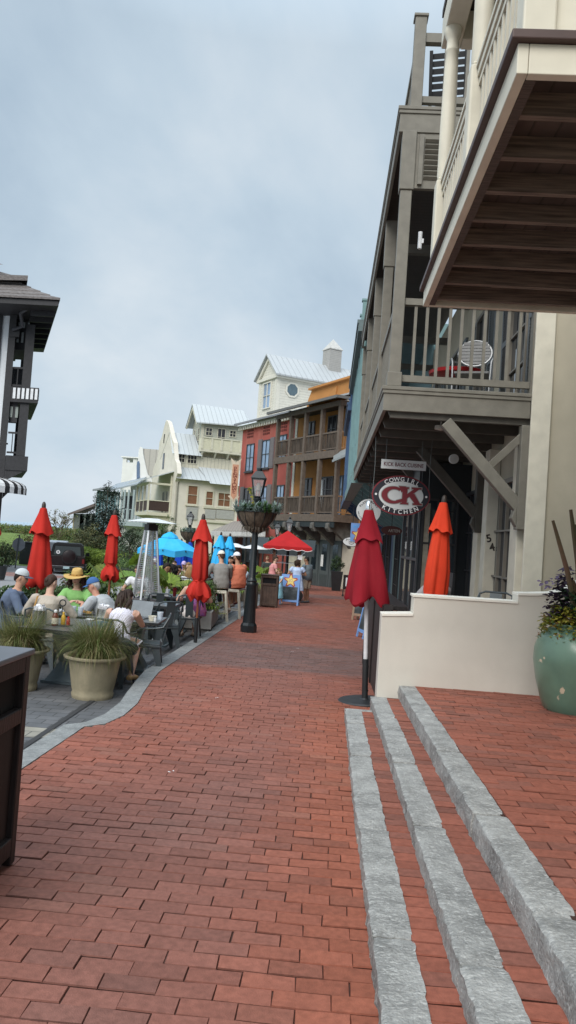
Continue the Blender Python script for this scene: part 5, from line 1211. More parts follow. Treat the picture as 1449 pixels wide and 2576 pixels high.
# hanging PENSIONE sign
sg = at(591, 1200, 60); sgn = empty('vertical_sign', (sg.x, 60, at(591,1208,60).z), rad(8), 'tall peach vertical sign with pointed ends reading PENSIONE on the cream house side', 'sign')
hh = (at(591,1148,60)-at(585,1258,60)).z/2; 
mb = MB(); w_ = .30; mb.M = frame((0,0,0),(1,0,.0),(0,0,1),(0,-1,0))
mb.prism([(-w_-.12,hh,0),(0,hh-.32,0),(w_+.12,hh,0),(w_,hh-.55,0),(w_,-hh+.5,0),(w_+.16,-hh+.45,0),(0,-hh,0),(-w_-.16,-hh+.45,0),(-w_,-hh+.5,0),(-w_,hh-.55,0)], (0,0,.12)); mb.build('sign_border', mat('cream_sign_edge', (.60,.52,.40), .6), sgn)
mb = MB(); mb.M = frame((0,0,0),(1,0,0),(0,0,1),(0,-1,0)); mb.prism([(-w_+.07,hh-.5,.121),(w_-.07,hh-.5,.121),(w_-.07,-hh+.5,.121),(0,-hh+.2,.121),(-w_+.07,-hh+.5,.121)][::-1], (0,0,.02)); mb.build('sign_panel', mat('peach_panel', (.52,.27,.17), .6), sgn)
mb = MB(); mb.M = frame((0,0,0),(1,0,0),(0,0,1),(0,-1,0))
for i, ch in enumerate('PENSIONE'): letter(mb, ch, 0, hh-.85-i*(2*hh-1.6)/7.4, .36, 0, .012, z=.146)
mb.build('sign_lettering', mat('brown_red_letters', (.20,.05,.03), .6), sgn)
mb = MB(); mb.bar((0,.05,hh-.4),(0,3.0,hh-.4),.06,.06); mb.build('sign_bracket', mat('dark_iron', (.05,.05,.05), .6), sgn)

# white gabled house, glazed house, brown roofed house towards the sea
GR0 = gz(90)
def aX(x, y, Y): return at(x, y, Y)
wh = empty('white_gabled_house', (at(345,1340,96).x,96,-1.55), 0, 'white house with curved gable, arched window and grey porch behind the dutch gable house', 'building')
PW = mat('bright_white_stucco', (.72,.72,.70), .85, .04, 1, dirt=.04)
def wpoly(pts, Y, d, m, root, name):
    mb = WB(root); mb.prism([at(x, y, Y) for x, y in pts], (0,d,0)); return mb.build(name, m, root)
gb = [ZA(*p) for p in ((575,1000),(568,720),(590,660),(612,600),(622,560),(628,490),(640,468),(655,478),(662,540),(675,600),(690,665),(720,700),(735,1000))]
wpoly(gb, 96, .5, PW, wh, 'curved_gable')
wpoly([ZA(*p) for p in ((612,700),(612,600),(618,575),(628,570),(634,590),(634,690))], 95.9, .1, mat('blue_grey_glass', (.12,.17,.26), .2), wh, 'arched_window')
mb = WB(wh); a, b = at(*ZA(655,482),96.2), at(*ZA(770,490),96.2); c, d = at(*ZA(690,670),96.2), at(*ZA(760,668),96.2); mb.add([a,b,b+V((6,0,-6)),c],[(0,1,2,3)]); mb.add([a+V((0,.2,0)),b+V((0,.2,0)),b+V((0,5,-4)),a+V((0,5,-4))],[(0,1,2,3)]); mb.build('roof', lapped('tan_metal_roof', (.42,.40,.36), 'X', .8, .5, .5), wh)
t0, t1 = at(*ZA(512,578),99), at(*ZA(600,760),99)
mb = WB(wh); mb.box(t0.x,t1.x,99,103,-1.6,t0.z); tw_ = mb.build('stair_tower', PW, wh)
mb = WB(wh); mb.box(t0.x-.2,t1.x+.2,98.8,103.2,t0.z+.6,t0.z+.75)
for xx in (t0.x,t1.x-.5): mb.box(xx,xx+.5,99,99.5,t0.z,t0.z+.6); mb.box(xx,xx+.5,102.5,103,t0.z,t0.z+.6)
mb.build('tower_cap', PW, tw_)
mb = WB(wh); a = at(*ZA(400,790),92); b = at(*ZA(620,740),92); c0 = at(*ZA(640,1020),92)
mb.add([a,b,b+V((0,4,1.1)),a+V((0,4,1.1)),a+V((0,0,.18)),b+V((0,0,.18)),b+V((0,4,1.3)),a+V((0,4,1.3))],[(0,1,2,3),(7,6,5,4),(0,4,5,1),(0,3,7,4),(1,5,6,2)]); mb.build('porch_roof', mat('grey_porch_roof', (.27,.31,.34), .5), wh)
GBL = mat('blue_grey_paint', (.30,.36,.38), .6, .06)
zf = at(*ZA(500,1000),92).z
for zx in (470,500,520,548,585,612,640):
    p = at(*ZA(zx,900),92); mb = WB(wh); mb.box(p.x-.1,p.x+.1,92,92.2,zf,at(*ZA(zx,775),92).z); mb.build('porch_post', GBL, wh)
mb = WB(wh); a = at(*ZA(462,1000),92); b = at(*ZA(655,1015),92); mb.box(a.x,b.x,92,96,zf-.5,zf); mb.build('porch_floor', GBL, wh)
mb = WB(wh); railing(mb,(a.x,92.1),(b.x,92.1),zf+.15,zf+1.5,.3,.06); mb.build('porch_railing', GBL, wh)
mb = WB(wh); a, b = at(*ZA(490,1000),95), at(*ZA(760,1000),95); mb.box(a.x,b.x,95.2,96,-1.6,at(*ZA(500,790),95).z); mb.build('wall', PW, wh)
for zx0, zx1 in ((562,582),(520,540)):
    mb = WB(wh); a, b = at(*ZA(zx0,820),95), at(*ZA(zx1,985),95); mb.box(a.x,b.x,95.12,95.19,b.z,a.z); mb.build('french_window', DARKW, wh)
gh = empty('glazed_house', (at(260,1340,100).x,100,-1.55), 0, 'house with teal glazed sunroom and shallow grey roof behind the dark bushy trees', 'building')
a, b = at(*ZA(328,780),100), at(*ZA(395,1050),100); c = at(*ZA(490,790),100)
mb = WB(gh); mb.box(a.x,c.x,100.2,108,-1.6,a.z); mb.build('wall', mat('dark_teal_wall', (.10,.17,.18), .6), gh)
TG = mat('teal_glass', (.16,.30,.34), .12, .3, .3, spec=.7)
for i in range(8):
    x0 = a.x+(c.x-a.x)*i/8; mb = WB(gh); mb.box(x0+.12,x0+(c.x-a.x)/8-.0,100.1,100.199,-.5,a.z-.4); wf = mb.build('window', TG, gh)
    mb = WB(gh); mb.box(x0,x0+.119,100.0,100.199,-1.5,a.z-.2); mb.build('mullion', GBL, gh)
mb = WB(gh); r0, r1 = at(*ZA(297,785),98.5), at(*ZA(500,752),98.5); mb.add([r0,r1,r1+V((0,9,.8)),r0+V((0,9,.8)),r0+V((0,0,.25)),r1+V((0,0,.25)),r1+V((0,9,1.1)),r0+V((0,9,1.1))],[(0,1,2,3),(7,6,5,4),(0,4,5,1),(0,3,7,4),(1,5,6,2)]); mb.build('roof', mat('grey_flat_roof', (.22,.24,.26), .5), gh)
bh = empty('brown_roofed_house', (at(215,1330,120).x,120,-1.5), 0, 'low tan house under a brown sloping roof nearest the sea', 'building')
mb = WB(bh); a, b = at(*ZA(162,950),120), at(*ZA(330,1050),120); mb.box(a.x,b.x,120,128,-2,at(*ZA(170,945),120).z); mb.build('wall', mat('tan_boards', (.36,.31,.19), .7, .1), bh)
mb = WB(bh); r0, r1 = at(*ZA(118,946),119), at(*ZA(326,868),119); mb.add([r0,r1,r1+V((8,0,0)),r1+V((8,9,1)),r1+V((0,9,1)),r0+V((0,9,.4)),r0+V((0,0,-.35)),r1+V((0,0,-.45))],[(0,1,4,5),(0,6,7,1),(1,2,3,4)]); mb.build('roof', mat('brown_shingle_roof', (.13,.10,.095), .7, .15), bh)
for i in range(4):
    p = at(*ZA(165+i*42,1000),119.9); mb = WB(bh); mb.box(p.x,p.x+1.6,119.85,119.99,p.z-1.6,p.z+1.2); mb.build('window', mat('dim_window', (.12,.13,.12), .2), bh)

# half-timbered corner building on the near left
YT = 38
tud = empty('half_timbered_building', (at(0,1100,YT).x, YT, gz(38)), 0, 'tall white and dark timber building with shingled roof and striped balcony corner', 'building')
def WT():
    m = WB(tud); m.M = m.M @ Matrix(((1,-.45,0,.45*YT),(0,1,0,0),(0,0,1,0),(0,0,0,1))); return m
DT = mat('blackened_timber', (.022,.022,.025), .6, .2); TWH = mat('white_render', (.62,.65,.68), .8, .05, dirt=.05)
def tp(pts, Y, d, m, name, zoom=ZL):
    mb = WT(); mb.prism([at(*zoom(x, y), Y) for x, y in pts], (0,d,0)); return mb.build(name, m, tud)
P = lambda x, y, Y=YT: at(*ZL(x, y), Y)
xw = P(60,1000).x; mb = WT(); mb.box(xw-9, xw, YT, YT+8, -1.2, 13.6); mb.build('wall', TWH, tud)
mb = WT(); mb.box(xw-.62,xw-.35,YT-.08,YT-.001,8.8,13.2); mb.build('timber', DT, tud)
zE, zD = P(520,525,35.8).z, P(250,1900).z
zM = P(80,1420).z
xo = P(270,1300).x                     # outer posts of the balcony wing
for y in (YT-.2, YT+5.2):
    mb = WT(); mb.box(xo-.48, xo-.02, y, y+.45, zD, P(300,900).z+.9); mb.build('corner_post', DT, tud)
    mb = WT(); mb.box(xw+.01, xw+.36, y, y+.35, -1.2, 13.4); mb.box(xw+.0,xw+.56,y-.06,y+.4,P(90,790).z-.35,P(90,790).z); mb.build('wall_post', DT, tud)
mb = WT(); mb.box(xw+.37, xo+.15, YT-.3, YT+6, zD-.75, zD-.02); b1 = mb.build('balcony_floor', DT, tud)
mb = WT(); mb.prism([(xw+.37,YT-.25,zD-.751),(xo+.05,YT-.25,zD-.751),(xo-1.0,YT-.25,zD-1.3),(xw+.9,YT-.25,zD-1.6),(xw+.37,YT-.25,zD-2.2)],(0,.5,0)); mb.build('corbel', DT, tud)
mb = WT(); railing(mb,(xw+.4,YT-.1),(xo-.49,YT-.1),zD+.15,zD+1.15,.2,.05); railing(mb,(xw+.4,YT+5.5),(xo-.85,YT+5.5),zD+.15,zD+1.15,.4,.06); railing(mb,(xo-.2,YT+.5),(xo-.2,YT+5.2),zD+.15,zD+1.15,.25,.05); mb.build('balcony_railing', DT, tud)
zS1, zS0 = P(180,1295).z, P(180,1420).z
mb = WT(); mb.box(xw+.37, xo+.42, YT-.34, YT+6, zS0-.05, zS1); ss = mb.build('upper_balcony', DT, tud)
mb = WT(); n = 6
for i in range(n): 
    mb = WT(); x0 = xw+.42+(xo+.4-xw-.42)*i/n; mb.box(x0+.05, x0+.05+(xo-xw)/n*.6, YT-.37, YT-.341, zS0+.12, zS1-.06); mb.build('white_panel', mat('white_stripe', (.68,.7,.72), .7), ss)
for i in range(8): mb = WT(); mb.box(xo+.421, xo+.45, YT-.2+i*.8, YT+.2+i*.8, zS0+.12, zS1-.06); mb.build('white_panel', mat('white_stripe', (.68,.7,.72), .7), ss)
mb = WT(); n = 5
for i in range(3): mb.box(xw+.40+i*.28, xw+.54+i*.28, YT-.05, YT-.02, zS0-.8, zS0-.25)
mb.build('valance_stripe', mat('grey_green_stripe', (.25,.28,.26), .7), ss)
mb = WT(); mb.box(xw+.37, xw+.8, YT-.02, YT+.3, zS0-1.05, zS0-.051); mb.build('valance', DT, tud)
mb = WT(); railing(mb,(xw+.4,YT-.1),(xo-.49,YT-.1),zS1+.1,zS1+1.0,.2,.05); mb.build('upper_railing', DT, tud)
mb = WT(); mb.box(xw+.37, xo-.4, YT+2.6, YT+2.9, zS1, zS1+1.6); mb.build('screen', DT, tud)
# upper stripes, soffit and roof
mb = WT(); mb.box(xw+.37, xo-.3, YT+.6, YT+3, P(200,900).z-.2, zE-.25); mb.build('gallery_infill', DT, tud)
mb = WT()
for i in range(3): mb.box(xw+.45+i*.24, xw+.57+i*.24, YT+.55, YT+.59, P(200,870).z, P(200,780).z)
for i in range(3): mb.box(xw+.5+i*.24, xw+.6+i*.24, YT+.52, YT+.55, P(200,740).z, P(200,690).z)
mb.build('light_slot', mat('grey_slot', (.34,.37,.38), .6), tud)
ex = P(520,525,35.8).x-.99
mb = WT(); mb.prism([(xw-9,YT-2.2,zE-.25),(ex,YT-2.2,zE-.25),(ex,YT-2.2,zE),(xw-9,YT-2.2,zE)],(0,10,0)); mb.build('eave_board', DT, tud)
mb = WT(); mb.box(xw-9, ex-.03, YT-2.1, YT+7, zE-.24, zE-.12); mb.build('soffit', mat('black_soffit', (.02,.022,.027), .8, .3, 3), tud)
mb = WT()
for k in range(7): mb = WT(); mb.box(ex-1.3, ex-.06, YT-1.2+k*1.15, YT-1.05+k*1.15, zE-.5, zE-.241); mb.build('rafter_tail', DT, tud)
mb = WT(); g0, g1 = P(110,760), P(450,650); mb.tube([(g0.x,YT-.3,g0.z-.2),(g0.x+.5,YT-.5,g0.z-.05),(g1.x-1.6,YT-.9,g1.z-.25),(g1.x-1.2,YT-1.2,g1.z+.0)],[.09,.10,.10,.12],8); mb.build('curved_brace', mat('grey_brace', (.05,.052,.06), .6), tud)
SHG = mat('grey_cedar_shingles', (.15,.135,.13), .85, .35, 7, .8, 25, stretch=(1,1,3))
mb = WT(); rb = P(0,335).z+2.5
for k in range(7):
    t0_, t1_ = k/7, (k+1)/7
    def ring(t): return ((ex+.05)-(ex-xw+1.0)*t, YT-2.3+2.4*t, zE+.02+(P(90,390).z-zE)*1.5*t**1.1)
    a, b = ring(t0_), ring(t1_+.03)
    mb.add([(xw-9,a[1],a[2]+.1),(a[0],a[1],a[2]+.1),(b[0],b[1],b[2]+.04),(xw-9,b[1],b[2]+.04),(xw-9,a[1],a[2]),(a[0],a[1],a[2])],[(0,1,2,3),(4,5,1,0)])
    mb.add([(a[0],a[1],a[2]+.1),(a[0],YT+9,a[2]+.1),(b[0],YT+7,b[2]+.04),(b[0],b[1],b[2]+.04),(a[0],a[1],a[2]),(a[0],YT+9,a[2])],[(0,1,2,3),(4,5,1,0)])
mb.build('shingle_roof', SHG, tud)
dz = P(200,420).z; d1 = P(235,380); mb = WT(); mb.box(xw-6, d1.x-.2, YT-.6, YT+4, P(100,470).z, P(100,330).z); dm = mb.build('roof_lantern', DT, tud)
mb = WT(); mb.add([(xw-6,YT-1.4,d1.z-.2),(d1.x,YT-1.4,d1.z),(P(100,290).x,YT+1,P(100,290).z+.3),(xw-6,YT+1,P(100,290).z+1.6),(d1.x,YT+4.5,d1.z),(xw-6,YT-1.4,d1.z-.45),(d1.x,YT-1.4,d1.z-.25),(d1.x,YT+4.5,d1.z-.25)],[(0,1,2,3),(1,4,2),(5,6,1,0),(6,7,4,1)]); mb.build('lantern_roof', SHG, dm)
mb = WT(); mb.add([(xw-6,YT-.5,P(0,250).z),(P(28,235).x,YT-.5,P(28,235).z),(P(0,175).x-.3,YT+1,P(0,175).z+.3),(xw-6,YT+1,P(0,175).z+2)],[(0,1,2,3)]); mb.build('top_roof', SHG, dm)
# striped awning
awn = empty('striped_awning', (xw,YT,P(0,2200).z), 0, 'black and white striped fabric awning curling out below the timber balcony', 'awning')
mbw, mbk = WB(awn), WB(awn)
tipx = P(214,2200).x; zt_, zm_, zb_ = P(60,2085).z, P(215,2182).z, P(215,2238).z; cxa = xw-.75; rxa = tipx-cxa; na = 30
def dome(a, t):                                   # t: 0 at the crown, 1 at the rim
    w_ = sin(t*PI/2)**.85; return (cxa+rxa*w_*cos(a), YT-.1-rxa*1.05*w_*sin(a), zm_+(zt_-zm_)*cos(t*PI/2)**.9)
for i in range(na):
    a0_, a1_ = -.25+(PI+.5)*i/na, -.25+(PI+.5)*(i+1)/na; m_ = mbk if i % 2 == 0 else mbw
    for k in range(6): m_.add([dome(a0_,k/6),dome(a1_,k/6),dome(a1_,(k+1)/6),dome(a0_,(k+1)/6)],[(0,1,2,3)])
    p_, q_ = dome(a0_,1), dome(a1_,1); m_.add([p_,q_,(q_[0],q_[1],zb_),(p_[0],p_[1],zb_)],[(0,1,2,3)])
mbk.build('black_stripe', mat('black_canvas', (.02,.02,.022), .7), awn); mbw.build('white_stripe', mat('white_canvas', (.7,.7,.7), .7), awn)
# ------------------------------------------------------------------ street furniture and dining terrace
CANV = {}
def canvas(name, col, rough=.8):
    return mat(name, col, rough, .10, 3, .25, 220, spec=.15)
REDC = canvas('red_canvas', (.47,.028,.020)); CRIM = canvas('crimson_canvas', (.235,.009,.018)); ORGC = canvas('orange_red_canvas', (.68,.055,.022)); BLUC = canvas('sky_blue_canvas', (.04,.42,.80)); BLUC2 = canvas('royal_blue_canvas', (.012,.06,.42))
for m_, c_ in ((REDC,(.54,.055,.04)),(CRIM,(.33,.03,.04)),(ORGC,(.74,.09,.04)),(BLUC,(.10,.48,.82))): blotch(m_, c_, 2.4, .42, .75, .55, (1,1,.25))
BLACKM = mat('black_metal', (.018,.02,.022), .45, .2, 8, spec=.5); GREYM = mat('brushed_steel', (.55,.56,.57), .3, .08, 20, metal=1); WHITEP = mat('white_pole', (.6,.6,.62), .4)
WPOLE = wood('red_brown_pole', (.24,.075,.035), .5)
def closed_umbrella(name, loc, H, prof, m, label, group, folds=7, depth=.22, tilt=(0,0), seed=0, tie=None, vent=(.17,.30), pole=WPOLE, base='stand', knob=None, pole_r=.022, hemd=.025):
    """market parasol shut: hanging folds, upper vent skirt, finial, pole, foot"""
    r = empty(name, loc, seed*.7, label, 'umbrella', group)
    r.rotation_euler = (tilt[1], tilt[0], seed*.7)
    n = folds*10
    ph_ = [rnd(0,6.28) for _ in range(5)]
    def foldf(amp):
        def f(g, i, z):
            t = min(1, max(.12, (H-z)/1.0)); tw = .35*sin(z*2.1+seed)
            c = sin(folds*g+tw*2+.8*sin(2*g+ph_[0])); c = (abs(c)**.75)*(1 if c > 0 else -1.15)
            return 1+amp*t*(c*.62+.50*sin(2*g+ph_[1]+z*.6)+.40*sin(3*g+ph_[2]-z*1.1)+.22*sin((folds+3)*g+ph_[3]))
        return f
    mb = MB(); mb.lathe([(rr, z) for rr, z in prof], n, fold=foldf(depth), caps=False)
    mb.v = [(x+.012*sn(x*9+seed, y*9, z*7), y+.012*sn(y*9, z*7, seed), z+((hemd*sin(folds*math.atan2(y,x)+seed+sin(2*math.atan2(y,x)))+hemd*.8*sin(3*math.atan2(y,x)+seed*2)+.035*sn(x*6, y*6, seed))*max(0,min(1,(prof[-1][1]+.35-z)/.3)))) for x, y, z in mb.v]
    if tie: mb.v = [(x+(.035*sn(x*16+seed,y*16,z*12) if z < tie[0]-.03 else 0),y+(.035*sn(y*16,z*12+seed,x*16) if z < tie[0]-.03 else 0),z+(.04*sn(x*9,y*9+seed,z*7) if z < tie[0]-.08 else 0)) for x,y,z in mb.v]
    can = mb.build('canopy', m, r, True)
    mb = MB(); v0, v1 = vent
    top = prof[0][1]
    mb.lathe([(.02,top+.035),(.055,top+.02),(.075,top-.06),(v0*.8,top-v1*.7),(v0,top-v1)], n, fold=lambda g, i, z: 1+(.0 if i < 2 else .07*(i-1)/3)*sin(folds*g+seed+.6*sin(2*g))+.06*sin(3*g+seed), caps=False)
    mb.v = [(x, y, z+(.018*sin(folds*math.atan2(y,x)+1)+.02*sin(2*math.atan2(y,x)+seed) if z < top-v1+.05 else 0)) for x, y, z in mb.v]
    mb.build('vent_skirt', m, can, True)
    if tie:
        mb = MB(); mb.lathe([(tie[1],tie[0]-.02),(tie[1]+.012,tie[0]),(tie[1],tie[0]+.02)], 24, caps=False); mb.build('tie_strap', m, can, True)
    mb = MB(); mb.tube([(0,0,.05),(0,0,top)], pole_r, 12); mb.build('pole', pole, r, True)
    mb = MB(); mb.lathe([(.03,top+.0),(.038,top+.03),(.034,top+.09),(.022,top+.125),(0,top+.14)], 14); mb.build('finial', knob or mat('dark_bronze_cap', (.045,.035,.03), .45), r, True)
    if base == 'disc':
        mb = MB(); mb.lathe([(.31,0),(.315,.012),(.30,.028),(.05,.034),(.035,.05),(.035,.50),(.0,.50)], 40); b = mb.build('base', BLACKM, r, True)
        mb = MB()
        for z in (.12,.40): mb.tube([(0,-.03,z),(0,-.075,z)],.018,8); mb.ball((0,-.08,z),.024,8,6)
        mb.build('clamp_knob', BLACKM, b)
    elif base == 'sleeve':
        mb = MB(); mb.box(-.19,.19,-.19,.19,0,.015); mb.tube([(0,0,.015),(0,0,.52)],.034,12); mb.build('base', BLACKM, r)
    else:
        mb = MB(); mb.box(-.25,.25,-.25,.25,0,.05); mb.build('base', BLACKM, r, bevel=.01)
    return r
UG = 'shut parasols around the terrace'
def P_(x, y, Y): return at(x, y, Y)
u1 = at(95,1465,13.2); closed_umbrella('closed_parasol', (u1.x, 13.2, pz(13)), 2.2, [(.06,2.26),(.10,2.0),(.145,1.6),(.19,1.25),(.215,1.02),(.20,.95),(.14,.90)], REDC, 'smooth shut red parasol in front of the dark off-road car', UG, 6, .16, (0,0), 1.2, vent=(.20,.42))
u2 = at(277,1465,14.6); closed_umbrella('closed_parasol', (u2.x-.01, 14.6, pz(14)), 2.2, [(.055,2.24),(.09,2.0),(.115,1.6),(.125,1.35),(.09,1.30),(.16,1.18),(.18,1.10),(.12,1.0)], REDC, 'thin shut red parasol tied near its hem, between straw-hat woman and the pyramid heater', UG, 6, .2, (.0,0), 2.2, tie=(1.30,.088), vent=(.155,.36))
u3 = at(480,1622,13.7); u3h = closed_umbrella('closed_parasol', (-2.24, 13.7, pz(13.7)), 2.25, [(.06,2.25),(.10,2.0),(.14,1.6),(.145,1.25),(.10,1.18),(.19,1.05),(.21,.94),(.15,.84)], REDC, 'shut red parasol with bunched hem on a wooden pole above the woman in pink', UG, 6, .2, (.012,0), 3.4, tie=(1.18,.10), vent=(.19,.36), base='sleeve')
u4 = at(-6,1290,12.5); closed_umbrella('closed_parasol', (u4.x-.12, 12.5, pz(12)), 2.2, [(.06,2.2),(.10,2.0),(.135,1.6),(.17,1.25),(.20,1.05),(.15,.97)], REDC, 'red parasol at the picture edge with only a sliver of canopy showing', UG, 6, .16, (0,0), 5, vent=(.19,.40))
CB = gr(913,1768); 
closed_umbrella('closed_parasol', (.55, 9.1, SL*9.1), 2.3, [(.05,2.22),(.09,2.05),(.15,1.75),(.20,1.45),(.235,1.20),(.22,1.17)], CRIM, 'shut crimson parasol on a grey pole with black disc base by the low white wall', UG, 5, .19, (.045,0), 4.1, hemd=.045, vent=(.16,.34), pole=WHITEP, base='disc', knob=mat('chrome_finial', (.8,.8,.82), .12, metal=1), pole_r=.026)
uo = at(1085,1400,11.0); closed_umbrella('closed_parasol', (uo.x+.02, 11.0, -.1), 2.3, [(.05,2.36),(.09,2.1),(.13,1.75),(.155,1.4),(.15,1.12),(.125,1.02),(.17,.9),(.2,.8)], ORGC, 'shut orange-red parasol tied low behind the low white wall', UG, 7, .17, (.06,0), .8, tie=(1.03,.12), vent=(.17,.40))
for k, (x, Y, yb) in enumerate(((545,23.5,1470),(572,24.3,1470))):
    p = at(x, 1440, Y); closed_umbrella('closed_parasol', (p.x, Y, pz(Y)), 2.4, [(.07,2.18),(.14,1.9),(.19,1.5),(.23,1.1),(.25,.85),(.18,.8)], BLUC, ['shut light blue parasol, the nearer of the pair behind the men on stools', 'shut light blue parasol, the slimmer one nearer the lamp post'][k], UG, 8, .12, (.03-.02*k,0), 1+k, vent=(.2,.36))
def open_umbrella(loc, H, R, m, label, drop=.5, oct_=8, rz=0):
    r = empty('open_parasol', loc, rz, label, 'umbrella', None)
    n = oct_*4; rows = []; mb = MB()
    for i in range(7):
        t = i/6; rr = R*t
        for k in range(n):
            g = 2*PI*k/n; f = k % 4; seg = cos(PI/oct_)/cos(((g+PI/oct_) % (2*PI/oct_))-PI/oct_)
            sag = .05*t*(1-abs(f-2)/2)
            rows.append((rr*cos(g)*seg, rr*sin(g)*seg, H-drop*t**1.25-sag))
    fs = [(i*n+k, i*n+(k+1)%n, (i+1)*n+(k+1)%n, (i+1)*n+k) for i in range(1, 6) for k in range(n)]
    b = len(rows)
    for k in range(n):
        x, y, z = rows[6*n+k]; rows.append((x*1.0, y*1.0, z-.16-.012*(k % 2)))
    fs += [(6*n+k, 6*n+(k+1)%n, b+(k+1)%n, b+k) for k in range(n)]
    mb.add(rows, fs); c = mb.build('canopy', m, r, False)
    mb = MB(); mb.lathe([(.0,H+.10),(.05,H+.09),(R*.22,H-.0),(R*.27,H-.07)], 24, caps=False, fold=lambda g, i, z: 1+.06*cos(8*g)*(i > 1)); mb.build('vent_skirt', m, c, True)
    mb = MB(); mb.tube([(0,0,0),(0,0,H)], .03, 10); mb.box(-.3,.3,-.3,.3,0,.06); mb.build('pole', BLACKM, r)
    mb = MB()
    for k in range(oct_):
        g = 2*PI*k/oct_; mb.bar((0,0,H-.06),(R*.97*cos(g),R*.97*sin(g),H-drop-.05),.02,.03)
    mb.build('rib', BLACKM, r); return r
p = at(428,1345,21); open_umbrella((p.x,21,pz(21)), p.z-pz(21)-.02, .86, BLUC, 'open bright blue parasol over the crowded terrace tables', .36)
for k, x in enumerate((398,450,468)):
    p = at(x,1380,27); closed_umbrella('closed_parasol', (p.x,27+k*.4,pz(27)), 2.2, [(.07,1.95),(.15,1.6),(.2,1.2),(.23,.8),(.2,.7)], BLUC2, ['shut dark blue parasol seen through the steel heater', 'shut dark blue parasol beyond the dark-haired diner', 'shut dark blue parasol nearest the bunched red one'][k], UG, 8, .12, (0,0), k)

# pyramid patio heater
hx = at(372,1440,14.9); ht = empty('pyramid_heater', (hx.x, 14.9, pz(14.9)), rad(38), 'tall steel pyramid patio heater with square white top plate and wire guard', 'patio heater')
hz = at(372,1306,14.9).z-pz(14.9)
wb, wt, z0, z1 = .24, .085, .75, hz-.22
mb = MB(); mb.box(-.27,.27,-.27,.27,0,.06); mb.prism([(-.25,-.25,.061),(.25,-.25,.061),(.25,.25,.061),(-.25,.25,.061)],(0,0,.62)); mb.build('base_cabinet', mat('dark_heater_base', (.06,.05,.05), .5), ht, bevel=.01)
STEEL = mat('satin_steel', (.62,.64,.66), .35, .05, 10, metal=.85)
for sx, sy in ((-1,-1),(1,-1),(1,1),(-1,1)):
    mb = MB(); mb.bar((sx*wb,sy*wb,.1),(sx*wt,sy*wt,z1),.035,.035,(sx,sy,0)); mb.build('corner_post', STEEL, ht)
for s in range(4):
    mb = MB(); M0 = rotz(s*PI/2)
    n = 34
    for i in range(n):
        t = (i+.5)/n; z = z0+(z1-z0)*t; w_ = wb+(wt-wb)*((z-.1)/(z1-.1)); mb.bar(M0 @ V((-w_,-w_-.005,z)), M0 @ V((w_,-w_-.005,z)), .008,.008)
    for f_ in (-.35,.35): mb.bar(M0 @ V((f_*wb*1.6,-wb+.02,z0)), M0 @ V((f_*wt*1.6,-wt,z1)),.007,.007)
    mb.build('wire_guard', STEEL, ht)
mb = MB(); mb.tube([(0,0,.7),(0,0,z1)], .045, 16); mb.build('glass_tube', see_through('quartz_tube'), ht, True)
mb = MB(); mb.box(-.1,.1,-.1,.1,z1,z1+.12); mb.box(-.07,.07,-.07,.07,z1+.121,hz-.07); mb.build('burner_head', BLACKM, ht)
mb = MB(); h_ = .37; mb.add([(-h_,-h_,hz-.06),(h_,-h_,hz-.06),(h_,h_,hz-.06),(-h_,h_,hz-.06),(-.09,-.09,hz+.02),(.09,-.09,hz+.02),(.09,.09,hz+.02),(-.09,.09,hz+.02)],[(3,2,1,0),(4,5,6,7),(0,1,5,4),(1,2,6,5),(2,3,7,6),(3,0,4,7)]); mb.build('top_plate', mat('white_plate', (.72,.73,.74), .4, metal=.2), ht)
# mushroom heaters further back
for k, (x, y, Y) in enumerate(((640,1375,24),(592,1371,27))):
    p = at(x, y, Y); r = empty('mushroom_heater', (p.x, Y, pz(Y)), 0, ['mushroom patio heater with pale disc top just behind the lamp post', 'mushroom patio heater showing only its pale disc by the shut blue parasols'][k], 'patio heater', 'mushroom patio heaters')
    H = p.z-pz(Y); mb = MB(); mb.lathe([(.0,H+.06),(.1,H+.05),(.40,H-.05),(.42,H-.07),(.38,H-.05),(.0,H-.02)], 32); mb.build('reflector', mat('pale_reflector', (.7,.7,.7), .35), r, True)
    mb = MB(); mb.lathe([(.13,H-.42),(.14,H-.08),(.1,H-.05)], 20); mb.build('burner', mat('grey_burner', (.16,.15,.14), .5), r, True)
    mb = MB(); mb.tube([(0,0,.8),(0,0,H-.4)],.035,10); mb.lathe([(.22,0),(.22,.75),(.18,.82),(.03,.85)],20); mb.build('pole', mat('bronze_pole', (.09,.075,.06), .45), r, True)

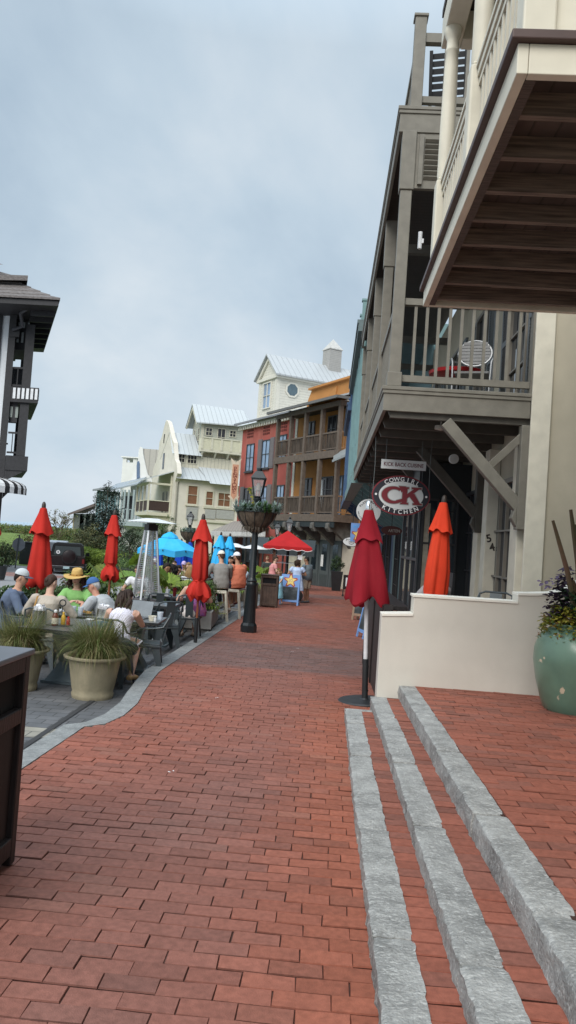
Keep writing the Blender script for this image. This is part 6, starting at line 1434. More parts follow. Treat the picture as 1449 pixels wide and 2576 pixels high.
# tolix-style armchair and tables
GUN = mat('gunmetal_paint', (.055,.068,.075), .42, .15, 6, spec=.5, metal=.25); GUN2 = mat('slate_table_base', (.10,.13,.145), .45, .12, 5, spec=.5); TTOP = lapped('dark_slatted_top', (.10,.105,.11), 'X', .14, .3, .4)
def make_chair():
    r = empty('metal_chair', (0,0,0), 0, '', 'chair')
    mb = MB(); pts = [(-.19,-.17,.44),(.19,-.17,.44),(.21,.2,.45),(-.21,.2,.45)]; mb.prism(pts, (0,0,.02)); mb.prism([(-.2,-.18,.40),(.2,-.18,.40),(.22,.21,.41),(-.22,.21,.41)],(0,0,.04)); mb.build('seat', GUN, r, bevel=.012)
    for sx, sy in ((-1,-1),(1,-1),(1,1),(-1,1)):
        mb = MB(); a = V((sx*.185,sy*.17,.40)); b = V((sx*.235,sy*.23,.0)); d = V((-sx*.13,0,0)); e = V((0,-sy*.12,0))
        mb.add([a,a+d,a+e,b,b+d*.25,b+e*.25,a+V((0,0,.03))], [(0,1,4,3),(0,3,5,2),(1,2,5,4),(3,4,5),(0,2,1)]); mb.build('leg', GUN, r)
    mb = MB(); z = .86; mb.tube([(-.235,-.10,.68),(-.235,-.2,.70),(-.20,-.27,z-.03),(-.13,-.28,z),(.13,-.28,z),(.20,-.27,z-.03),(.235,-.2,.70),(.235,-.10,.68)], .013, 8); mb.build('back_frame', GUN, r, True)
    mb = MB(); mb.prism([(-.07,-.19,.45),(.07,-.19,.45),(.075,-.285,z),(-.075,-.285,z)], (0,.008,0))
    for sx in (-1,1): mb.bar((sx*.19,-.19,.44),(sx*.2,-.27,z-.04),.02,.012)
    mb.build('backrest', GUN, r)
    for sx in (-1,1):
        mb = MB(); mb.tube([(sx*.235,-.11,.68),(sx*.25,.10,.67),(sx*.235,.17,.63),(sx*.215,.17,.44)],.012,8); mb.build('armrest', GUN, r, True)
    return r
chair0 = make_chair(); chair_used = [False]
def chair(x, y, rz, label, group='gunmetal chairs on the terrace', z=None):
    z = pz(y) if z is None else z
    if not chair_used[0]:
        chair_used[0] = True; chair0.location = (x,y,z); chair0.rotation_euler = (0,0,rz); chair0['label'] = label; chair0['group'] = group; return chair0
    return dup(chair0, (x,y,z), rz, label, group)
def table(x, y, sx, sy, rz, label, h=.73, z=None, two=False):
    r = empty('cafe_table', (x,y,pz(y) if z is None else z), rz, label, 'table', 'slate cafe tables on the terrace')
    mb = MB(); mb.box(-sx/2,sx/2,-sy/2,sy/2,h-.03,h); mb.build('table_top', TTOP, r, bevel=.005)
    mb = MB()
    mb.box(-sx/2+.0,sx/2,-sy/2-.004,-sy/2-.001,h-.045,h-.002); mb.build('edge_band', BLACKM, r)
    for c in ((-sx*.0, -sy*.25), (0, sy*.25)) if two else ((0,0),):
        mb = MB(); mb.add([(c[0]-.17,c[1]-.17,h-.031),(c[0]+.17,c[1]-.17,h-.031),(c[0]+.17,c[1]+.17,h-.031),(c[0]-.17,c[1]+.17,h-.031),(c[0]-.08,c[1]-.08,h*.35),(c[0]+.08,c[1]-.08,h*.35),(c[0]+.08,c[1]+.08,h*.35),(c[0]-.08,c[1]+.08,h*.35),(c[0]-.2,c[1]-.2,.03),(c[0]+.2,c[1]-.2,.03),(c[0]+.2,c[1]+.2,.03),(c[0]-.2,c[1]+.2,.03)],
            [(0,1,5,4),(1,2,6,5),(2,3,7,6),(3,0,4,7),(4,5,9,8),(5,6,10,9),(6,7,11,10),(7,4,8,11)]); mb.box(c[0]-.24,c[0]+.24,c[1]-.24,c[1]+.24,0,.03); mb.build('pedestal', GUN2, r)
    return r
tA = table(-3.25, 9.85, .80, 1.25, rad(-6), 'empty slate table with a steel caddy behind the potted grasses', two=False)
tB = table(-3.72, 11.25, .95, .80, rad(4), 'crowded table shared by the four diners with hats and caps')
tC = table(-2.72, 11.12, .80, .80, rad(3), 'table with the laptop in front of the woman in white')
tD = table(-2.95, 13.6, .70, .70, rad(0), 'small bare slatted table to the right of the pyramid heater')
tE = table(-3.02, 15.6, 1.15, .72, rad(0), 'table with red drink and white cup under the palm fronds')
tF = table(-3.6, 19.0, 1.5, .8, rad(0), 'table under the bright blue parasol where dark-haired diners lean in')
chair(-2.66, 9.86, rad(-6), 'gunmetal chair with a dark jacket over it, under the woman in white')
chair(-2.42, 10.75, rad(100), 'gunmetal chair pushed in at the street side of the laptop table')
chair(-2.66, 12.95, rad(30), 'empty gunmetal armchair facing away beside the kerb, nearest the bunched red parasol')
chair(-3.0, 12.75, rad(-10), 'empty gunmetal chair tucked behind the laptop table')
chair(-2.52, 14.55, rad(5), 'gunmetal chair under the woman in the pink tank top')
chair(-4.35, 10.95, rad(-75), 'gunmetal chair under the man in the grey-white cap')
chair(-3.85, 10.6, rad(0), 'gunmetal chair under the woman in the beige jumper')
chair(-3.3, 11.55, rad(105), 'gunmetal chair under the older man in the blue cap')
chair(-4.0, 12.0, rad(180), 'gunmetal chair under the woman in the straw hat')
chair(-3.1, 14.55, rad(10), 'gunmetal chair with its back to the pyramid heater side of the drinks table')

# things on the tables
STL = mat('caddy_steel', (.50,.49,.47), .25, .15, 14, metal=1); PAPER = mat('white_paper', (.78,.78,.80), .8, .05, 8)
def caddy(x, y, z, label):
    r = empty('napkin_caddy', (x,y,z), 0, label, 'napkin caddy', 'steel napkin caddies')
    mb = MB(); mb.lathe([(.088,0),(.09,.01),(.09,.165),(.093,.17),(.086,.17),(.084,.02),(0,.015)],28); mb.build('steel_bucket', STL, r, True)
    mb = MB(); rg = random.Random(int(x*100))
    for k in range(7): a = rg.uniform(-.5,.5); mb.box(-.06+k*.018,-.052+k*.018,-.055,.055,.03,.20+rg.uniform(-.01,.045))
    for k in range(5): c = (rg.uniform(-.04,.06),rg.uniform(-.04,.04),.19+rg.uniform(0,.03)); mb.ball(c,(.035,.03,.025),8,5)
    mb.build('napkins', PAPER, r); return r
def bottle(x, y, z, colr, cap, label, h=.19, r_=.034, lab=None, cat='bottle', kind='sauce_bottle'):
    r = empty(kind, (x,y,z), rnd(0,6), label, cat, 'sauce bottles on the tables')
    mb = MB(); mb.lathe([(r_*.9,0),(r_,.01),(r_,h*.55),(r_*.75,h*.7),(r_*.4,h*.82),(r_*.4,h*.84)],18); mb.build('body', colr, r, True)
    mb = MB(); mb.lathe([(r_*.5,h*.841),(r_*.5,h*.95),(r_*.25,h)],14); mb.build('cap', cap, r, True)
    if lab:
        mb = MB(); mb.lathe([(r_+.001,h*.12),(r_+.001,h*.5)],18,caps=False); mb.build('paper_label', lab, r)
    return r
KETCH = mat('ketchup_red', (.30,.012,.01), .25, .05); KBR = mat('brown_red_sauce', (.12,.02,.012), .2); WCAP = mat('white_cap', (.75,.75,.75), .4); YEL = mat('mustard_yellow', (.6,.36,.03), .35); GREENB = mat('green_glass', (.03,.09,.04), .2); LBL = mat('cream_label', (.62,.56,.44), .6, .25, 40)
TZ = pz(9.8)+.73
caddy(-3.62, 9.72, TZ, 'steel bucket of napkins on the empty table beside the ketchup')
bottle(-3.37, 9.60, TZ, KBR, WCAP, 'ketchup bottle with cream label and white cap on the empty table', .20, .042, LBL)
bottle(-3.30, 9.70, TZ, YEL, mat('yellow_cap', (.5,.3,.03), .5), 'yellow mustard bottle half hidden behind the ketchup on the empty table', .17, .03)
bottle(-3.22, 9.66, TZ, KETCH, mat('red_cap', (.5,.01,.015), .4), 'small red-capped sauce bottle beside the ketchup on the empty table', .12, .026)
r = empty('wire_caddy', (-3.33,9.66,TZ), 0, 'black wire condiment caddy with ring handle on the empty table', 'condiment caddy')
mb = MB(); mb.box(-.15,.15,-.09,.09,.003,.012); mb.tube([(0,.06,.01),(0,.06,.24)],.006,6); mb.build('tray', BLACKM, r)
mb = MB(); mb.tube([(.04*cos(2*PI*k/16),.06,.28+.04*sin(2*PI*k/16)) for k in range(17)],.008,6); mb.build('ring_handle', BLACKM, r)
TZ2 = pz(11)+.73
caddy(-3.08, 10.72, TZ2-.02, 'steel bucket of napkins in front of the older man in the blue cap')
bottle(-2.92, 10.76, TZ2-.02, KETCH, WCAP, 'red sauce bottle with white cap beside the napkin bucket near the woman in white', .19, .034)
bottle(-2.86, 10.84, TZ2-.02, YEL, WCAP, 'slim yellow sauce bottle by the napkin bucket near the woman in white', .17, .02)
mb = MB(); mb.box(-.30,.30,-.34,.34,0,.03); mb.box(-.302,-.295,-.34,.34,-.25,.029); mb.box(-.3,.3,-.345,-.338,-.22,.029)
o = mb.build('side_cloth', lapped('striped_cloth', (.62,.63,.60), 'X', .045, .8, .2), None, loc=(-3.05,10.72,TZ2-.051)); tag(o, 'white striped cloth draped over the small shelf under the second napkin bucket', 'cloth')
GLS = see_through('cup_plastic', (.85,.9,.95), .55)
def cup(x, y, z, label, m=None, h=.12, r_=.042, lid=False, cat='cup'):
    r = empty('drink_cup', (x,y,z), 0, label, cat, 'cups and glasses on the tables')
    mb = MB(); mb.lathe([(r_*.75,0),(r_,h),(r_*.93,h),(r_*.7,.01)],20); mb.build('cup_body', m or PAPER, r, True)
    mb = MB(); mb.lathe([(r_*.7,h*.9),(0,h*.905)],16); mb.build('drink', mat('milky_drink', (.5,.45,.38), .3), r); return r
TB = pz(11)+.73
for (x, y, l, m) in ((-3.62,11.05,'clear plastic cup in the middle of the four diners',GLS),(-3.5,11.0,'second clear cup beside the bill on the diners table',GLS),(-3.85,11.3,'short tumbler near the straw-hat woman',GLS),(-3.72,11.0,'pale paper cup between crumpled napkins on the diners table',PAPER)): cup(x, y, TB, l, m)
mb = MB(); rg = random.Random(3)
for k in range(6): mb.ball((rg.uniform(-.09,.09),rg.uniform(-.05,.05),.025+rg.uniform(0,.03)),(.05,.04,.03),7,5)
mb.v = [(x+.015*sn(x*40,y*40,z*40),y+.015*sn(y*40,z*40,x*40),max(0,z+.015*sn(z*40,x*40,1))) for x,y,z in mb.v]
tag(mb.build('crumpled_napkins', PAPER, None, loc=(-3.86,10.98,TB)), 'crumpled white napkins on the table between the four diners', 'napkins')
r = empty('food_plate', (-3.43,11.12,TB), 0, 'plate of fries in front of the older man', 'plate')
mb = MB(); mb.lathe([(.05,0),(.11,.015),(.115,.02),(.05,.008),(0,.008)],24); mb.build('plate_dish', mat('black_plate', (.04,.04,.045), .4), r, True)
mb = MB()
for k in range(18): a = rg.uniform(0,6.3); c = V((rg.uniform(-.05,.05),rg.uniform(-.05,.05),.02+rg.uniform(0,.02))); mb.bar(c,c+V((.05*cos(a),.05*sin(a),.01)),.009,.009)
mb.build('fries', mat('golden_fries', (.55,.33,.10), .6), r)
TC = pz(11)+.73
r = empty('laptop', (-2.72,11.2,TC), rad(-12), 'open dark grey laptop in front of the woman in white', 'laptop')
mb = MB(); mb.box(-.17,.17,-.12,.11,0,.015); mb.build('keyboard', mat('laptop_grey', (.12,.12,.13), .35, metal=.5), r, bevel=.004)
mb = MB(); mb.prism([(-.17,.112,.016),(.17,.112,.016),(.17,.19,.235),(-.17,.19,.235)],(0,.01,0)); mb.build('lid', mat('laptop_lid', (.11,.125,.14), .35, metal=.5), r)
cup(-2.44, 10.98, TC, 'cream coffee bowl by the elbow of the woman in white', mat('cream_china', (.68,.64,.52), .35), .07, .062)
cup(-2.36, 11.12, TC, 'glass of iced coffee at the table edge beside the cream bowl', GLS, .12, .045)
mb = MB(); mb.lathe([(.02,0),(.022,.04),(.012,.055),(.012,.07),(0,.072)],12); tag(mb.build('salt_shaker', mat('shaker_glass', (.6,.6,.6), .25), None, True, loc=(-2.38,10.9,TC)), 'small salt shaker beside the arm of the woman in white', 'shaker')
TE = pz(15.5)+.73
cup(-3.02,15.45,TE,'tall glass of dark red drink on the table by the palm',mat('red_drink',(.10,.008,.01),.2),.17,.045)
cup(-3.17,15.5,TE,'clear tumbler left of the red drink',GLS,.13,.045); cup(-2.75,15.5,TE,'white plastic cup right of the red drink',PAPER,.13,.045)
mb = MB(); mb.box(-.08,.08,-.04,.04,0,.015); tag(mb.build('phone', BLACKM, None, loc=(-2.6,15.4,TE)), 'black phone lying at the end of the drinks table', 'phone')
mb = MB(); rg = random.Random(8)
mb.add([(-.16,0,0),(.0,-.02,0),(-.02,.03,.26),(-.12,.02,.28),(.06,0,0),(.2,.03,0),(.12,.02,.22)],[(0,1,2,3),(4,5,6)]); mb.add([(.22,.02,0),(.3,.05,0),(.27,.03,.2)],[(0,1,2)])
tag(mb.build('menu_card', PAPER, None, loc=(-3.42,15.3,TE)), 'white folded menu cards standing on the table behind the pyramid heater', 'menu')

# bar stools
CRS = mat('cream_stool_paint', (.60,.57,.48), .45, .1, 8, dirt=.1)
def stool(x, y, label, rz=0):
    r = empty('bar_stool', (x,y,pz(y)), rz, label, 'bar stool', 'cream metal bar stools'); h = .76
    mb = MB(); mb.box(-.155,.155,-.155,.155,h-.025,h); mb.box(-.16,.16,-.16,.16,h-.07,h-.026); mb.build('seat', CRS, r, bevel=.012)
    for sx, sy in ((-1,-1),(1,-1),(1,1),(-1,1)):
        mb = MB(); mb.bar((sx*.14,sy*.14,h-.071),(sx*.215,sy*.215,0),.045,.045,(sx,sy,0)); mb.build('leg', CRS, r)
    mb = MB()
    for a, b in (((-1,-1),(1,-1)),((1,-1),(1,1)),((1,1),(-1,1)),((-1,1),(-1,-1))): mb.bar((a[0]*.19,a[1]*.19,.24),(b[0]*.19,b[1]*.19,.24),.02,.02)
    mb.build('foot_rail', CRS, r); return r
stool(-2.52,18.55,'cream bar stool under the man in the grey long-sleeved top',.15); stool(-2.34,19.7,'cream bar stool under the man in the orange shirt',.1)
# bar-height counter the stools face
r = empty('bar_table', (-2.95,19.5,pz(19.5)), 0, 'tall narrow bar table the men on stools lean on', 'table')
mb = MB(); mb.box(-.2,.2,-1.4,1.3,1.0,1.05); mb.build('table_top', mat('dark_bar_top', (.06,.05,.045), .4), r)
for s in (-1.2,1.1): mb = MB(); mb.tube([(0,s,0),(0,s,1.0)],.035,8); mb.build('leg', BLACKM, r)
# concrete planter with shrub
pl = empty('concrete_planter', (-2.72,16.85,pz(16.5)), rad(4), 'grey concrete trough planter beside the kerb holding a rosemary-like shrub', 'planter')
mb = MB(); mb.box(-.36,.36,-1.0,1.0,.07,.44); mb.box(-.30,.30,-.93,.93,.0,.07); mb.build('trough', mat('grey_concrete', (.27,.265,.255), .85, .15, 5, .4, 80, dirt=.15), pl, bevel=.012)
mb = MB(); mb.box(-.32,.32,-.95,.95,.40,.445); mb.build('soil', mat('potting_soil', (.04,.03,.022), .95, .4, 20), pl)

# lamp posts with hanging flower bowls
LAMP = mat('lamp_black_green', (.012,.017,.020), .4, .2, 8, spec=.5); LGL = see_through('lantern_glass', (.85,.88,.9), .8, .08); COIR = mat('coir_liner', (.11,.085,.062), .95, .5, 14, 1.0, 40, stretch=(1,1,.3))
def lamp(x, y, H, label, detail=True):
    z = gz(y) if x > -2.2 else pz(y)
    r = empty('lamp_post', (x,y,z), 0, label, 'lamp post', 'black lamp posts with flower bowls'); k = H/3.45
    mb = MB()
    octp = lambda rr: rr
    mb.lathe([(.17*k,0),(.17*k,.14*k),(.16*k,.16*k),(.135*k,.20*k)], 8); mb.build('foot', LAMP, r)
    flute = (lambda g, i, z: 1+.06*abs(sin(8*g))) if detail else None
    mb = MB(); mb.lathe([(.125*k,.201*k),(.098*k,.95*k),(.108*k,.97*k),(.108*k,1.01*k),(.09*k,1.05*k)], 48, fold=flute); mb.build('plinth', LAMP, r, True)
    mb = MB(); mb.lathe([(.10*k,1.051*k),(.108*k,1.07*k),(.085*k,1.10*k),(.068*k,1.14*k),(.060*k,2.3*k),(.058*k,2.45*k),(.075*k,2.47*k),(.09*k,2.52*k),(.07*k,2.56*k),(.058*k,2.62*k),(.058*k,2.72*k),(.085*k,2.76*k),(.085*k,2.79*k),(.055*k,2.82*k)], 48, fold=flute); mb.build('shaft', LAMP, r, True)
    g0, g1 = 2.84*k, 3.20*k
    lan = MB(); 
    for a in range(4):
        c0, c1 = cos(PI/4+a*PI/2), sin(PI/4+a*PI/2)
        lan.bar((c0*.105*k,c1*.105*k,g0),(c0*.19*k,c1*.19*k,g1),.018*k,.018*k,(c0,c1,0))
    lan.box(-.085*k,.085*k,-.085*k,.085*k,2.822*k,g0)
    for s in (-1,1): lan.bar((s*.136*k,-.136*k,g1),(s*.136*k,.136*k,g1),.02*k,.02*k); lan.bar((-.136*k,s*.136*k,g1),(.136*k,s*.136*k,g1),.02*k,.02*k)
    q_ = .16*k; t_ = .07*k; za, zb = g1+.012*k, 3.36*k
    lan.add([(-q_,-q_,za),(q_,-q_,za),(q_,q_,za),(-q_,q_,za),(-t_,-t_,zb),(t_,-t_,zb),(t_,t_,zb),(-t_,t_,zb)],[(3,2,1,0),(4,5,6,7),(0,1,5,4),(1,2,6,5),(2,3,7,6),(3,0,4,7)])
    lan.lathe([(.05*k,zb),(.055*k,zb+.06*k),(.04*k,zb+.08*k),(.0,zb+.1*k)],12); lo_ = lan.build('lantern', LAMP, r)
    mb = MB(); a, b = .075*k, .134*k; mb.add([(-a,-a,g0+.004),(a,-a,g0+.004),(a,a,g0+.004),(-a,a,g0+.004),(-b,-b,g1-.01),(b,-b,g1-.01),(b,b,g1-.01),(-b,b,g1-.01)],[(0,1,5,4),(1,2,6,5),(2,3,7,6),(3,0,4,7)]); mb.build('pane', LGL, lo_)
    mb = MB(); mb.lathe([(.018*k,g0+.002),(.018*k,g0+.09*k),(.045*k,g0+.13*k),(.045*k,g0+.24*k),(.02*k,g0+.28*k)],12); mb.build('burner_mantle', mat('dim_mantle', (.45,.38,.34), .5), lo_)
    # bowl
    zb_ = 2.14*k
    mb = MB(); mb.lathe([(.07*k,zb_-.06*k),(.20*k,zb_+.0*k),(.36*k,zb_+.2*k),(.42*k,zb_+.36*k),(.38*k,zb_+.36*k),(.07*k,zb_+.3*k)], 36, fold=lambda g, i, z: 1+.04*sn(cos(g)*3+x, sin(g)*3, z*6)); bw = mb.build('flower_bowl', COIR, r, True)
    mb = MB()
    for a in range(12):
        g = 2*PI*a/12; mb.tube([(.425*k*cos(g),.425*k*sin(g),zb_+.36*k),(.375*k*cos(g),.375*k*sin(g),zb_+.19*k),(.205*k*cos(g),.205*k*sin(g),zb_-.01*k),(.075*k*cos(g),.075*k*sin(g),zb_-.08*k)],.007*k,5)
    mb.tube([(.43*k*cos(2*PI*a/24),.43*k*sin(2*PI*a/24),zb_+.36*k) for a in range(25)],.009*k,5); mb.build('wire_basket', LAMP, bw)
    lf = MB(); rg = random.Random(int(y*7))
    for c in range(64 if detail else 40):
        g = rg.uniform(0,6.28); rr = .43*k*rg.uniform(.25,1.18); cx_, cy_ = rr*cos(g), rr*sin(g); hh = rg.uniform(.06,.20)*k; silver = rg.random() < .62
        base = (.26,.34,.31) if silver else (.07,.14,.05)
        for q__ in range(26 if detail else 14):
            a = rg.uniform(0,6.28); e = rg.uniform(.1,1.4); L_ = rg.uniform(.06,.16)*k; sh = rg.uniform(.55,1.25)
            p0 = V((cx_,cy_,zb_+.36*k+rg.uniform(-.02,hh))); d = V((cos(a)*cos(e),sin(a)*cos(e),sin(e)-.15)); sd_ = V((-sin(a),cos(a),0))*(.013 if silver else .02)*k
            lf.col = tuple(b_*sh for b_ in base); lf.add([p0-sd_*.4,p0+sd_*.4,p0+d*L_*.6+sd_,p0+d*L_,p0+d*L_*.6-sd_],[(0,1,2,3,4)])
    if detail:
        for c in range(90):
            t = rg.random(); p0 = V((-.12*k+.06*sin(t*5),.05,zb_+.42*k+t*.42*k))+V((rg.uniform(-.06,.06),rg.uniform(-.06,.06),0))*(1-t*.5); lf.col = (.45,.42,.05) if rg.random() < .7 else (.16,.2,.05); s_ = .022
            a = rg.uniform(0,6.28); lf.add([p0,p0+V((s_*cos(a),s_*sin(a),s_)),p0+V((0,0,s_*2)),p0+V((-s_*sin(a),s_*cos(a),s_))],[(0,1,2,3)])
        for c in range(120):
            g = rg.uniform(0,6.28); z_ = zb_-rg.uniform(-.1,.16)*k; rr = .3*k*rg.uniform(.7,1); p0 = V((rr*cos(g),rr*sin(g),zb_+.05*k)); lf.col = (.13,.11,.085); lf.add([p0,p0+V((.008,0,0)),p0+V((rg.uniform(-.03,.03),0,-rg.uniform(.08,.25)))],[(0,1,2)])
    lf.build('flowers', leafy('silver_leaves'), bw); return r
lamp(-1.56, 16.36, 3.52, 'tall black lamp post at the kerb with a coir flower bowl, nearest of its kind')
p = at(727,1345,31); lamp(p.x, 31, 3.3, 'black lamp post with silver-leaved bowl rising behind the red cart canopy', False)
p = at(697,1350,38); lamp(p.x, 38, 3.4, 'black lamp post with lantern just above the left tip of the red cart canopy', False)
p = at(476,1345,36); lamp(p.x, 36, 3.55, 'black lamp post in front of the cream house wall above the bright blue parasol', False)
# ------------------------------------------------------------------ bins, signs, cart, pot, car
DKW = wood('dark_stained_timber', (.017,.013,.013), .45, (3,3,.25), .4)
def bin_(name, x0, x1, y0, y1, z0, h, label, wm, topm, face, cat='litter bin'):
    r = empty(name, ((x0+x1)/2,(y0+y1)/2,z0), 0, label, cat)
    mb = WB(r); mb.box(x0+.045,x1-.045,y0+.045,y1-.045,z0+h*.701,z0+h-.031); mb.build('dark_hatch', mat('bin_inside', (.006,.006,.008), .8), r)
    mb = WB(r); mb.box(x0+.03,x1-.03,y0+.03,y1-.03,z0+.02,z0+h*.70); mb.build('slatted_body', lapped(wm.name+'_slats', tuple(wm.node_tree.nodes['RGB'].outputs[0].default_value)[:3], face, .085, .5, .7, .3), r)
    mb = WB(r); t = .055
    for a, b in ((x0,x0+.06),(x1-.06,x1)):
        for c, d in ((y0,y0+.06),(y1-.06,y1)): mb.box(a,b,c,d,z0,z0+h-.03)
    for z, th in ((z0+.05,.09),(z0+h*.66,.075),(z0+h-.11,.079)):
        for x in (x0,x1): mb.box(x-(.0 if x == x0 else .04),x+(.04 if x == x0 else 0),y0+.061,y1-.061,z,z+th)
        for y in (y0,y1): mb.box(x0+.061,x1-.061,y-(.0 if y == y0 else .04),y+(.04 if y == y0 else 0),z,z+th)
    mb.build('frame', wm, r, bevel=.006)
    mb = WB(r); mb.box(x0-.015,x1+.015,y0-.015,y1+.015,z0+h-.03,z0+h); mb.build('lid', topm, r, bevel=.008); return r
bin_('litter_bin', -2.05, -1.445, 2.98, 3.81, SL*3.4, 1.055, 'black timber litter bin with pale grey top, cut by the picture edge', DKW, mat('pale_grey_slate_top', (.11,.12,.14), .35, .15, 4), 'Y')
BRW = wood('brown_bin_timber', (.085,.055,.042), .55, (3,3,.25), .35)
bin_('litter_bin', -2.08, -1.52, 24.95, 25.45, gz(25), 1.06, 'brown slatted timber litter bin between the lamp post and the blue menu board', BRW, BRW, 'X')
# hanging signs
def sframe(p, rz=0): return Matrix.Translation(p) @ rotz(rz) @ frame((0,0,0),(1,0,0),(0,0,1),(0,-1,0))
BURG = mat('burgundy_paint', (.20,.022,.032), .45, .06); NAVY = mat('charcoal_navy', (.022,.022,.032), .5, .08); SIGNW = mat('sign_white', (.66,.68,.68), .5, .03); PUREW = mat('letter_white', (.85,.85,.85), .5, 0)
ck = at(1008,1247,13.0); rx, ry = .487, .335
r = empty('oval_sign', ck, 0, 'burgundy and black oval hanging sign reading COWGIRL CK KITCHEN', 'sign')
def S(mb): mb.M = frame((0,0,0),(1,0,0),(0,0,1),(0,-1,0)); return mb
mb = S(MB()); mb.prism(ellipse(rx,ry,72), (0,0,.05)); mb.build('board', BURG, r)
mb = S(MB()); mb.prism(ellipse(rx*.955,ry*.935,72,.0505), (0,0,.004)); mb.build('dark_ring', NAVY, r)
mb = S(MB()); mb.prism(ellipse(rx*.765,ry*.70,72,.056), (0,0,.004)); mb.build('white_centre', SIGNW, r)
mb = S(MB()); z = .062
arc_letters(mb, 'COWGIRL', 0, 0, rx*.855, ry*.815, rad(128), rad(50), .072, .014, z=z)
arc_letters(mb, 'KITCHEN', 0, 0, rx*.855, ry*.82, rad(231), rad(309), .072, .014, z=z, inward=True)
for s in (-1,1): mb.add(ellipse(.019,.019,16,z,s*rx*.86,-.0), [tuple(range(16))])
mb.build('ring_lettering', PUREW, r)
def ckshape(mb, grow, z):
    g = grow; n = 28; cx, cy, ro, ri = -.13, .0, .175, .105
    out, inn = [], []
    for i in range(n+1):
        a = rad(48)+rad(266)*i/n; out.append((cx+(ro+g)*1.12*cos(a), cy+(.145+g)*sin(a)*1.0)); inn.append((cx+(ri-g)*1.15*cos(a)+.02, cy+(.098-g)*sin(a)))
    vs = [(x,y,z) for x,y in out]+[(x,y,z) for x,y in inn]; m = n+1
    mb.add(vs, [(i,i+1,m+i+1,m+i) for i in range(n)])
    mb.add([(cx+.085-g,.155+g,z+.00015),(cx+.205+g,.155+g,z+.00015),(cx+.135+g*.3,.045-g,z+.00015)],[(0,2,1)])                # serif tip of the C
    zz_ = [z]
    def poly(p): zz_[0] += .0003; mb.add([(x,y,zz_[0]) for x,y in p],[tuple(range(len(p)))])
    poly([(.02-g,-.145-g),(.10+g,-.145-g),(.10+g,.145+g),(.02-g,.145+g)])
    poly([(-.005-g,-.145-g),(.125+g,-.145-g),(.125+g,-.118+g),(-.005-g,-.118+g)]); poly([(-.005-g,.118-g),(.125+g,.118-g),(.125+g,.145+g),(-.005-g,.145+g)])
    poly([(-.12,-.145-g),(.03,-.105-g),(.03,-.05+g),(-.08,-.088+g)])
    poly([(.10,-.045-g),(.10,.03+g),(.215-g,.125),(.30+g,.125)]); poly([(.17-g,.118-g),(.335+g,.118-g),(.335+g,.145+g),(.17-g,.145+g)])
    poly([(.13-g,.0),(.215+g,.045+g),(.325+g,-.125),(.235-g,-.125)]); poly([(.20-g,-.145-g),(.355+g,-.145-g),(.355+g,-.118+g),(.20-g,-.118+g)])
mb = S(MB()); ckshape(mb, .011, .0625); mb.build('monogram_edge', mat('sign_outline_grey', (.33,.34,.33), .5), r)  # pale printed outline round the monogram
mb = S(MB()); ckshape(mb, 0, .066); mb.build('monogram', BURG, r)
mb = MB()
for s in (-1,1): mb = MB(); mb.tube([(s*.47,.02,.02),(s*.46,.02,.5),(s*.475,.02,.98)],.006,6); mb.build('hanging_wire', mat('dull_wire', (.12,.13,.13), .5), r)
kb = at(1015,1170,13.0); r = empty('name_board', kb, 0, 'narrow white board reading KICK BACK CUISINE above the oval sign', 'sign')
w_, h_ = .375, .078
mb = S(MB()); mb.prism([(-w_,-h_,0),(w_,-h_,0),(w_,h_,0),(-w_,h_,0)],(0,0,.03)); mb.build('board', SIGNW, r)
mb = S(MB()); letter(mb, 'KICK BACK CUISINE', 0, 0, .066, 0, .012, z=.034, width=.66); mb.build('lettering', mat('maroon_letters', (.13,.02,.035), .5), r)
mb = MB()
for s in (-1,1): mb = MB(); mb.tube([(s*.3,0,h_),(s*.3,0,.42)],.006,6); mb.build('hanging_wire', mat('dull_wire', (.12,.13,.13), .5), r)
# round pineapple sign
pp = at(927,1286,19); R_ = .298
r = empty('round_sign', pp, 0, 'round white hanging sign with a pineapple in the middle, behind the oval sign', 'sign')
mb = S(MB()); mb.prism(ellipse(R_,R_,48),(0,0,.04)); mb.build('board', SIGNW, r)
mb = S(MB()); arc_letters(mb, 'PLAYA BOWLS', 0, 0, R_*.80, R_*.80, rad(150), rad(30), .055, .012, z=.044)
arc_letters(mb, 'WELCOME', 0, 0, R_*.84, R_*.84, rad(190), rad(245), .034, .012, z=.044, inward=True); mb.build('lettering', NAVY, r)
mb = S(MB())
for k in range(9):
    a = rad(90+(k-4)*26); l = .13-.006*abs(k-4); c = V((.02,.02,.045)); d = V((cos(a),sin(a)*.8,0))*l; n_ = V((-d.y,d.x,0)).normalized()*.018
    mb.add([c-n_,c+d*.6-n_*.7,c+d,c+d*.6+n_*.7,c+n_],[(0,1,2,3,4)])
mb.build('pineapple_leaves', mat('deep_leaf_green', (.03,.09,.06), .5), r)
mb = S(MB()); mb.add(ellipse(.075,.085,24,.046,.02,-.05),[tuple(range(24))]); pf = mb.build('pineapple', mat('pineapple_yellow', (.55,.42,.07), .5), r)
mb = S(MB())
for k in range(-3,4):
    mb.bar((.02+k*.022-.04,-.12,.0475),(.02+k*.022+.04,.02,.0475),.004,.001,(0,0,1)); mb.bar((.02+k*.022+.04,-.12,.0476),(.02+k*.022-.04,.02,.0476),.004,.001,(0,0,1))
mb.build('criss_cross', NAVY, pf)
mb = S(MB()); mb.add([(.02+.105*cos(rad(a)),-.09+.10*sin(rad(a)),.048) for a in range(180,361,12)],[tuple(range(16))]); mb.build('bowl', NAVY, r)
mb = MB(); mb.tube([(0,0,R_),(0,0,R_+.6)],.01,6); mb.build('hanger', BLACKM, r)
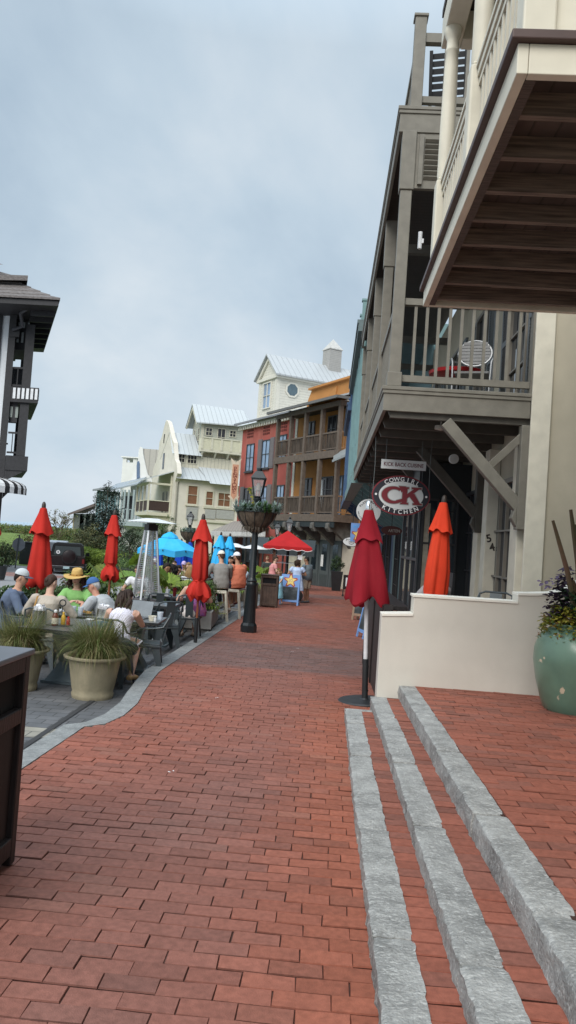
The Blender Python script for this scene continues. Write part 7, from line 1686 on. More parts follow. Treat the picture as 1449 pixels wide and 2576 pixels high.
# blue square sign and blue menu board share a flaming star
BLUP = mat('cornflower_blue_paint', (.16,.30,.60), .55, .08); STARY = mat('star_yellow', (.72,.55,.17), .5, .1); STARR = mat('star_red_edge', (.33,.035,.02), .5)
def star(mb, cx, cy, R1, R2, z, spikes=5, rot=90):
    pts = []
    for i in range(spikes*2):
        a = rad(rot+180*i/spikes); rr = R1 if i % 2 == 0 else R2; pts.append((cx+rr*cos(a),cy+rr*sin(a),z))
    c = (cx,cy,z); mb.add(pts+[c],[(i,(i+1)%(2*spikes),2*spikes) for i in range(2*spikes)])
def star_set(root, cx, cy, k, z):
    mb = S(MB()); star(mb, cx, cy, .30*k, .135*k, z); star(mb, cx, cy, .30*k, .12*k, z+.0008, 5, 84); star(mb, cx, cy, .29*k, .12*k, z+.0016, 5, 97); s0 = mb.build('star_flame', STARR, root)
    mb = S(MB()); star(mb, cx, cy, .25*k, .115*k, z+.003); mb.build('star', STARY, root)
    mb = S(MB()); letter(mb, 'JO', cx, cy, .15*k, .05, .03, z=z+.005); mb.build('star_lettering_edge', NAVY, root)
    mb = S(MB()); letter(mb, 'JO', cx, cy, .14*k, .05, .005, z=z+.007); mb.build('star_lettering', mat('cream_letters', (.75,.66,.42), .5), root)
sq = at(905,1340,21.5); r = empty('square_sign', sq, 0, 'square blue hanging sign with a red-edged star, half behind the crimson parasol', 'sign')
q_ = .255; mb = S(MB()); mb.prism([(-q_,-q_,0),(q_,-q_,0),(q_,q_,0),(-q_,q_,0)],(0,0,.04)); mb.build('board', BLUP, r)
star_set(r, -.03, -.06, .72, .042)
mb = S(MB()); letter(mb, 'ICE BREW', 0, .165, .06, 0, .012, z=.045, width=.38); mb.build('lettering', mat('bright_blue_letters', (.06,.40,.85), .5), r)
mb = MB(); mb.tube([(0,0,q_),(0,0,q_+.9)],.01,6); mb.build('hanger', BLACKM, r)
fo_ = at(885,1363,26); r = empty('oval_fish_sign', fo_, 0, 'small white oval sign with black outline drawing under the blue square sign', 'sign')
mb = S(MB()); mb.prism(ellipse(.315,.165,40),(0,0,.03)); mb.build('board', NAVY, r)
mb = S(MB()); mb.prism(ellipse(.295,.147,40,.0305),(0,0,.003)); mb.build('white_face', SIGNW, r)
mb = S(MB()); z = .037
for pl_ in ([(-.2,.09),(-.12,.06),(.05,.075),(.16,.05)],[(-.2,.09),(-.17,.05),(-.2,.02)],[(-.1,.0),(-.08,-.07),(.0,-.09),(.06,-.05),(.06,.02),(-.02,.01),(-.1,.0)],[(.06,.0),(.14,.02),(.13,-.06)],[(-.06,-.03),(.03,-.03)]):
    mb.tube([(x,y,z) for x,y in pl_],.007,5)
mb.build('line_drawing', NAVY, r)
mb = MB(); mb.tube([(0,0,.165),(0,0,1.2)],.012,6); mb.build('hanger', BLACKM, r)
ga = at(985,1335,20); r = empty('brown_oval_sign', ga, 0, 'brown oval sign half hidden behind the crimson parasol, lettered ARTEN', 'sign')
mb = S(MB()); mb.prism(ellipse(.27,.12,40),(0,0,.03)); mb.build('board', mat('brown_sign', (.07,.022,.02), .5), r)
mb = S(MB()); letter(mb, 'ARTEN', .06, 0, .075, 0, .012, z=.034, width=.30); mb.build('lettering', mat('dull_letters', (.35,.33,.3), .5), r)
mb = MB(); mb.tube([(0,0,.12),(0,0,1.4)],.01,6); mb.build('hanger', BLACKM, r)
# 54 on the pier
mb = MB(); mb.M = frame((2.62,12.617,at(1228,1366,12.7).z),(1,0,0),(0,0,1),(0,-1,0)); letter(mb, '5', -.03, .075, .13, .3, .03); letter(mb, '4', .03, -.065, .13, .3, .03)
o = mb.build('house_number', mat('brown_numerals', (.05,.04,.035), .5)); tag(o, 'dark house number 54 on the cream pier by the shop doors', 'house number')
mb = MB(); mb.box(2.53,2.715,12.62,12.95,-.5,3.3); 
o = mb.build('pier', CREAM_TRIM, None, bevel=.01); o.parent = brown; o.matrix_parent_inverse = Matrix.Translation(brown.location).inverted()
mb = MB(); mb.box(2.0,2.04,12.3,12.75,-.2,1.25); o = mb.build('menu_board', mat('black_board', (.015,.017,.02), .4)); tag(o, 'tall black menu board standing before the cream pier', 'menu board')
# speaker and gadget under the gallery
p = at(1140,1155,12.2); mb = MB(); mb.M = sframe(p, .2); mb.lathe([(.075,0),(.075,.05),(.0,.055)],20); r = mb.build('wall_speaker', mat('pale_speaker', (.55,.56,.55), .5), None, True); tag(r, 'small pale round speaker on the timber above the shop front', 'speaker')
# cowgirl terrace: dark screen, counter, chair behind the wall
r = empty('timber_screen', (.74,8.75,SL*8.75), 0, 'dark timber screen running along the brick behind the crimson parasol', 'screen')
mb = WB(r); mb.box(.70,.76,8.75,12.6,SL*8.75-.2,.88); mb.build('panel', lapped('dark_screen_boards', (.04,.032,.03), 'Z', .16, .6, .5), r)
mb = WB(r)
for y in (8.72,10.6,12.55): mb.box(.68,.78,y,y+.1,-.5,.95)
mb.box(.67,.95,8.83,12.55,.881,.93); mb.build('posts_and_cap', DKW, r)
c = chair(2.05, 9.55, rad(160), 'dark metal armchair whose back shows over the low white wall', 'gunmetal chairs on the terrace', .26)
# blue A board and blackboard
def aboard(name, x, y, rz, w, h, fm, label, starred=False, z=None):
    r = empty(name, (x,y,gz(y) if z is None else z), rz, label, 'menu board'); t = math.atan2(.18,h)
    for s in (-1,1):
        M = rotz(0 if s < 0 else PI) @ Matrix.Translation((0,-.20,0)) @ Matrix.Rotation(-t, 4, 'X')
        f = MB(); f.M = M; f.box(-w/2,-w/2+.06,-.015,.015,0,h); f.box(w/2-.06,w/2,-.015,.015,0,h); f.box(-w/2+.061,w/2-.061,-.014,.014,.12,.19)
        if starred: f.box(-w/2+.061,w/2-.061,-.014,.014,h*.60,h)
        else: f.box(-w/2+.061,w/2-.061,-.014,.014,h-.06,h)
        fo = f.build('frame', fm, r)
        g = MB(); g.M = M; g.box(-w/2+.055,w/2-.055,-.008,.008,.185,h*.61 if starred else h-.055); g.build('slate', CHALK, fo)
        if starred and s < 0:
            M2 = M @ frame((0,-.016,h*.80),(1,0,0),(0,0,1),(0,-1,0))
            for nm, mt, args in (('star_flame',STARR,((.27,.12,0,5,90),(.27,.11,.0008,5,83),(.26,.11,.0016,5,98))),('star',STARY,((.215,.10,.003,5,90),))):
                q = MB(); q.M = M2
                for a_ in args: star(q, 0, 0, *a_)
                q.build(nm, mt, fo)
            q = MB(); q.M = M2; letter(q, 'JO', 0, 0, .12, .05, .03, z=.005); q.build('star_lettering_edge', NAVY, fo)
            q = MB(); q.M = M2; letter(q, 'JO', 0, 0, .11, .05, .0, z=.007); q.build('star_lettering', mat('cream_letters', (.75,.66,.42), .5), fo)
    return r
CHALK = mat('chalky_slate', (.045,.055,.06), .8, .5, 5); blotch(CHALK, (.22,.24,.25), 4, .5, .75, .7, (1,1,1))
aboard('a_board', -1.21, 27.15, rad(-4), .66, 1.08, BLUP, 'sky blue A-frame menu board with star over a smeared blackboard', True)
OAK = wood('pale_oak_frame', (.28,.19,.13), .6, (3,3,.3), .2)
aboard('a_board', 1.18, 22.3, rad(-24), .62, 1.0, OAK, 'pale wood framed blackboard half hidden by the crimson parasol')
aboard('a_board', 1.02, 17.0, rad(-75), .5, .95, BLUP, 'light blue board seen edge-on behind the crimson parasol')
dz_ = gz(38); r = empty('menu_stand', (1.28,37.5,dz_), 0, 'dark wheeled board with a white notice by the far cream piers', 'menu board')
mb = MB(); mb.box(-.42,.5,-.03,.03,.35,1.05); mb.build('board', DKW, r)
mb = MB()
for s in (-.4,.45): mb.box(s-.03,s+.03,-.2,.2,.08,.14); mb.box(s-.025,s+.025,-.025,.025,.14,.349); mb.tube([(s,-.2,.04),(s,-.17,.04)],.05,8); mb.tube([(s,.17,.04),(s,.2,.04)],.05,8)
mb.build('wheeled_leg', BLACKM, r)
mb = MB(); mb.box(-.3,-.05,-.036,-.031,.5,.92); mb.build('paper_notice', PAPER, r)
# black planter by the far doors
pb = at(845,1482,44); r = empty('tapered_planter', (pb.x,44,gz(44)), 0, 'tall black tapered planter with a small bush beside the grey doors', 'planter')
mb = MB(); mb.add([(-.24,-.24,0),(.24,-.24,0),(.24,.24,0),(-.24,.24,0),(-.34,-.34,1.1),(.34,-.34,1.1),(.34,.34,1.1),(-.34,.34,1.1)],[(3,2,1,0),(4,5,6,7),(0,1,5,4),(1,2,6,5),(2,3,7,6),(3,0,4,7)]); mb.build('pot', BLACKM, r)
BUSH_SPOTS = [(r, (0,0,1.5), (.40,.40,.48), 1500, .08)]

# vending cart with red canopy
cx0 = at(722,1380,30.6); ct = empty('vending_cart', (cx0.x,30.6,gz(30.6)), rad(5), 'vending cart under a scalloped red canopy with white piping', 'cart')
H_ = at(722,1382,30.6).z-gz(30.6); top = at(712,1334,30.6).z-gz(30.6); W2, D2 = .95, .8
CREDC = canvas('cart_red_canvas', (.42,.02,.022))
mb = MB(); a = [(-W2,-D2,H_+.12),(W2,-D2,H_+.12),(W2,D2,H_+.12),(-W2,D2,H_+.12)]; n = 8
mb.add(a+[(0,0,top)],[(0,1,4),(1,2,4),(2,3,4),(3,0,4)]); cn = mb.build('canopy', CREDC, ct)
mv, mp = MB(), MB()
for i in range(4):
    p, q = V(a[i]), V(a[(i+1)%4]); prev = None; line = []
    for k in range(25):
        t = k/24; c = p+(q-p)*t; dz = .10+.05*abs(sin(t*PI*5)); line.append((c, c-V((0,0,dz))))
    mv.add([x for l in line for x in l], [(2*k,2*k+2,2*k+3,2*k+1) for k in range(24)]); mp.tube([l[1] for l in line], .012, 5)
mv.build('valance', CREDC, cn); mp.build('white_piping', PAPER, cn)
for sx in (-.5,.5):
    for sy in (-.55,.55): mb = MB(); mb.box(sx-.05,sx+.05,sy-.05,sy+.05,.2,H_+.2); mb.build('canopy_post', wood('cart_timber', (.14,.06,.035), .5), ct)
mb = MB(); mb.box(-.62,.62,-.6,.6,.3,.95); mb.box(-.68,.68,-.66,.66,.951,1.0); mb.build('counter', wood('cart_counter', (.10,.07,.05), .5), ct)
mb = MB()
for z in (1.45,1.75): mb.bar((-.45,.55,z),(.45,.55,z),.02,.02); mb.bar((-.45,-.55,z),(.45,-.55,z),.015,.015)
for s in (-1,1): mb.bar((s*.5,-.55,H_-.25),(s*.85,-.7,H_+.1),.02,.02)
mb.build('wire_shelf', STEEL, ct)
for s in (-.5,.5): mb = MB(); mb.tube([(s,-.66,.22),(s,-.60,.22)],.22,20); mb.build('wheel', BLACKM, ct)
mb = MB(); mb.box(.42,.60,-.612,-.607,1.62,1.80); mb.build('paper_notice', PAPER, ct)
# dark flat canopy over the cafe tables behind the cart
ca = at(680,1372,40); r = empty('dark_canopy', (ca.x,41,gz(41)), 0, 'long dark flat canopy over the tables behind the cart', 'canopy')
H2 = at(700,1378,40).z-gz(41); mb = MB(); x0, x1 = at(635,1372,40).x-ca.x, at(792,1372,40).x-ca.x
mb.add([(x0,-1,H2),(x1,-1,H2),(x1,1.8,H2+.5),(x0,1.8,H2+.5),(x0,-1,H2-.35),(x1,-1,H2-.35)],[(0,1,2,3),(4,5,1,0)]); mb.build('canopy_sheet', mat('dark_slate_canvas', (.035,.045,.05), .7), r)
for s in (x0+.3,(x0+x1)/2,x1-.4): mb = MB(); mb.tube([(s,-.8,0),(s,-.8,H2)],.05,8); mb.build('post', BLACKM, r)

# green glazed jar
jr = empty('glazed_jar', (2.51,7.62,SL*7.62+RISE[2]), 0, 'big sea-green glazed jar with chipped glaze on the brick landing', 'planter')
JAR = mat('sea_green_glaze', (.115,.195,.14), .28, .18, 3, .1, 12, spec=.6)
blotch(JAR, (.045,.11,.10), 1.6, .45, .75, .6, (1,1,.6))
def chips(m):
    nt, N, L, b = tail(m); src = b.inputs['Base Color'].links[0].from_socket
    tc = N.new('ShaderNodeTexCoord'); n = N.new('ShaderNodeTexNoise'); n.inputs['Scale'].default_value = 5.2; n.inputs['Detail'].default_value = 3; n.inputs['Distortion'].default_value = .5; L.new(tc.outputs['Object'], n.inputs['Vector'])
    r = N.new('ShaderNodeMapRange'); r.inputs[1].default_value = .69; r.inputs[2].default_value = .705; L.new(n.outputs['Fac'], r.inputs[0])
    x = N.new('ShaderNodeMix'); x.data_type = 'RGBA'; L.new(r.outputs[0], x.inputs[0]); L.new(src, x.inputs[6]); x.inputs[7].default_value = (.52,.43,.31,1); L.new(x.outputs[2], b.inputs['Base Color'])
chips(JAR)
mb = MB(); mb.lathe([(.315,0),(.33,.015),(.36,.10),(.41,.28),(.44,.46),(.435,.58),(.40,.69),(.335,.765),(.30,.785),(.30,.80),(.325,.82),(.315,.835),(.28,.83),(.27,.72)], 64, fold=lambda g, i, z: 1+.008*sn(cos(g)*2, sin(g)*2, z*3)); mb.build('jar_body', JAR, jr, True)
mb = MB(); mb.lathe([(.28,.76),(0,.78)],24,caps=False); mb.build('soil', mat('potting_soil', (.04,.03,.022), .95), jr)
rg = random.Random(12); lf = MB()
def leafc(lf, c, d, L_, w, col):
    d = V(d).normalized(); s = d.cross(V((rg.uniform(-.4,.4),rg.uniform(-.4,.4),1))).normalized()*w; c = V(c); lf.col = col
    b = d.cross(s).normalized()*(-L_*.12); lf.add([c,c+d*L_*.35+s+b,c+d*L_*.75+s*.8,c+d*L_-b*.8,c+d*L_*.75-s*.8,c+d*L_*.35-s+b],[(0,1,2,3),(0,3,4,5)])
for k in range(900):                             # trailing gold creeper over the lip
    g = rg.uniform(2.3,4.6); rr = .30+rg.uniform(-.12,.09); drop = max(0, rr-.30)*rg.uniform(0,2.4); c = (rr*cos(g), rr*sin(g), .84+rg.uniform(-.02,.16)*(1 if rr < .3 else .5)-drop)
    v = rg.uniform(.6,1.3); col = (.30*v,.27*v,.035*v) if rg.random() < .6 else ((.12*v,.17*v,.03*v) if rg.random() < .7 else (.26*v,.13*v,.06*v))
    leafc(lf, c, (cos(g)+rg.uniform(-.8,.8),sin(g)+rg.uniform(-.8,.8),rg.uniform(-.5,.8)), rg.uniform(.025,.05), .012, col)
for k in range(520):                             # darker greens in the middle
    g = rg.uniform(0,6.28); rr = rg.uniform(0,.27); c = (rr*cos(g), rr*sin(g), .82+rg.uniform(0,.38)*(1-rr)); v = rg.uniform(.5,1.3)
    leafc(lf, c, (rg.uniform(-1,1),rg.uniform(-1,1),rg.uniform(-.2,.9)), rg.uniform(.05,.1), .022, (.035*v,.075*v,.035*v))
for s_ in range(3):                              # dark purple coleus stems with lilac flower spikes
    bx, by = -.24+s_*.06, -.05+s_*.08; tp_ = V((bx-.1+s_*.03, by, 1.22+.08*s_))
    for k in range(80):
        t = rg.random(); c = V((bx,by,.8)).lerp(tp_, t)+V((rg.uniform(-.07,.07),rg.uniform(-.07,.07),0)); v = rg.uniform(.6,1.4)
        leafc(lf, c, (rg.uniform(-1,1),rg.uniform(-1,1),rg.uniform(-.4,.4)), rg.uniform(.05,.085), .02, (.035*v,.022*v,.04*v) if t < .88 else (.17*v,.13*v,.22*v))
lf.build('foliage', leafy('leaf_blades'), jr)
mb = MB()
for (x, y, lx, ly, h, w_) in ((-.06,-.05,-.34,0,1.02,.03),(-.02,0,-.16,.05,1.14,.034),(.04,.03,-.10,.05,1.0,.03),(.08,-.04,.0,0,.80,.034),(.17,.02,.17,.02,.62,.03),(.0,.05,-.1,.05,.45,.032),(.24,.0,.34,0,.68,.028)):
    p0 = V((x,y,.76)); p1 = V((lx,ly,.8+h)); mid = p0.lerp(p1,.55)+V((.03,0,0)); mb.tube([p0,p0.lerp(mid,.5)+V((.005,0,0)),mid,mid.lerp(p1,.6),p1],[w_,w_*.95,w_*.85,w_*.7,w_*.5],7,flat=.45)
st = mb.build('cut_stems', mat('red_brown_stems', (.10,.05,.03), .6, .5, 4, .4, 30, stretch=(1,1,.2)), jr); blotch(st.data.materials[0], (.07,.075,.03), 2, .4, .6, .8, (1,1,1))
# balcony chair, red table and deck chair overhead
bc = at(1190,925,11.6); r = empty('balcony_chair', (bc.x,11.6,3.80), rad(165), 'grey metal chair with round slatted back on the balcony', 'chair')
mb = MB(); mb.tube([(.25*cos(2*PI*k/24),-.22-.06*sin(2*PI*k/24),.84+.21*sin(2*PI*k/24)) for k in range(25)],.016,6); mb.build('back_ring', mat('pale_aluminium', (.30,.31,.32), .45, metal=.4), r, True)
mb = MB()
for k in range(7): z = .68+k*.05; w_ = .24*math.sqrt(max(.05,1-((z-.84)/.21)**2)); mb.box(-w_,w_,-.245,-.235,z,z+.042)
mb.build('back_slats', mat('weathered_grey_slats', (.25,.25,.25), .6), r)
mb = MB(); mb.box(-.25,.25,-.22,.25,.43,.46); mb.build('seat', mat('weathered_grey_slats', (.25,.25,.25), .6), r)
for s in (-1,1):
    mb = MB(); mb.tube([(s*.24,-.23,.7),(s*.30,-.1,.68),(s*.30,.2,.66),(s*.28,.24,.6),(s*.26,.26,0)],.014,6); mb.tube([(s*.24,-.22,.65),(s*.26,-.26,0)],.014,6); mb.build('leg', mat('pale_aluminium', (.30,.31,.32), .45, metal=.4), r, True)
rt = at(1150,935,12.6); r = empty('red_table', (rt.x,12.6,3.80), 0, 'round red table behind the grey chair on the balcony', 'table')
mb = MB(); mb.lathe([(.36,.62),(.45,.66),(.46,.71),(.44,.72),(0,.72)],28); mb.build('table_top', mat('gloss_red', (.35,.012,.015), .3), r, True)
mb = MB(); mb.tube([(0,0,0),(0,0,.63)],.05,10); mb.build('leg', BLACKM, r)
ad = at(1126,200,11.6); r = empty('deck_chair', (ad.x+.04,11.75,7.72), rad(-12), 'black slatted deck chair behind the roof terrace railing', 'chair')
BLK = mat('black_slats', (.02,.021,.024), .5)
mb = MB()
for k in range(9): z = .52+k*.10; mb.bar((-.24,-.12-.028*k,z),(.26,-.12-.028*k,z),.075,.02,(0,1,.3))
for s in (-.25,.27): mb.bar((s,-.05,.25),(s,-.40,1.38),.05,.03)
mb.build('slatted_back', BLK, r)
mb = MB(); mb.prism([(-.27,-.1,.28),(.27,-.1,.28),(.27,.5,.40),(-.27,.5,.40)],(0,0,.03)); mb.build('seat', BLK, r)
for s in (-1,1): mb = MB(); mb.box(s*.3-.03,s*.3+.03,-.1,.5,.58,.61); mb.bar((s*.29,.45,0),(s*.29,.45,.58),.05,.05); mb.bar((s*.29,-.3,0),(s*.29,-.02,.58),.05,.05); mb.build('arm', BLK, r)

# parked off-road car seen from behind
jp = at(165,1452,40.5); car = empty('parked_car', (jp.x,40.5,jp.z-.02), rad(17), 'dark off-road car seen from behind with a covered spare wheel on its back door', 'car')
PAINT = mat('black_maroon_paint', (.012,.005,.006), .3, .2, 2, spec=.4); RUB = mat('tyre_rubber', (.018,.018,.02), .8); TOPC = mat('black_soft_top', (.007,.008,.009), .6, spec=.2); CH = mat('chrome_grey', (.35,.35,.37), .25, metal=.8)
mb = MB(); L_ = 3.9
mb.prism([(-.86,0,.50),(.86,0,.50),(.93,0,.62),(.93,0,1.02),(.89,0,1.16),(-.89,0,1.16),(-.93,0,1.02),(-.93,0,.62)],(0,L_*.98,0)); mb.build('body', PAINT, car, bevel=.03)
mb = MB(); mb.add([(-.86,.02,1.161),(.86,.02,1.161),(.78,.10,1.72),(.66,.16,1.83),(-.66,.16,1.83),(-.78,.10,1.72),(-.86,2.5,1.161),(.86,2.5,1.161),(.78,2.1,1.72),(.66,2.05,1.83),(-.66,2.05,1.83),(-.78,2.1,1.72)],
  [(0,1,2,3,4,5),(11,10,9,8,7,6),(1,7,8,2),(2,8,9,3),(3,9,10,4),(4,10,11,5),(5,11,6,0)]); mb.build('roof', TOPC, car, bevel=.03)
mb = MB(); mb.add([(-.70,.035,1.2),(.70,.035,1.2),(.64,.085,1.66),(-.64,.085,1.66)],[(0,1,2,3)]); mb.v = [(x,y-.03,z) for x,y,z in mb.v]; mb.build('rear_window', mat('smoked_glass', (.012,.018,.016), .08, spec=.8), car)
mb = MB(); mb.M = frame((.10,-.02,1.12),(1,0,0),(0,0,1),(0,-1,0)); mb.lathe([(.36,0),(.39,.03),(.39,.20),(.36,.23),(0,.235)],36); mb.build('spare_wheel', RUB, car, True)
mb = MB(); mb.M = frame((.10,-.02,1.12),(1,0,0),(0,0,1),(0,-1,0)); mb.lathe([(.34,.236),(.33,.242),(0,.243)],36,caps=False); mb.build('wheel_cover', PAINT, car, True)
for s in (-1,1):
    for y in (.55,2.95):
        mb = MB(); mb.M = frame((s*.92,y,.38),(0,1,0),(0,0,1),(1,0,0)); mb.lathe([(.30,-.13),(.38,-.11),(.38,.11),(.30,.13),(.22,.12),(0,.10)],28); w_ = mb.build('wheel', RUB, car, True)
        mb = MB(); mb.M = frame((s*.92,y,.38),(0,1,0),(0,0,1),(1,0,0)); mb.lathe([(.22,s*.131),(.2,s*.135),(0,s*.12)],20,caps=False); mb.build('rim', CH, w_)
    mb = MB(); mb.box(s*.84-.06,s*.84+.06,-.03,-.001,.78,1.02); mb.build('tail_light', mat('red_lens', (.13,.008,.008), .2), car)
mb = MB(); mb.box(-.9,.9,-.16,-.001,.45,.62); mb.box(-.6,.6,-.12,.2,.34,.449); mb.build('bumper', mat('dark_bumper', (.02,.02,.022), .5), car, bevel=.03)
mb = MB(); mb.box(-.9,.9,-.175,-.161,.60,.63); mb.build('bumper_strip', CH, car)
mb = MB(); mb.box(-.16,.16,-.185,-.176,.47,.60); mb.build('number_plate', mat('pale_blue_plate', (.35,.47,.5), .4), car)
mb = MB(); mb.M = frame((-.48,.012,1.34),(1,0,0),(0,0,1),(0,-1,0)); mb.add(ellipse(.10,.10,24,.03),[tuple(range(24))]); mb.build('round_sticker', PAPER, car)
mb = MB(); mb.M = frame((-.48,.012,1.34),(1,0,0),(0,0,1),(0,-1,0))
for k in range(3): a = PI*k/3; mb.bar((-.055*cos(a),-.055*sin(a),.034),(.055*cos(a),.055*sin(a),.034),.022,.002,(0,0,1))
mb.build('sticker_mark', NAVY, car)
mb = MB(); mb.box(-1.13,-.94,2.3,2.4,1.1,1.3); mb.box(.94,1.13,2.3,2.4,1.1,1.3); mb.build('mirror', TOPC, car)
sc = at(140,1385,50); r = empty('parked_car', (sc.x,50,gz(50)), rad(16), 'silver car mostly hidden behind the dark off-road car', 'car')
SIL = mat('silver_paint', (.45,.47,.5), .3, metal=.4)
mb = MB(); mb.prism([(-.85,0,.35),(.85,0,.35),(.9,0,.7),(.85,0,1.05),(-.85,0,1.05),(-.9,0,.7)],(0,4.2,0)); mb.build('body', SIL, r, bevel=.05)
mb = MB(); mb.add([(-.8,.3,1.051),(.8,.3,1.051),(.66,.8,1.72),(-.66,.8,1.72),(-.8,3.2,1.051),(.8,3.2,1.051),(.66,2.4,1.74),(-.66,2.4,1.74)],[(0,1,2,3),(5,4,7,6),(1,5,6,2),(4,0,3,7),(3,2,6,7)]); mb.build('cabin', SIL, r, bevel=.04)
mb = MB(); mb.add([(-.7,.33,1.12),(.7,.33,1.12),(.6,.70,1.62),(-.6,.70,1.62)],[(0,1,2,3)]); mb.v = [(x,y-.02,z) for x,y,z in mb.v]; mb.build('rear_window', GLASS, r)
for s in (-1,1):
    for y in (.75,3.3): mb = MB(); mb.M = frame((s*.82,y,.33),(0,1,0),(0,0,1),(1,0,0)); mb.lathe([(.33,-.1),(.33,.1)],20); mb.build('wheel', RUB, r)
# road-end clutter
sp = at(37,1438,44); r = empty('stop_sign', (sp.x,44,sp.z), 0, 'back of a grey octagonal road sign on a leaning dark pole', 'road sign'); r.rotation_euler = (0, rad(3), 0)
H3 = at(45,1345,44).z-sp.z; mb = MB(); mb.tube([(0,0,0),(0,0,H3)],.045,8); mb.build('pole', mat('dark_galvanised', (.10,.11,.12), .5), r)
mb = MB(); mb.M = frame((0,.06,(at(46,1370,44).z-sp.z)),(1,0,0),(0,0,1),(0,-1,0)); mb.prism([(.40*cos(PI/8+PI*k/4),.40*sin(PI/8+PI*k/4),0) for k in range(8)],(0,0,.02)); mb.build('sign_plate', mat('grey_plate_back', (.30,.31,.34), .5), r)
bx_ = at(78,1393,52); r = empty('utility_cabinet', (bx_.x,52,gz(52)), 0, 'black utility cabinet behind the road sign', 'cabinet')
mb = MB(); mb.box(-.65,.65,-.4,.4,0,1.45); mb.build('cabinet_body', mat('black_cabinet', (.02,.022,.026), .5), r, bevel=.03); mb = MB(); mb.box(-.7,.7,-.45,.45,1.451,1.55); mb.build('lid', mat('black_cabinet', (.02,.022,.026), .5), r)
wp = at(98,1435,36); r = empty('white_post', (wp.x,36,gz(36)), 0, 'slim white post at the left edge of the smooth red parasol', 'post')
mb = MB(); mb.box(-.08,.08,-.08,.08,0,1.25); mb.build('post_shaft', PUREW, r); mb = MB(); mb.lathe([(.11,1.251),(.11,1.29),(.0,1.38)],4); mb.build('post_cap', PUREW, r)
wl = at(228,1418,47); r = empty('white_parapet', (wl.x,47,gz(47)), rad(-14), 'short white stucco parapet beside the dark off-road car', 'wall')
mb = MB(); mb.prism([(-1.3,0,-.3),(1.1,0,-.3),(1.1,0,.45),(.6,0,.62),(-1.3,0,1.1)],(0,.4,0)); mb.build('parapet_body', PW, r)
mb = MB(); mb.bar((-1.3,.2,1.12),(.6,.2,.64),.5,.06); mb.bar((.6,.2,.64),(1.12,.2,.47),.5,.06); mb.build('coping', PW, r)
hp = at(0,1445,30); r = empty('hanging_pot', (hp.x,30,gz(30)), 0, 'dark pot with sprawling plant at the far left edge', 'plant pot')
mb = MB(); mb.lathe([(.18,0),(.26,.5),(.28,.55),(.24,.55),(.2,.1)],20); mb.build('pot', BLACKM, r, True); BUSH_SPOTS.append((r, (0,0,.75), (.45,.45,.3), 250, .10))
# litter and specks on the brick
mb = MB(); rg = random.Random(44)
for (x, y) in ((433,1943),(748,1632),(735,1640),(546,1757)):
    g = gr(x, y); 
    for k in range(3): a = rg.uniform(0,6); c = g+V((rg.uniform(-.02,.02),rg.uniform(-.02,.02),.006)); mb.add([c+V((.012*cos(a+t),.006*sin(a+t),.004*(i%2))) for i, t in enumerate((0,1.6,3.1,4.7))],[(0,1,2,3)])
tag(mb.build('litter', PAPER), kind='stuff')
# ------------------------------------------------------------------ planting
LEAF = leafy('leaf_blades'); BARK = mat('grey_bark', (.12,.095,.07), .9, .3, 12, .6, 30, stretch=(1,1,.3))
def leaves(lf, centre, rad_, n, size, cols, rg, shell=.55, flat=.0, noisef=1.6):
    """many small leaf faces gathered in clumps through a rounded volume"""
    cx, cy, cz = centre; rx, ry, rz_ = rad_
    nc = max(6, n//26); cl = []
    for i in range(nc):
        while True:
            u = V((rg.uniform(-1,1),rg.uniform(-1,1),rg.uniform(-1,1)))
            if shell*.6 < u.length < 1: break
        k = 1+.30*sn(u.x*noisef+cx, u.y*noisef+cy, u.z*noisef+cz)
        cl.append((V((cx+u.x*rx*k, cy+u.y*ry*k, cz+u.z*rz_*k)), rg.uniform(.5,1.2), u))
    for i in range(n):
        c, t, u = cl[rg.randrange(nc)]; s = .30*min(rx,ry,rz_)*rg.uniform(.2,1.15)
        d = V((rg.gauss(0,1),rg.gauss(0,1),rg.gauss(0,1))).normalized(); p = c+d*s
        o = (d*.7+u*.5+V((0,0,.35))).normalized(); a = o.orthogonal().normalized(); q = Matrix.Rotation(rg.uniform(0,6.28),3,o) @ a; b = o.cross(q)
        l = size*rg.uniform(.6,1.3); w_ = l*.42
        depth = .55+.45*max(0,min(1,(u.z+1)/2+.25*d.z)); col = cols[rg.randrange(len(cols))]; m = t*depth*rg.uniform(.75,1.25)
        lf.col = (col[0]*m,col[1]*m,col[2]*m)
        lf.add([p-q*l*.5, p+b*w_*.5+o*l*.06, p+q*l*.5, p-b*w_*.5+o*l*.06],[(0,1,2,3)])
def tree(loc, blobs, n, size, cols, label, trunk_h, tr=.12, name='tree', cat='tree', group=None, seed=1, limbs=6):
    r = empty(name, loc, 0, label, cat, group); rg = random.Random(seed)
    mb = MB(); top = V((0,0,trunk_h)); mb.tube([(0,0,-.1),(.03,.02,trunk_h*.5),(0,0,trunk_h)],[tr*1.25,tr*.9,tr*.65],8)
    for i in range(limbs):
        c, rr = blobs[i % len(blobs)]; e = V(c)+V((rg.uniform(-.6,.6)*rr[0],rg.uniform(-.6,.6)*rr[1],rg.uniform(-.3,.6)*rr[2])); s = V((0,0,trunk_h*rg.uniform(.55,1)))
        mid = s.lerp(e,.5)+V((rg.uniform(-.2,.2),rg.uniform(-.2,.2),.15)); mb.tube([s,mid,e],[tr*.5,tr*.3,tr*.08],6)
    mb.build('trunk', BARK, r, True)
    lf = MB(); tot = sum(b[1][0]*b[1][1]*b[1][2] for b in blobs)
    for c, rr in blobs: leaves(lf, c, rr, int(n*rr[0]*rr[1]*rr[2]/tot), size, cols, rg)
    lf.build('crown', LEAF, r); return r
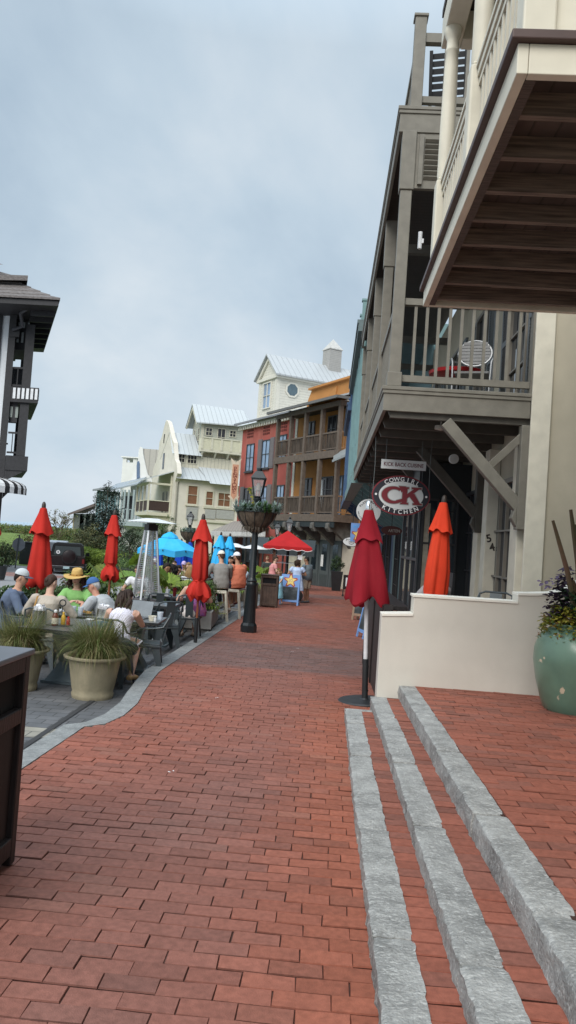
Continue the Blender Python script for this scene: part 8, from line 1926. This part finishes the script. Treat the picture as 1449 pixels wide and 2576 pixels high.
def shrub(loc, rr, n, size, cols, label, cat='shrub', name='shrub', group=None, seed=1):
    r = empty(name, loc, 0, label, cat, group); rg = random.Random(seed)
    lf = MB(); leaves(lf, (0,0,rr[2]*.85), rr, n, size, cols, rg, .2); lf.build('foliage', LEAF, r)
    mb = MB()
    for i in range(5): g = rg.uniform(0,6.28); mb.tube([(0,0,0),(.3*rr[0]*cos(g),.3*rr[1]*sin(g),rr[2]),(.6*rr[0]*cos(g),.6*rr[1]*sin(g),rr[2]*1.3)],[.03,.02,.008],5)
    mb.build('stem', BARK, r); return r
DG = [(.055,.10,.036),(.042,.08,.032),(.08,.13,.046)]; MG = [(.11,.185,.05),(.085,.155,.045),(.155,.215,.06)]; YG = [(.21,.27,.05),(.17,.24,.045),(.27,.29,.07)]; OG = [(.17,.175,.07),(.21,.19,.075),(.14,.155,.065)]
for i, (r, c, rr, n, s) in enumerate(BUSH_SPOTS):
    lf = MB(); leaves(lf, c, rr, n, s, DG, random.Random(i), .1); lf.build('foliage', LEAF, r)
# ornamental grasses in the tan pots
POTM = mat('tan_pot', (.33,.285,.19), .75, .16, 3, .35, 30, dirt=.3); blotch(POTM, (.12,.115,.08), 2.6, .45, .72, .7, (1,1,.35))
def grass_pot(x, y, label, R_=.33, H_=.50, n=1500, seed=2, spread=1.0):
    r = empty('potted_grass', (x,y,pz(y)), 0, label, 'potted grass', 'tan pots of ornamental grass')
    mb = MB(); mb.lathe([(R_*.70,0),(R_*.72,.02),(R_*.735,.05),(R_*.70,.075),(R_*.74,.12),(R_*.86,H_*.72),(R_*.90,H_-.055),(R_*.97,H_-.05),(R_*1.08,H_-.03),(R_*1.09,H_-.012),(R_*1.04,H_),(R_*.93,H_-.01),(R_*.86,H_-.06)], 48); mb.build('pot', POTM, r, True)
    mb = MB(); mb.lathe([(R_*.87,H_-.07),(0,H_-.05)],24,caps=False); mb.build('soil', mat('potting_soil', (.04,.03,.022), .95), r)
    rg = random.Random(seed); lf = MB()
    for i in range(n):
        g = rg.uniform(0,6.28); q = rg.random()**.6; base = V((R_*.55*q*cos(g),R_*.55*q*sin(g),H_-.05)); out = g+rg.gauss(0,.5); L_ = rg.uniform(.26,.62)*spread*(1.25 if abs(math.sin((out-.2)/2)) < .35 else 1); lay = rg.uniform(.35,1.35); w_ = rg.uniform(.0022,.0042)
        v = rg.uniform(.6,1.3); kind = rg.random(); col = (.125*v,.16*v,.045*v) if kind < .55 else ((.22*v,.21*v,.08*v) if kind < .78 else ((.36*v,.31*v,.16*v) if kind < .92 else (.12*v,.07*v,.035*v)))
        d = V((cos(out),sin(out),0)); pts = []; p = base.copy(); ang = rg.uniform(.05,.5)*lay; c = rg.uniform(.12,.38)*lay*1.4; droop = .0
        for j in range(7):
            pts.append(p.copy()); dirv = d*sin(ang)+V((0,0,cos(ang))); p = p+dirv*(L_/6); ang = min(2.9, ang+c)
        s = V((-d.y,d.x,0)); vs = []; lf.col = col
        for j, q_ in enumerate(pts): ww = w_*(1-.85*j/6); vs += [q_-s*ww, q_+s*ww]
        lf.add(vs, [(2*j,2*j+1,2*j+3,2*j+2) for j in range(6)])
    lf.build('grass', LEAF, r); return r
g1 = gr(210,1750,-.19); grass_pot(-2.66, 9.05, 'tan pot of arching grass nearest the kerb, in front of the jacket-draped chair', .335, .50, 3000, 2, 1.08)
grass_pot(-3.62, 9.15, 'tan pot of arching grass half hidden behind the black bin', .33, .50, 2400, 5, 1.0)
# fan palms
def palm(x, y, z, label, n=16, H_=1.2, spread=1.0, seed=1, name='fan_palm', cols=((.16,.24,.03),(.11,.19,.03),(.22,.27,.05))):
    r = empty(name, (x,y,z), 0, label, 'palm', 'low palms on the terrace'); rg = random.Random(seed)
    mb = MB(); mb.tube([(0,0,0),(0,0,H_*.25)],[.09,.07],8); mb.build('trunk', BARK, r, True)
    st, lf = MB(), MB()
    for i in range(n):
        g = 2*PI*i/n+rg.uniform(-.3,.3); e = rg.uniform(.15,1.25); L_ = rg.uniform(.55,1.0)*H_*.75; d = V((cos(g)*cos(e),sin(g)*cos(e),sin(e))); b = V((0,0,H_*.22)); tip = b+d*L_*spread+V((0,0,-.06))
        st.tube([b,b.lerp(tip,.5)+V((0,0,.05)),tip],[.012,.009,.006],5)
        s = V((-sin(g),cos(g),0)); f = (d+V((0,0,-.25))).normalized(); nrm = s.cross(f).normalized(); FL = rg.uniform(.42,.62)*H_*.62; m = rg.uniform(.55,1.25); col = cols[rg.randrange(len(cols))]
        for k in range(19):
            a = -1.75+3.5*k/18; u = f*cos(a)+s*sin(a); l = FL*(1-.22*abs(a)/1.75)*rg.uniform(.92,1.05); w_ = s*cos(a)*.5-f*sin(a)*.5; w_ = w_.normalized()*(.020*H_); v = m*rg.uniform(.75,1.2); lf.col = tuple(c*v for c in col)
            q1, q2, q3 = tip+u*l*.4+nrm*.02, tip+u*l*.75-V((0,0,.02)), tip+u*l-V((0,0,.10*l/.3*rg.uniform(.5,1.4)))
            lf.add([tip, q1+w_, q2+w_*.8, q3, q2-w_*.8, q1-w_],[(0,1,5),(1,2,4,5),(2,3,4)])
    st.build('stalks', mat('palm_stalk', (.14,.18,.04), .6), r); lf.build('fronds', LEAF, r); return r
q = at(300,1490,17.0); palm(q.x, 17.0, pz(17), 'fan palm left of the pyramid heater behind the older man', 18, 1.45, 1.0, 3)
q = at(335,1470,18.5); palm(q.x, 18.5, pz(18), 'yellow-green fan palm seen through the left edge of the pyramid heater', 16, 1.5, 1.0, 4)
q = at(425,1500,17.3); palm(q.x, 17.3, pz(17), 'broad fan palm behind the red drink and white cup', 18, 1.22, 1.1, 5)
q = at(455,1500,17.0); palm(q.x, 17.0, pz(17), 'fan palm at the left side of the bunched red parasol', 16, 1.18, 1.05, 6)
q = at(512,1500,17.9); palm(q.x, 17.9, pz(17), 'pale fan palm between the bunched red parasol and the grey-shirted man', 9, .85, .8, 7, cols=((.22,.25,.07),(.28,.27,.11),(.16,.21,.06)))
q = at(655,1455,34); palm(q.x, 34, pz(34), 'spiky palm behind the lamp post by the dark canopy', 14, 1.5, .9, 8)
q = at(610,1455,27); palm(q.x, 27.5, pz(27), 'low spiky palm behind the white-capped man', 12, 1.5, 1.0, 9)
# planter shrub
rg = random.Random(3); lf = MB()
for i in range(2600):
    x, y = rg.uniform(-.32,.32), rg.uniform(-.95,.9); h = .30+.55*max(0,1-((y+.1)/1.0)**2)*rg.uniform(.3,1)*(1-.4*abs(x)/.32); z = .42+rg.uniform(.0,1)*h; v = rg.uniform(.5,1.25); lf.col = ((.035*v,.07*v,.022*v) if rg.random() < .75 else (.10*v,.13*v,.03*v))
    p = V((x+rg.gauss(0,.05),y+rg.gauss(0,.05),z)); d = V((rg.gauss(0,.5),rg.gauss(0,.5),1)).normalized(); s = d.orthogonal().normalized()*.006; L_ = rg.uniform(.05,.11); lf.add([p-s,p+s,p+d*L_],[(0,1,2)])
lf.build('shrub', LEAF, pl)
# hedges, shrubs and trees
def hedge(p0, p1, h, d, n, size, cols, label, name='hedge', seed=1):
    p0, p1 = V(p0), V(p1); L_ = (p1-p0).length; r = empty(name, tuple(p0), math.atan2((p1-p0).y,(p1-p0).x), label, 'hedge'); rg = random.Random(seed); lf = MB()
    for i in range(n):
        t = rg.uniform(0,L_); yy = rg.uniform(-.5,.5)*d; top = h*(1+.16*sn(t*1.3+seed, yy, 1)+.08*sn(t*4, yy*3, seed)); zz = top*(1-abs(rg.gauss(0,.28))) if rg.random() < .6 else rg.uniform(0,top)
        if abs(yy) < d*.28 and zz < top*.8: yy = math.copysign(d*.5*rg.uniform(.8,1.05), yy)
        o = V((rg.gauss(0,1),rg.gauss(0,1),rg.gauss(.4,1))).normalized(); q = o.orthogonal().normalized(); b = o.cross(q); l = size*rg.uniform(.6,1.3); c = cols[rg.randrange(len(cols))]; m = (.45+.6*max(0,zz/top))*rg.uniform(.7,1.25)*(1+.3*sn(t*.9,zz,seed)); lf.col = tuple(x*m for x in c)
        p = V((t,yy,max(.02,zz))); lf.add([p-q*l*.5,p+b*l*.25,p+q*l*.5,p-b*l*.25],[(0,1,2,3)])
    lf.build('foliage', LEAF, r); mb = MB(); mb.box(.1,L_-.1,-d*.36,d*.36,0,h*.72); mb.build('inner_twigs', mat('dark_twigs', (.02,.024,.014), .95), r); return r
def gpt(x, y, Y): p = at(x, y, Y); return p.x, Y
x0 = at(-40,1500,13.6).x; x1 = at(262,1500,15.5).x
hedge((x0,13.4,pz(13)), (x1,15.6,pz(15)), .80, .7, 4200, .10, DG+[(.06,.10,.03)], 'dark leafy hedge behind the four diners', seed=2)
q = at(197,1470,17); shrub((q.x,17,pz(17)), (.62,.55,.62), 1500, .11, [(.10,.17,.02),(.07,.13,.02),(.15,.21,.03)], 'rounded bright green shrub behind the straw hat', seed=5)
hedge((at(165,1400,46).x,47,gz(47)), (at(335,1400,46).x,43,gz(43)), 1.4, 2.2, 12000, .11, [(.25,.33,.055),(.21,.30,.05),(.16,.23,.045)], 'clipped yellow-green hedge behind the dark off-road car', seed=3)
hedge((at(250,1430,36).x,40,gz(40)), (at(335,1430,36).x,34,gz(36)), 1.05, 1.6, 4500, .11, DG+MG, 'dark shrubs border between the road and the blue parasol', seed=4)
GRP = 'bushes beyond the road'
for k, (x, y, Y, rr, cols, lab) in enumerate((
    (20,1345,100,(8,4,1.0),MG,'wide mound of green scrub on the skyline at the far left'),
    (98,1360,60,(1.9,1.8,1.6),[(.13,.15,.03),(.10,.13,.03)],'olive rounded bush left of the smooth red parasol'),
    (68,1378,60,(.9,.9,1.2),[(.17,.12,.04),(.12,.11,.03)],'russet upright bush behind the road sign'),
    (8,1402,46,(1.2,1.0,.85),DG+OG,'dark sprawling bush at the left picture edge beyond the crossing'),
    (180,1345,92,(6,3,1.1),OG,'olive scrub behind the dark off-road car'),
    (215,1360,70,(3.4,2.2,1.5),OG+MG,'tawny scrub below the brown roofed house'),
    (250,1365,60,(2.2,2.0,1.5),OG+DG,'mixed bush at the foot of the dark tree'),
    (300,1420,44,(1.3,1.2,1.0),MG+DG,'green bush right of the thin tied parasol'),
    (330,1420,40,(1.3,1.2,1.3),[(.09,.13,.08),(.07,.11,.06)],'grey-green bush behind the pyramid heater'),
    (450,1395,33,(1.0,.9,1.1),MG,'bush in the shade under the bright blue parasol'),
    (425,1430,24,(.55,.5,.6),YG,'small yellow-green bush among the distant diners'))):
    p = at(x, y, Y); zb = (gz(Y) if Y < 62 else zlawn(p.x, min(Y,120))); shrub((p.x,Y,zb), rr, 3600 if rr[0] > 2 else 1700, .085+Y*.0014, cols, lab, group=GRP, seed=k+20)
hedge((at(-30,1400,62).x,63,gz(62)), (at(90,1395,62).x,63,gz(62)), .75, 1.3, 4500, .13, DG+MG, 'low dark hedge on the lawn behind the road sign', seed=6)
hedge((at(-60,1335,105).x,106,-1.6), (at(260,1340,105).x,108,-1.6), 2.6, 6, 15000, .26, MG+OG+YG[:1], 'long belt of coastal scrub along the skyline', name='scrub_belt', seed=7)
hedge((at(330,1420,52).x,54,gz(54)), (at(520,1420,48).x,50,gz(50)), 1.7, 1.4, 6500, .13, DG+MG, 'dark planting along the foot of the cream house', seed=9)
# bare-topped tree on the skyline
p = at(148,1340,75); rt_ = empty('sparse_tree', (p.x,75,-1.5), 0, 'sparse bare-branched tree with a few pale leaves on the skyline', 'tree'); rg = random.Random(6); mb = MB(); tips = []
def branch(p, d, l, r_, dep):
    e = p+d*l; mb.tube([p,p.lerp(e,.5)+V((rg.uniform(-.1,.1),0,rg.uniform(-.05,.1)))*l,e],[r_,r_*.8,r_*.6],5)
    if dep == 0: tips.append(e); return
    for i in range(3 if dep > 1 else 4):
        nd = (d+V((rg.uniform(-.95,.95),rg.uniform(-.9,.9),rg.uniform(-.25,.5)))).normalized(); branch(e, nd, l*rg.uniform(.62,.85), r_*.6, dep-1)
branch(V((0,0,0)), V((0,0,1)), 1.5, .16, 4); mb.build('trunk', BARK, rt_, True); lf = MB()
for t in tips:
    if rg.random() < .6: leaves(lf, tuple(t), (.3,.3,.25), 6, .16, [(.22,.22,.07),(.17,.19,.06)], rg, .1)
lf.build('crown', LEAF, rt_)
# dark conifer-like tree beside the glazed house and trees by the cream house
p = at(255,1330,62); tree((p.x,62,-1.55), [((0,0,3.2),(1.7,1.5,1.9)),((.5,0,5.0),(1.3,1.2,1.6)),((-.7,0,2.0),(1.5,1.3,1.3)),((1.0,0,3.0),(1.2,1.1,1.6)),((.6,0,6.2),(.75,.7,.8))], 8500, .18, [(.022,.04,.026),(.016,.03,.022),(.035,.055,.03)], 'tall dark evergreen beside the glazed house', 3.0, .16, 'evergreen_tree', seed=3)
p = at(232,1350,60); tree((p.x,60,-1.55), [((0,0,2.0),(1.3,1.2,1.4)),((-.6,0,1.4),(1.1,1,1.0))], 3400, .16, OG, 'loose tawny small tree left of the tall dark evergreen', 1.2, .08, 'small_tree', seed=4)
p = at(405,1345,50); tree((p.x,50,-1.4), [((0,0,2.2),(1.0,.9,1.2)),((.3,0,3.3),(.8,.7,.8)),((-.4,0,2.9),(.8,.7,.9)),((.5,0,1.6),(.9,.8,.9))], 5200, .11, DG+MG, 'small green tree in front of the cream house downpipe', 1.6, .09, 'small_tree', seed=5)
p = at(325,1365,52); tree((p.x,52,-1.4), [((0,0,1.9),(1.1,1,1.1)),((.2,0,2.7),(.7,.7,.6))], 3600, .12, [(.07,.10,.05),(.05,.075,.035)], 'grey-green small tree in front of the white gabled house', 1.2, .08, 'small_tree', seed=6)
bpy.data.scenes.remove(WORK)
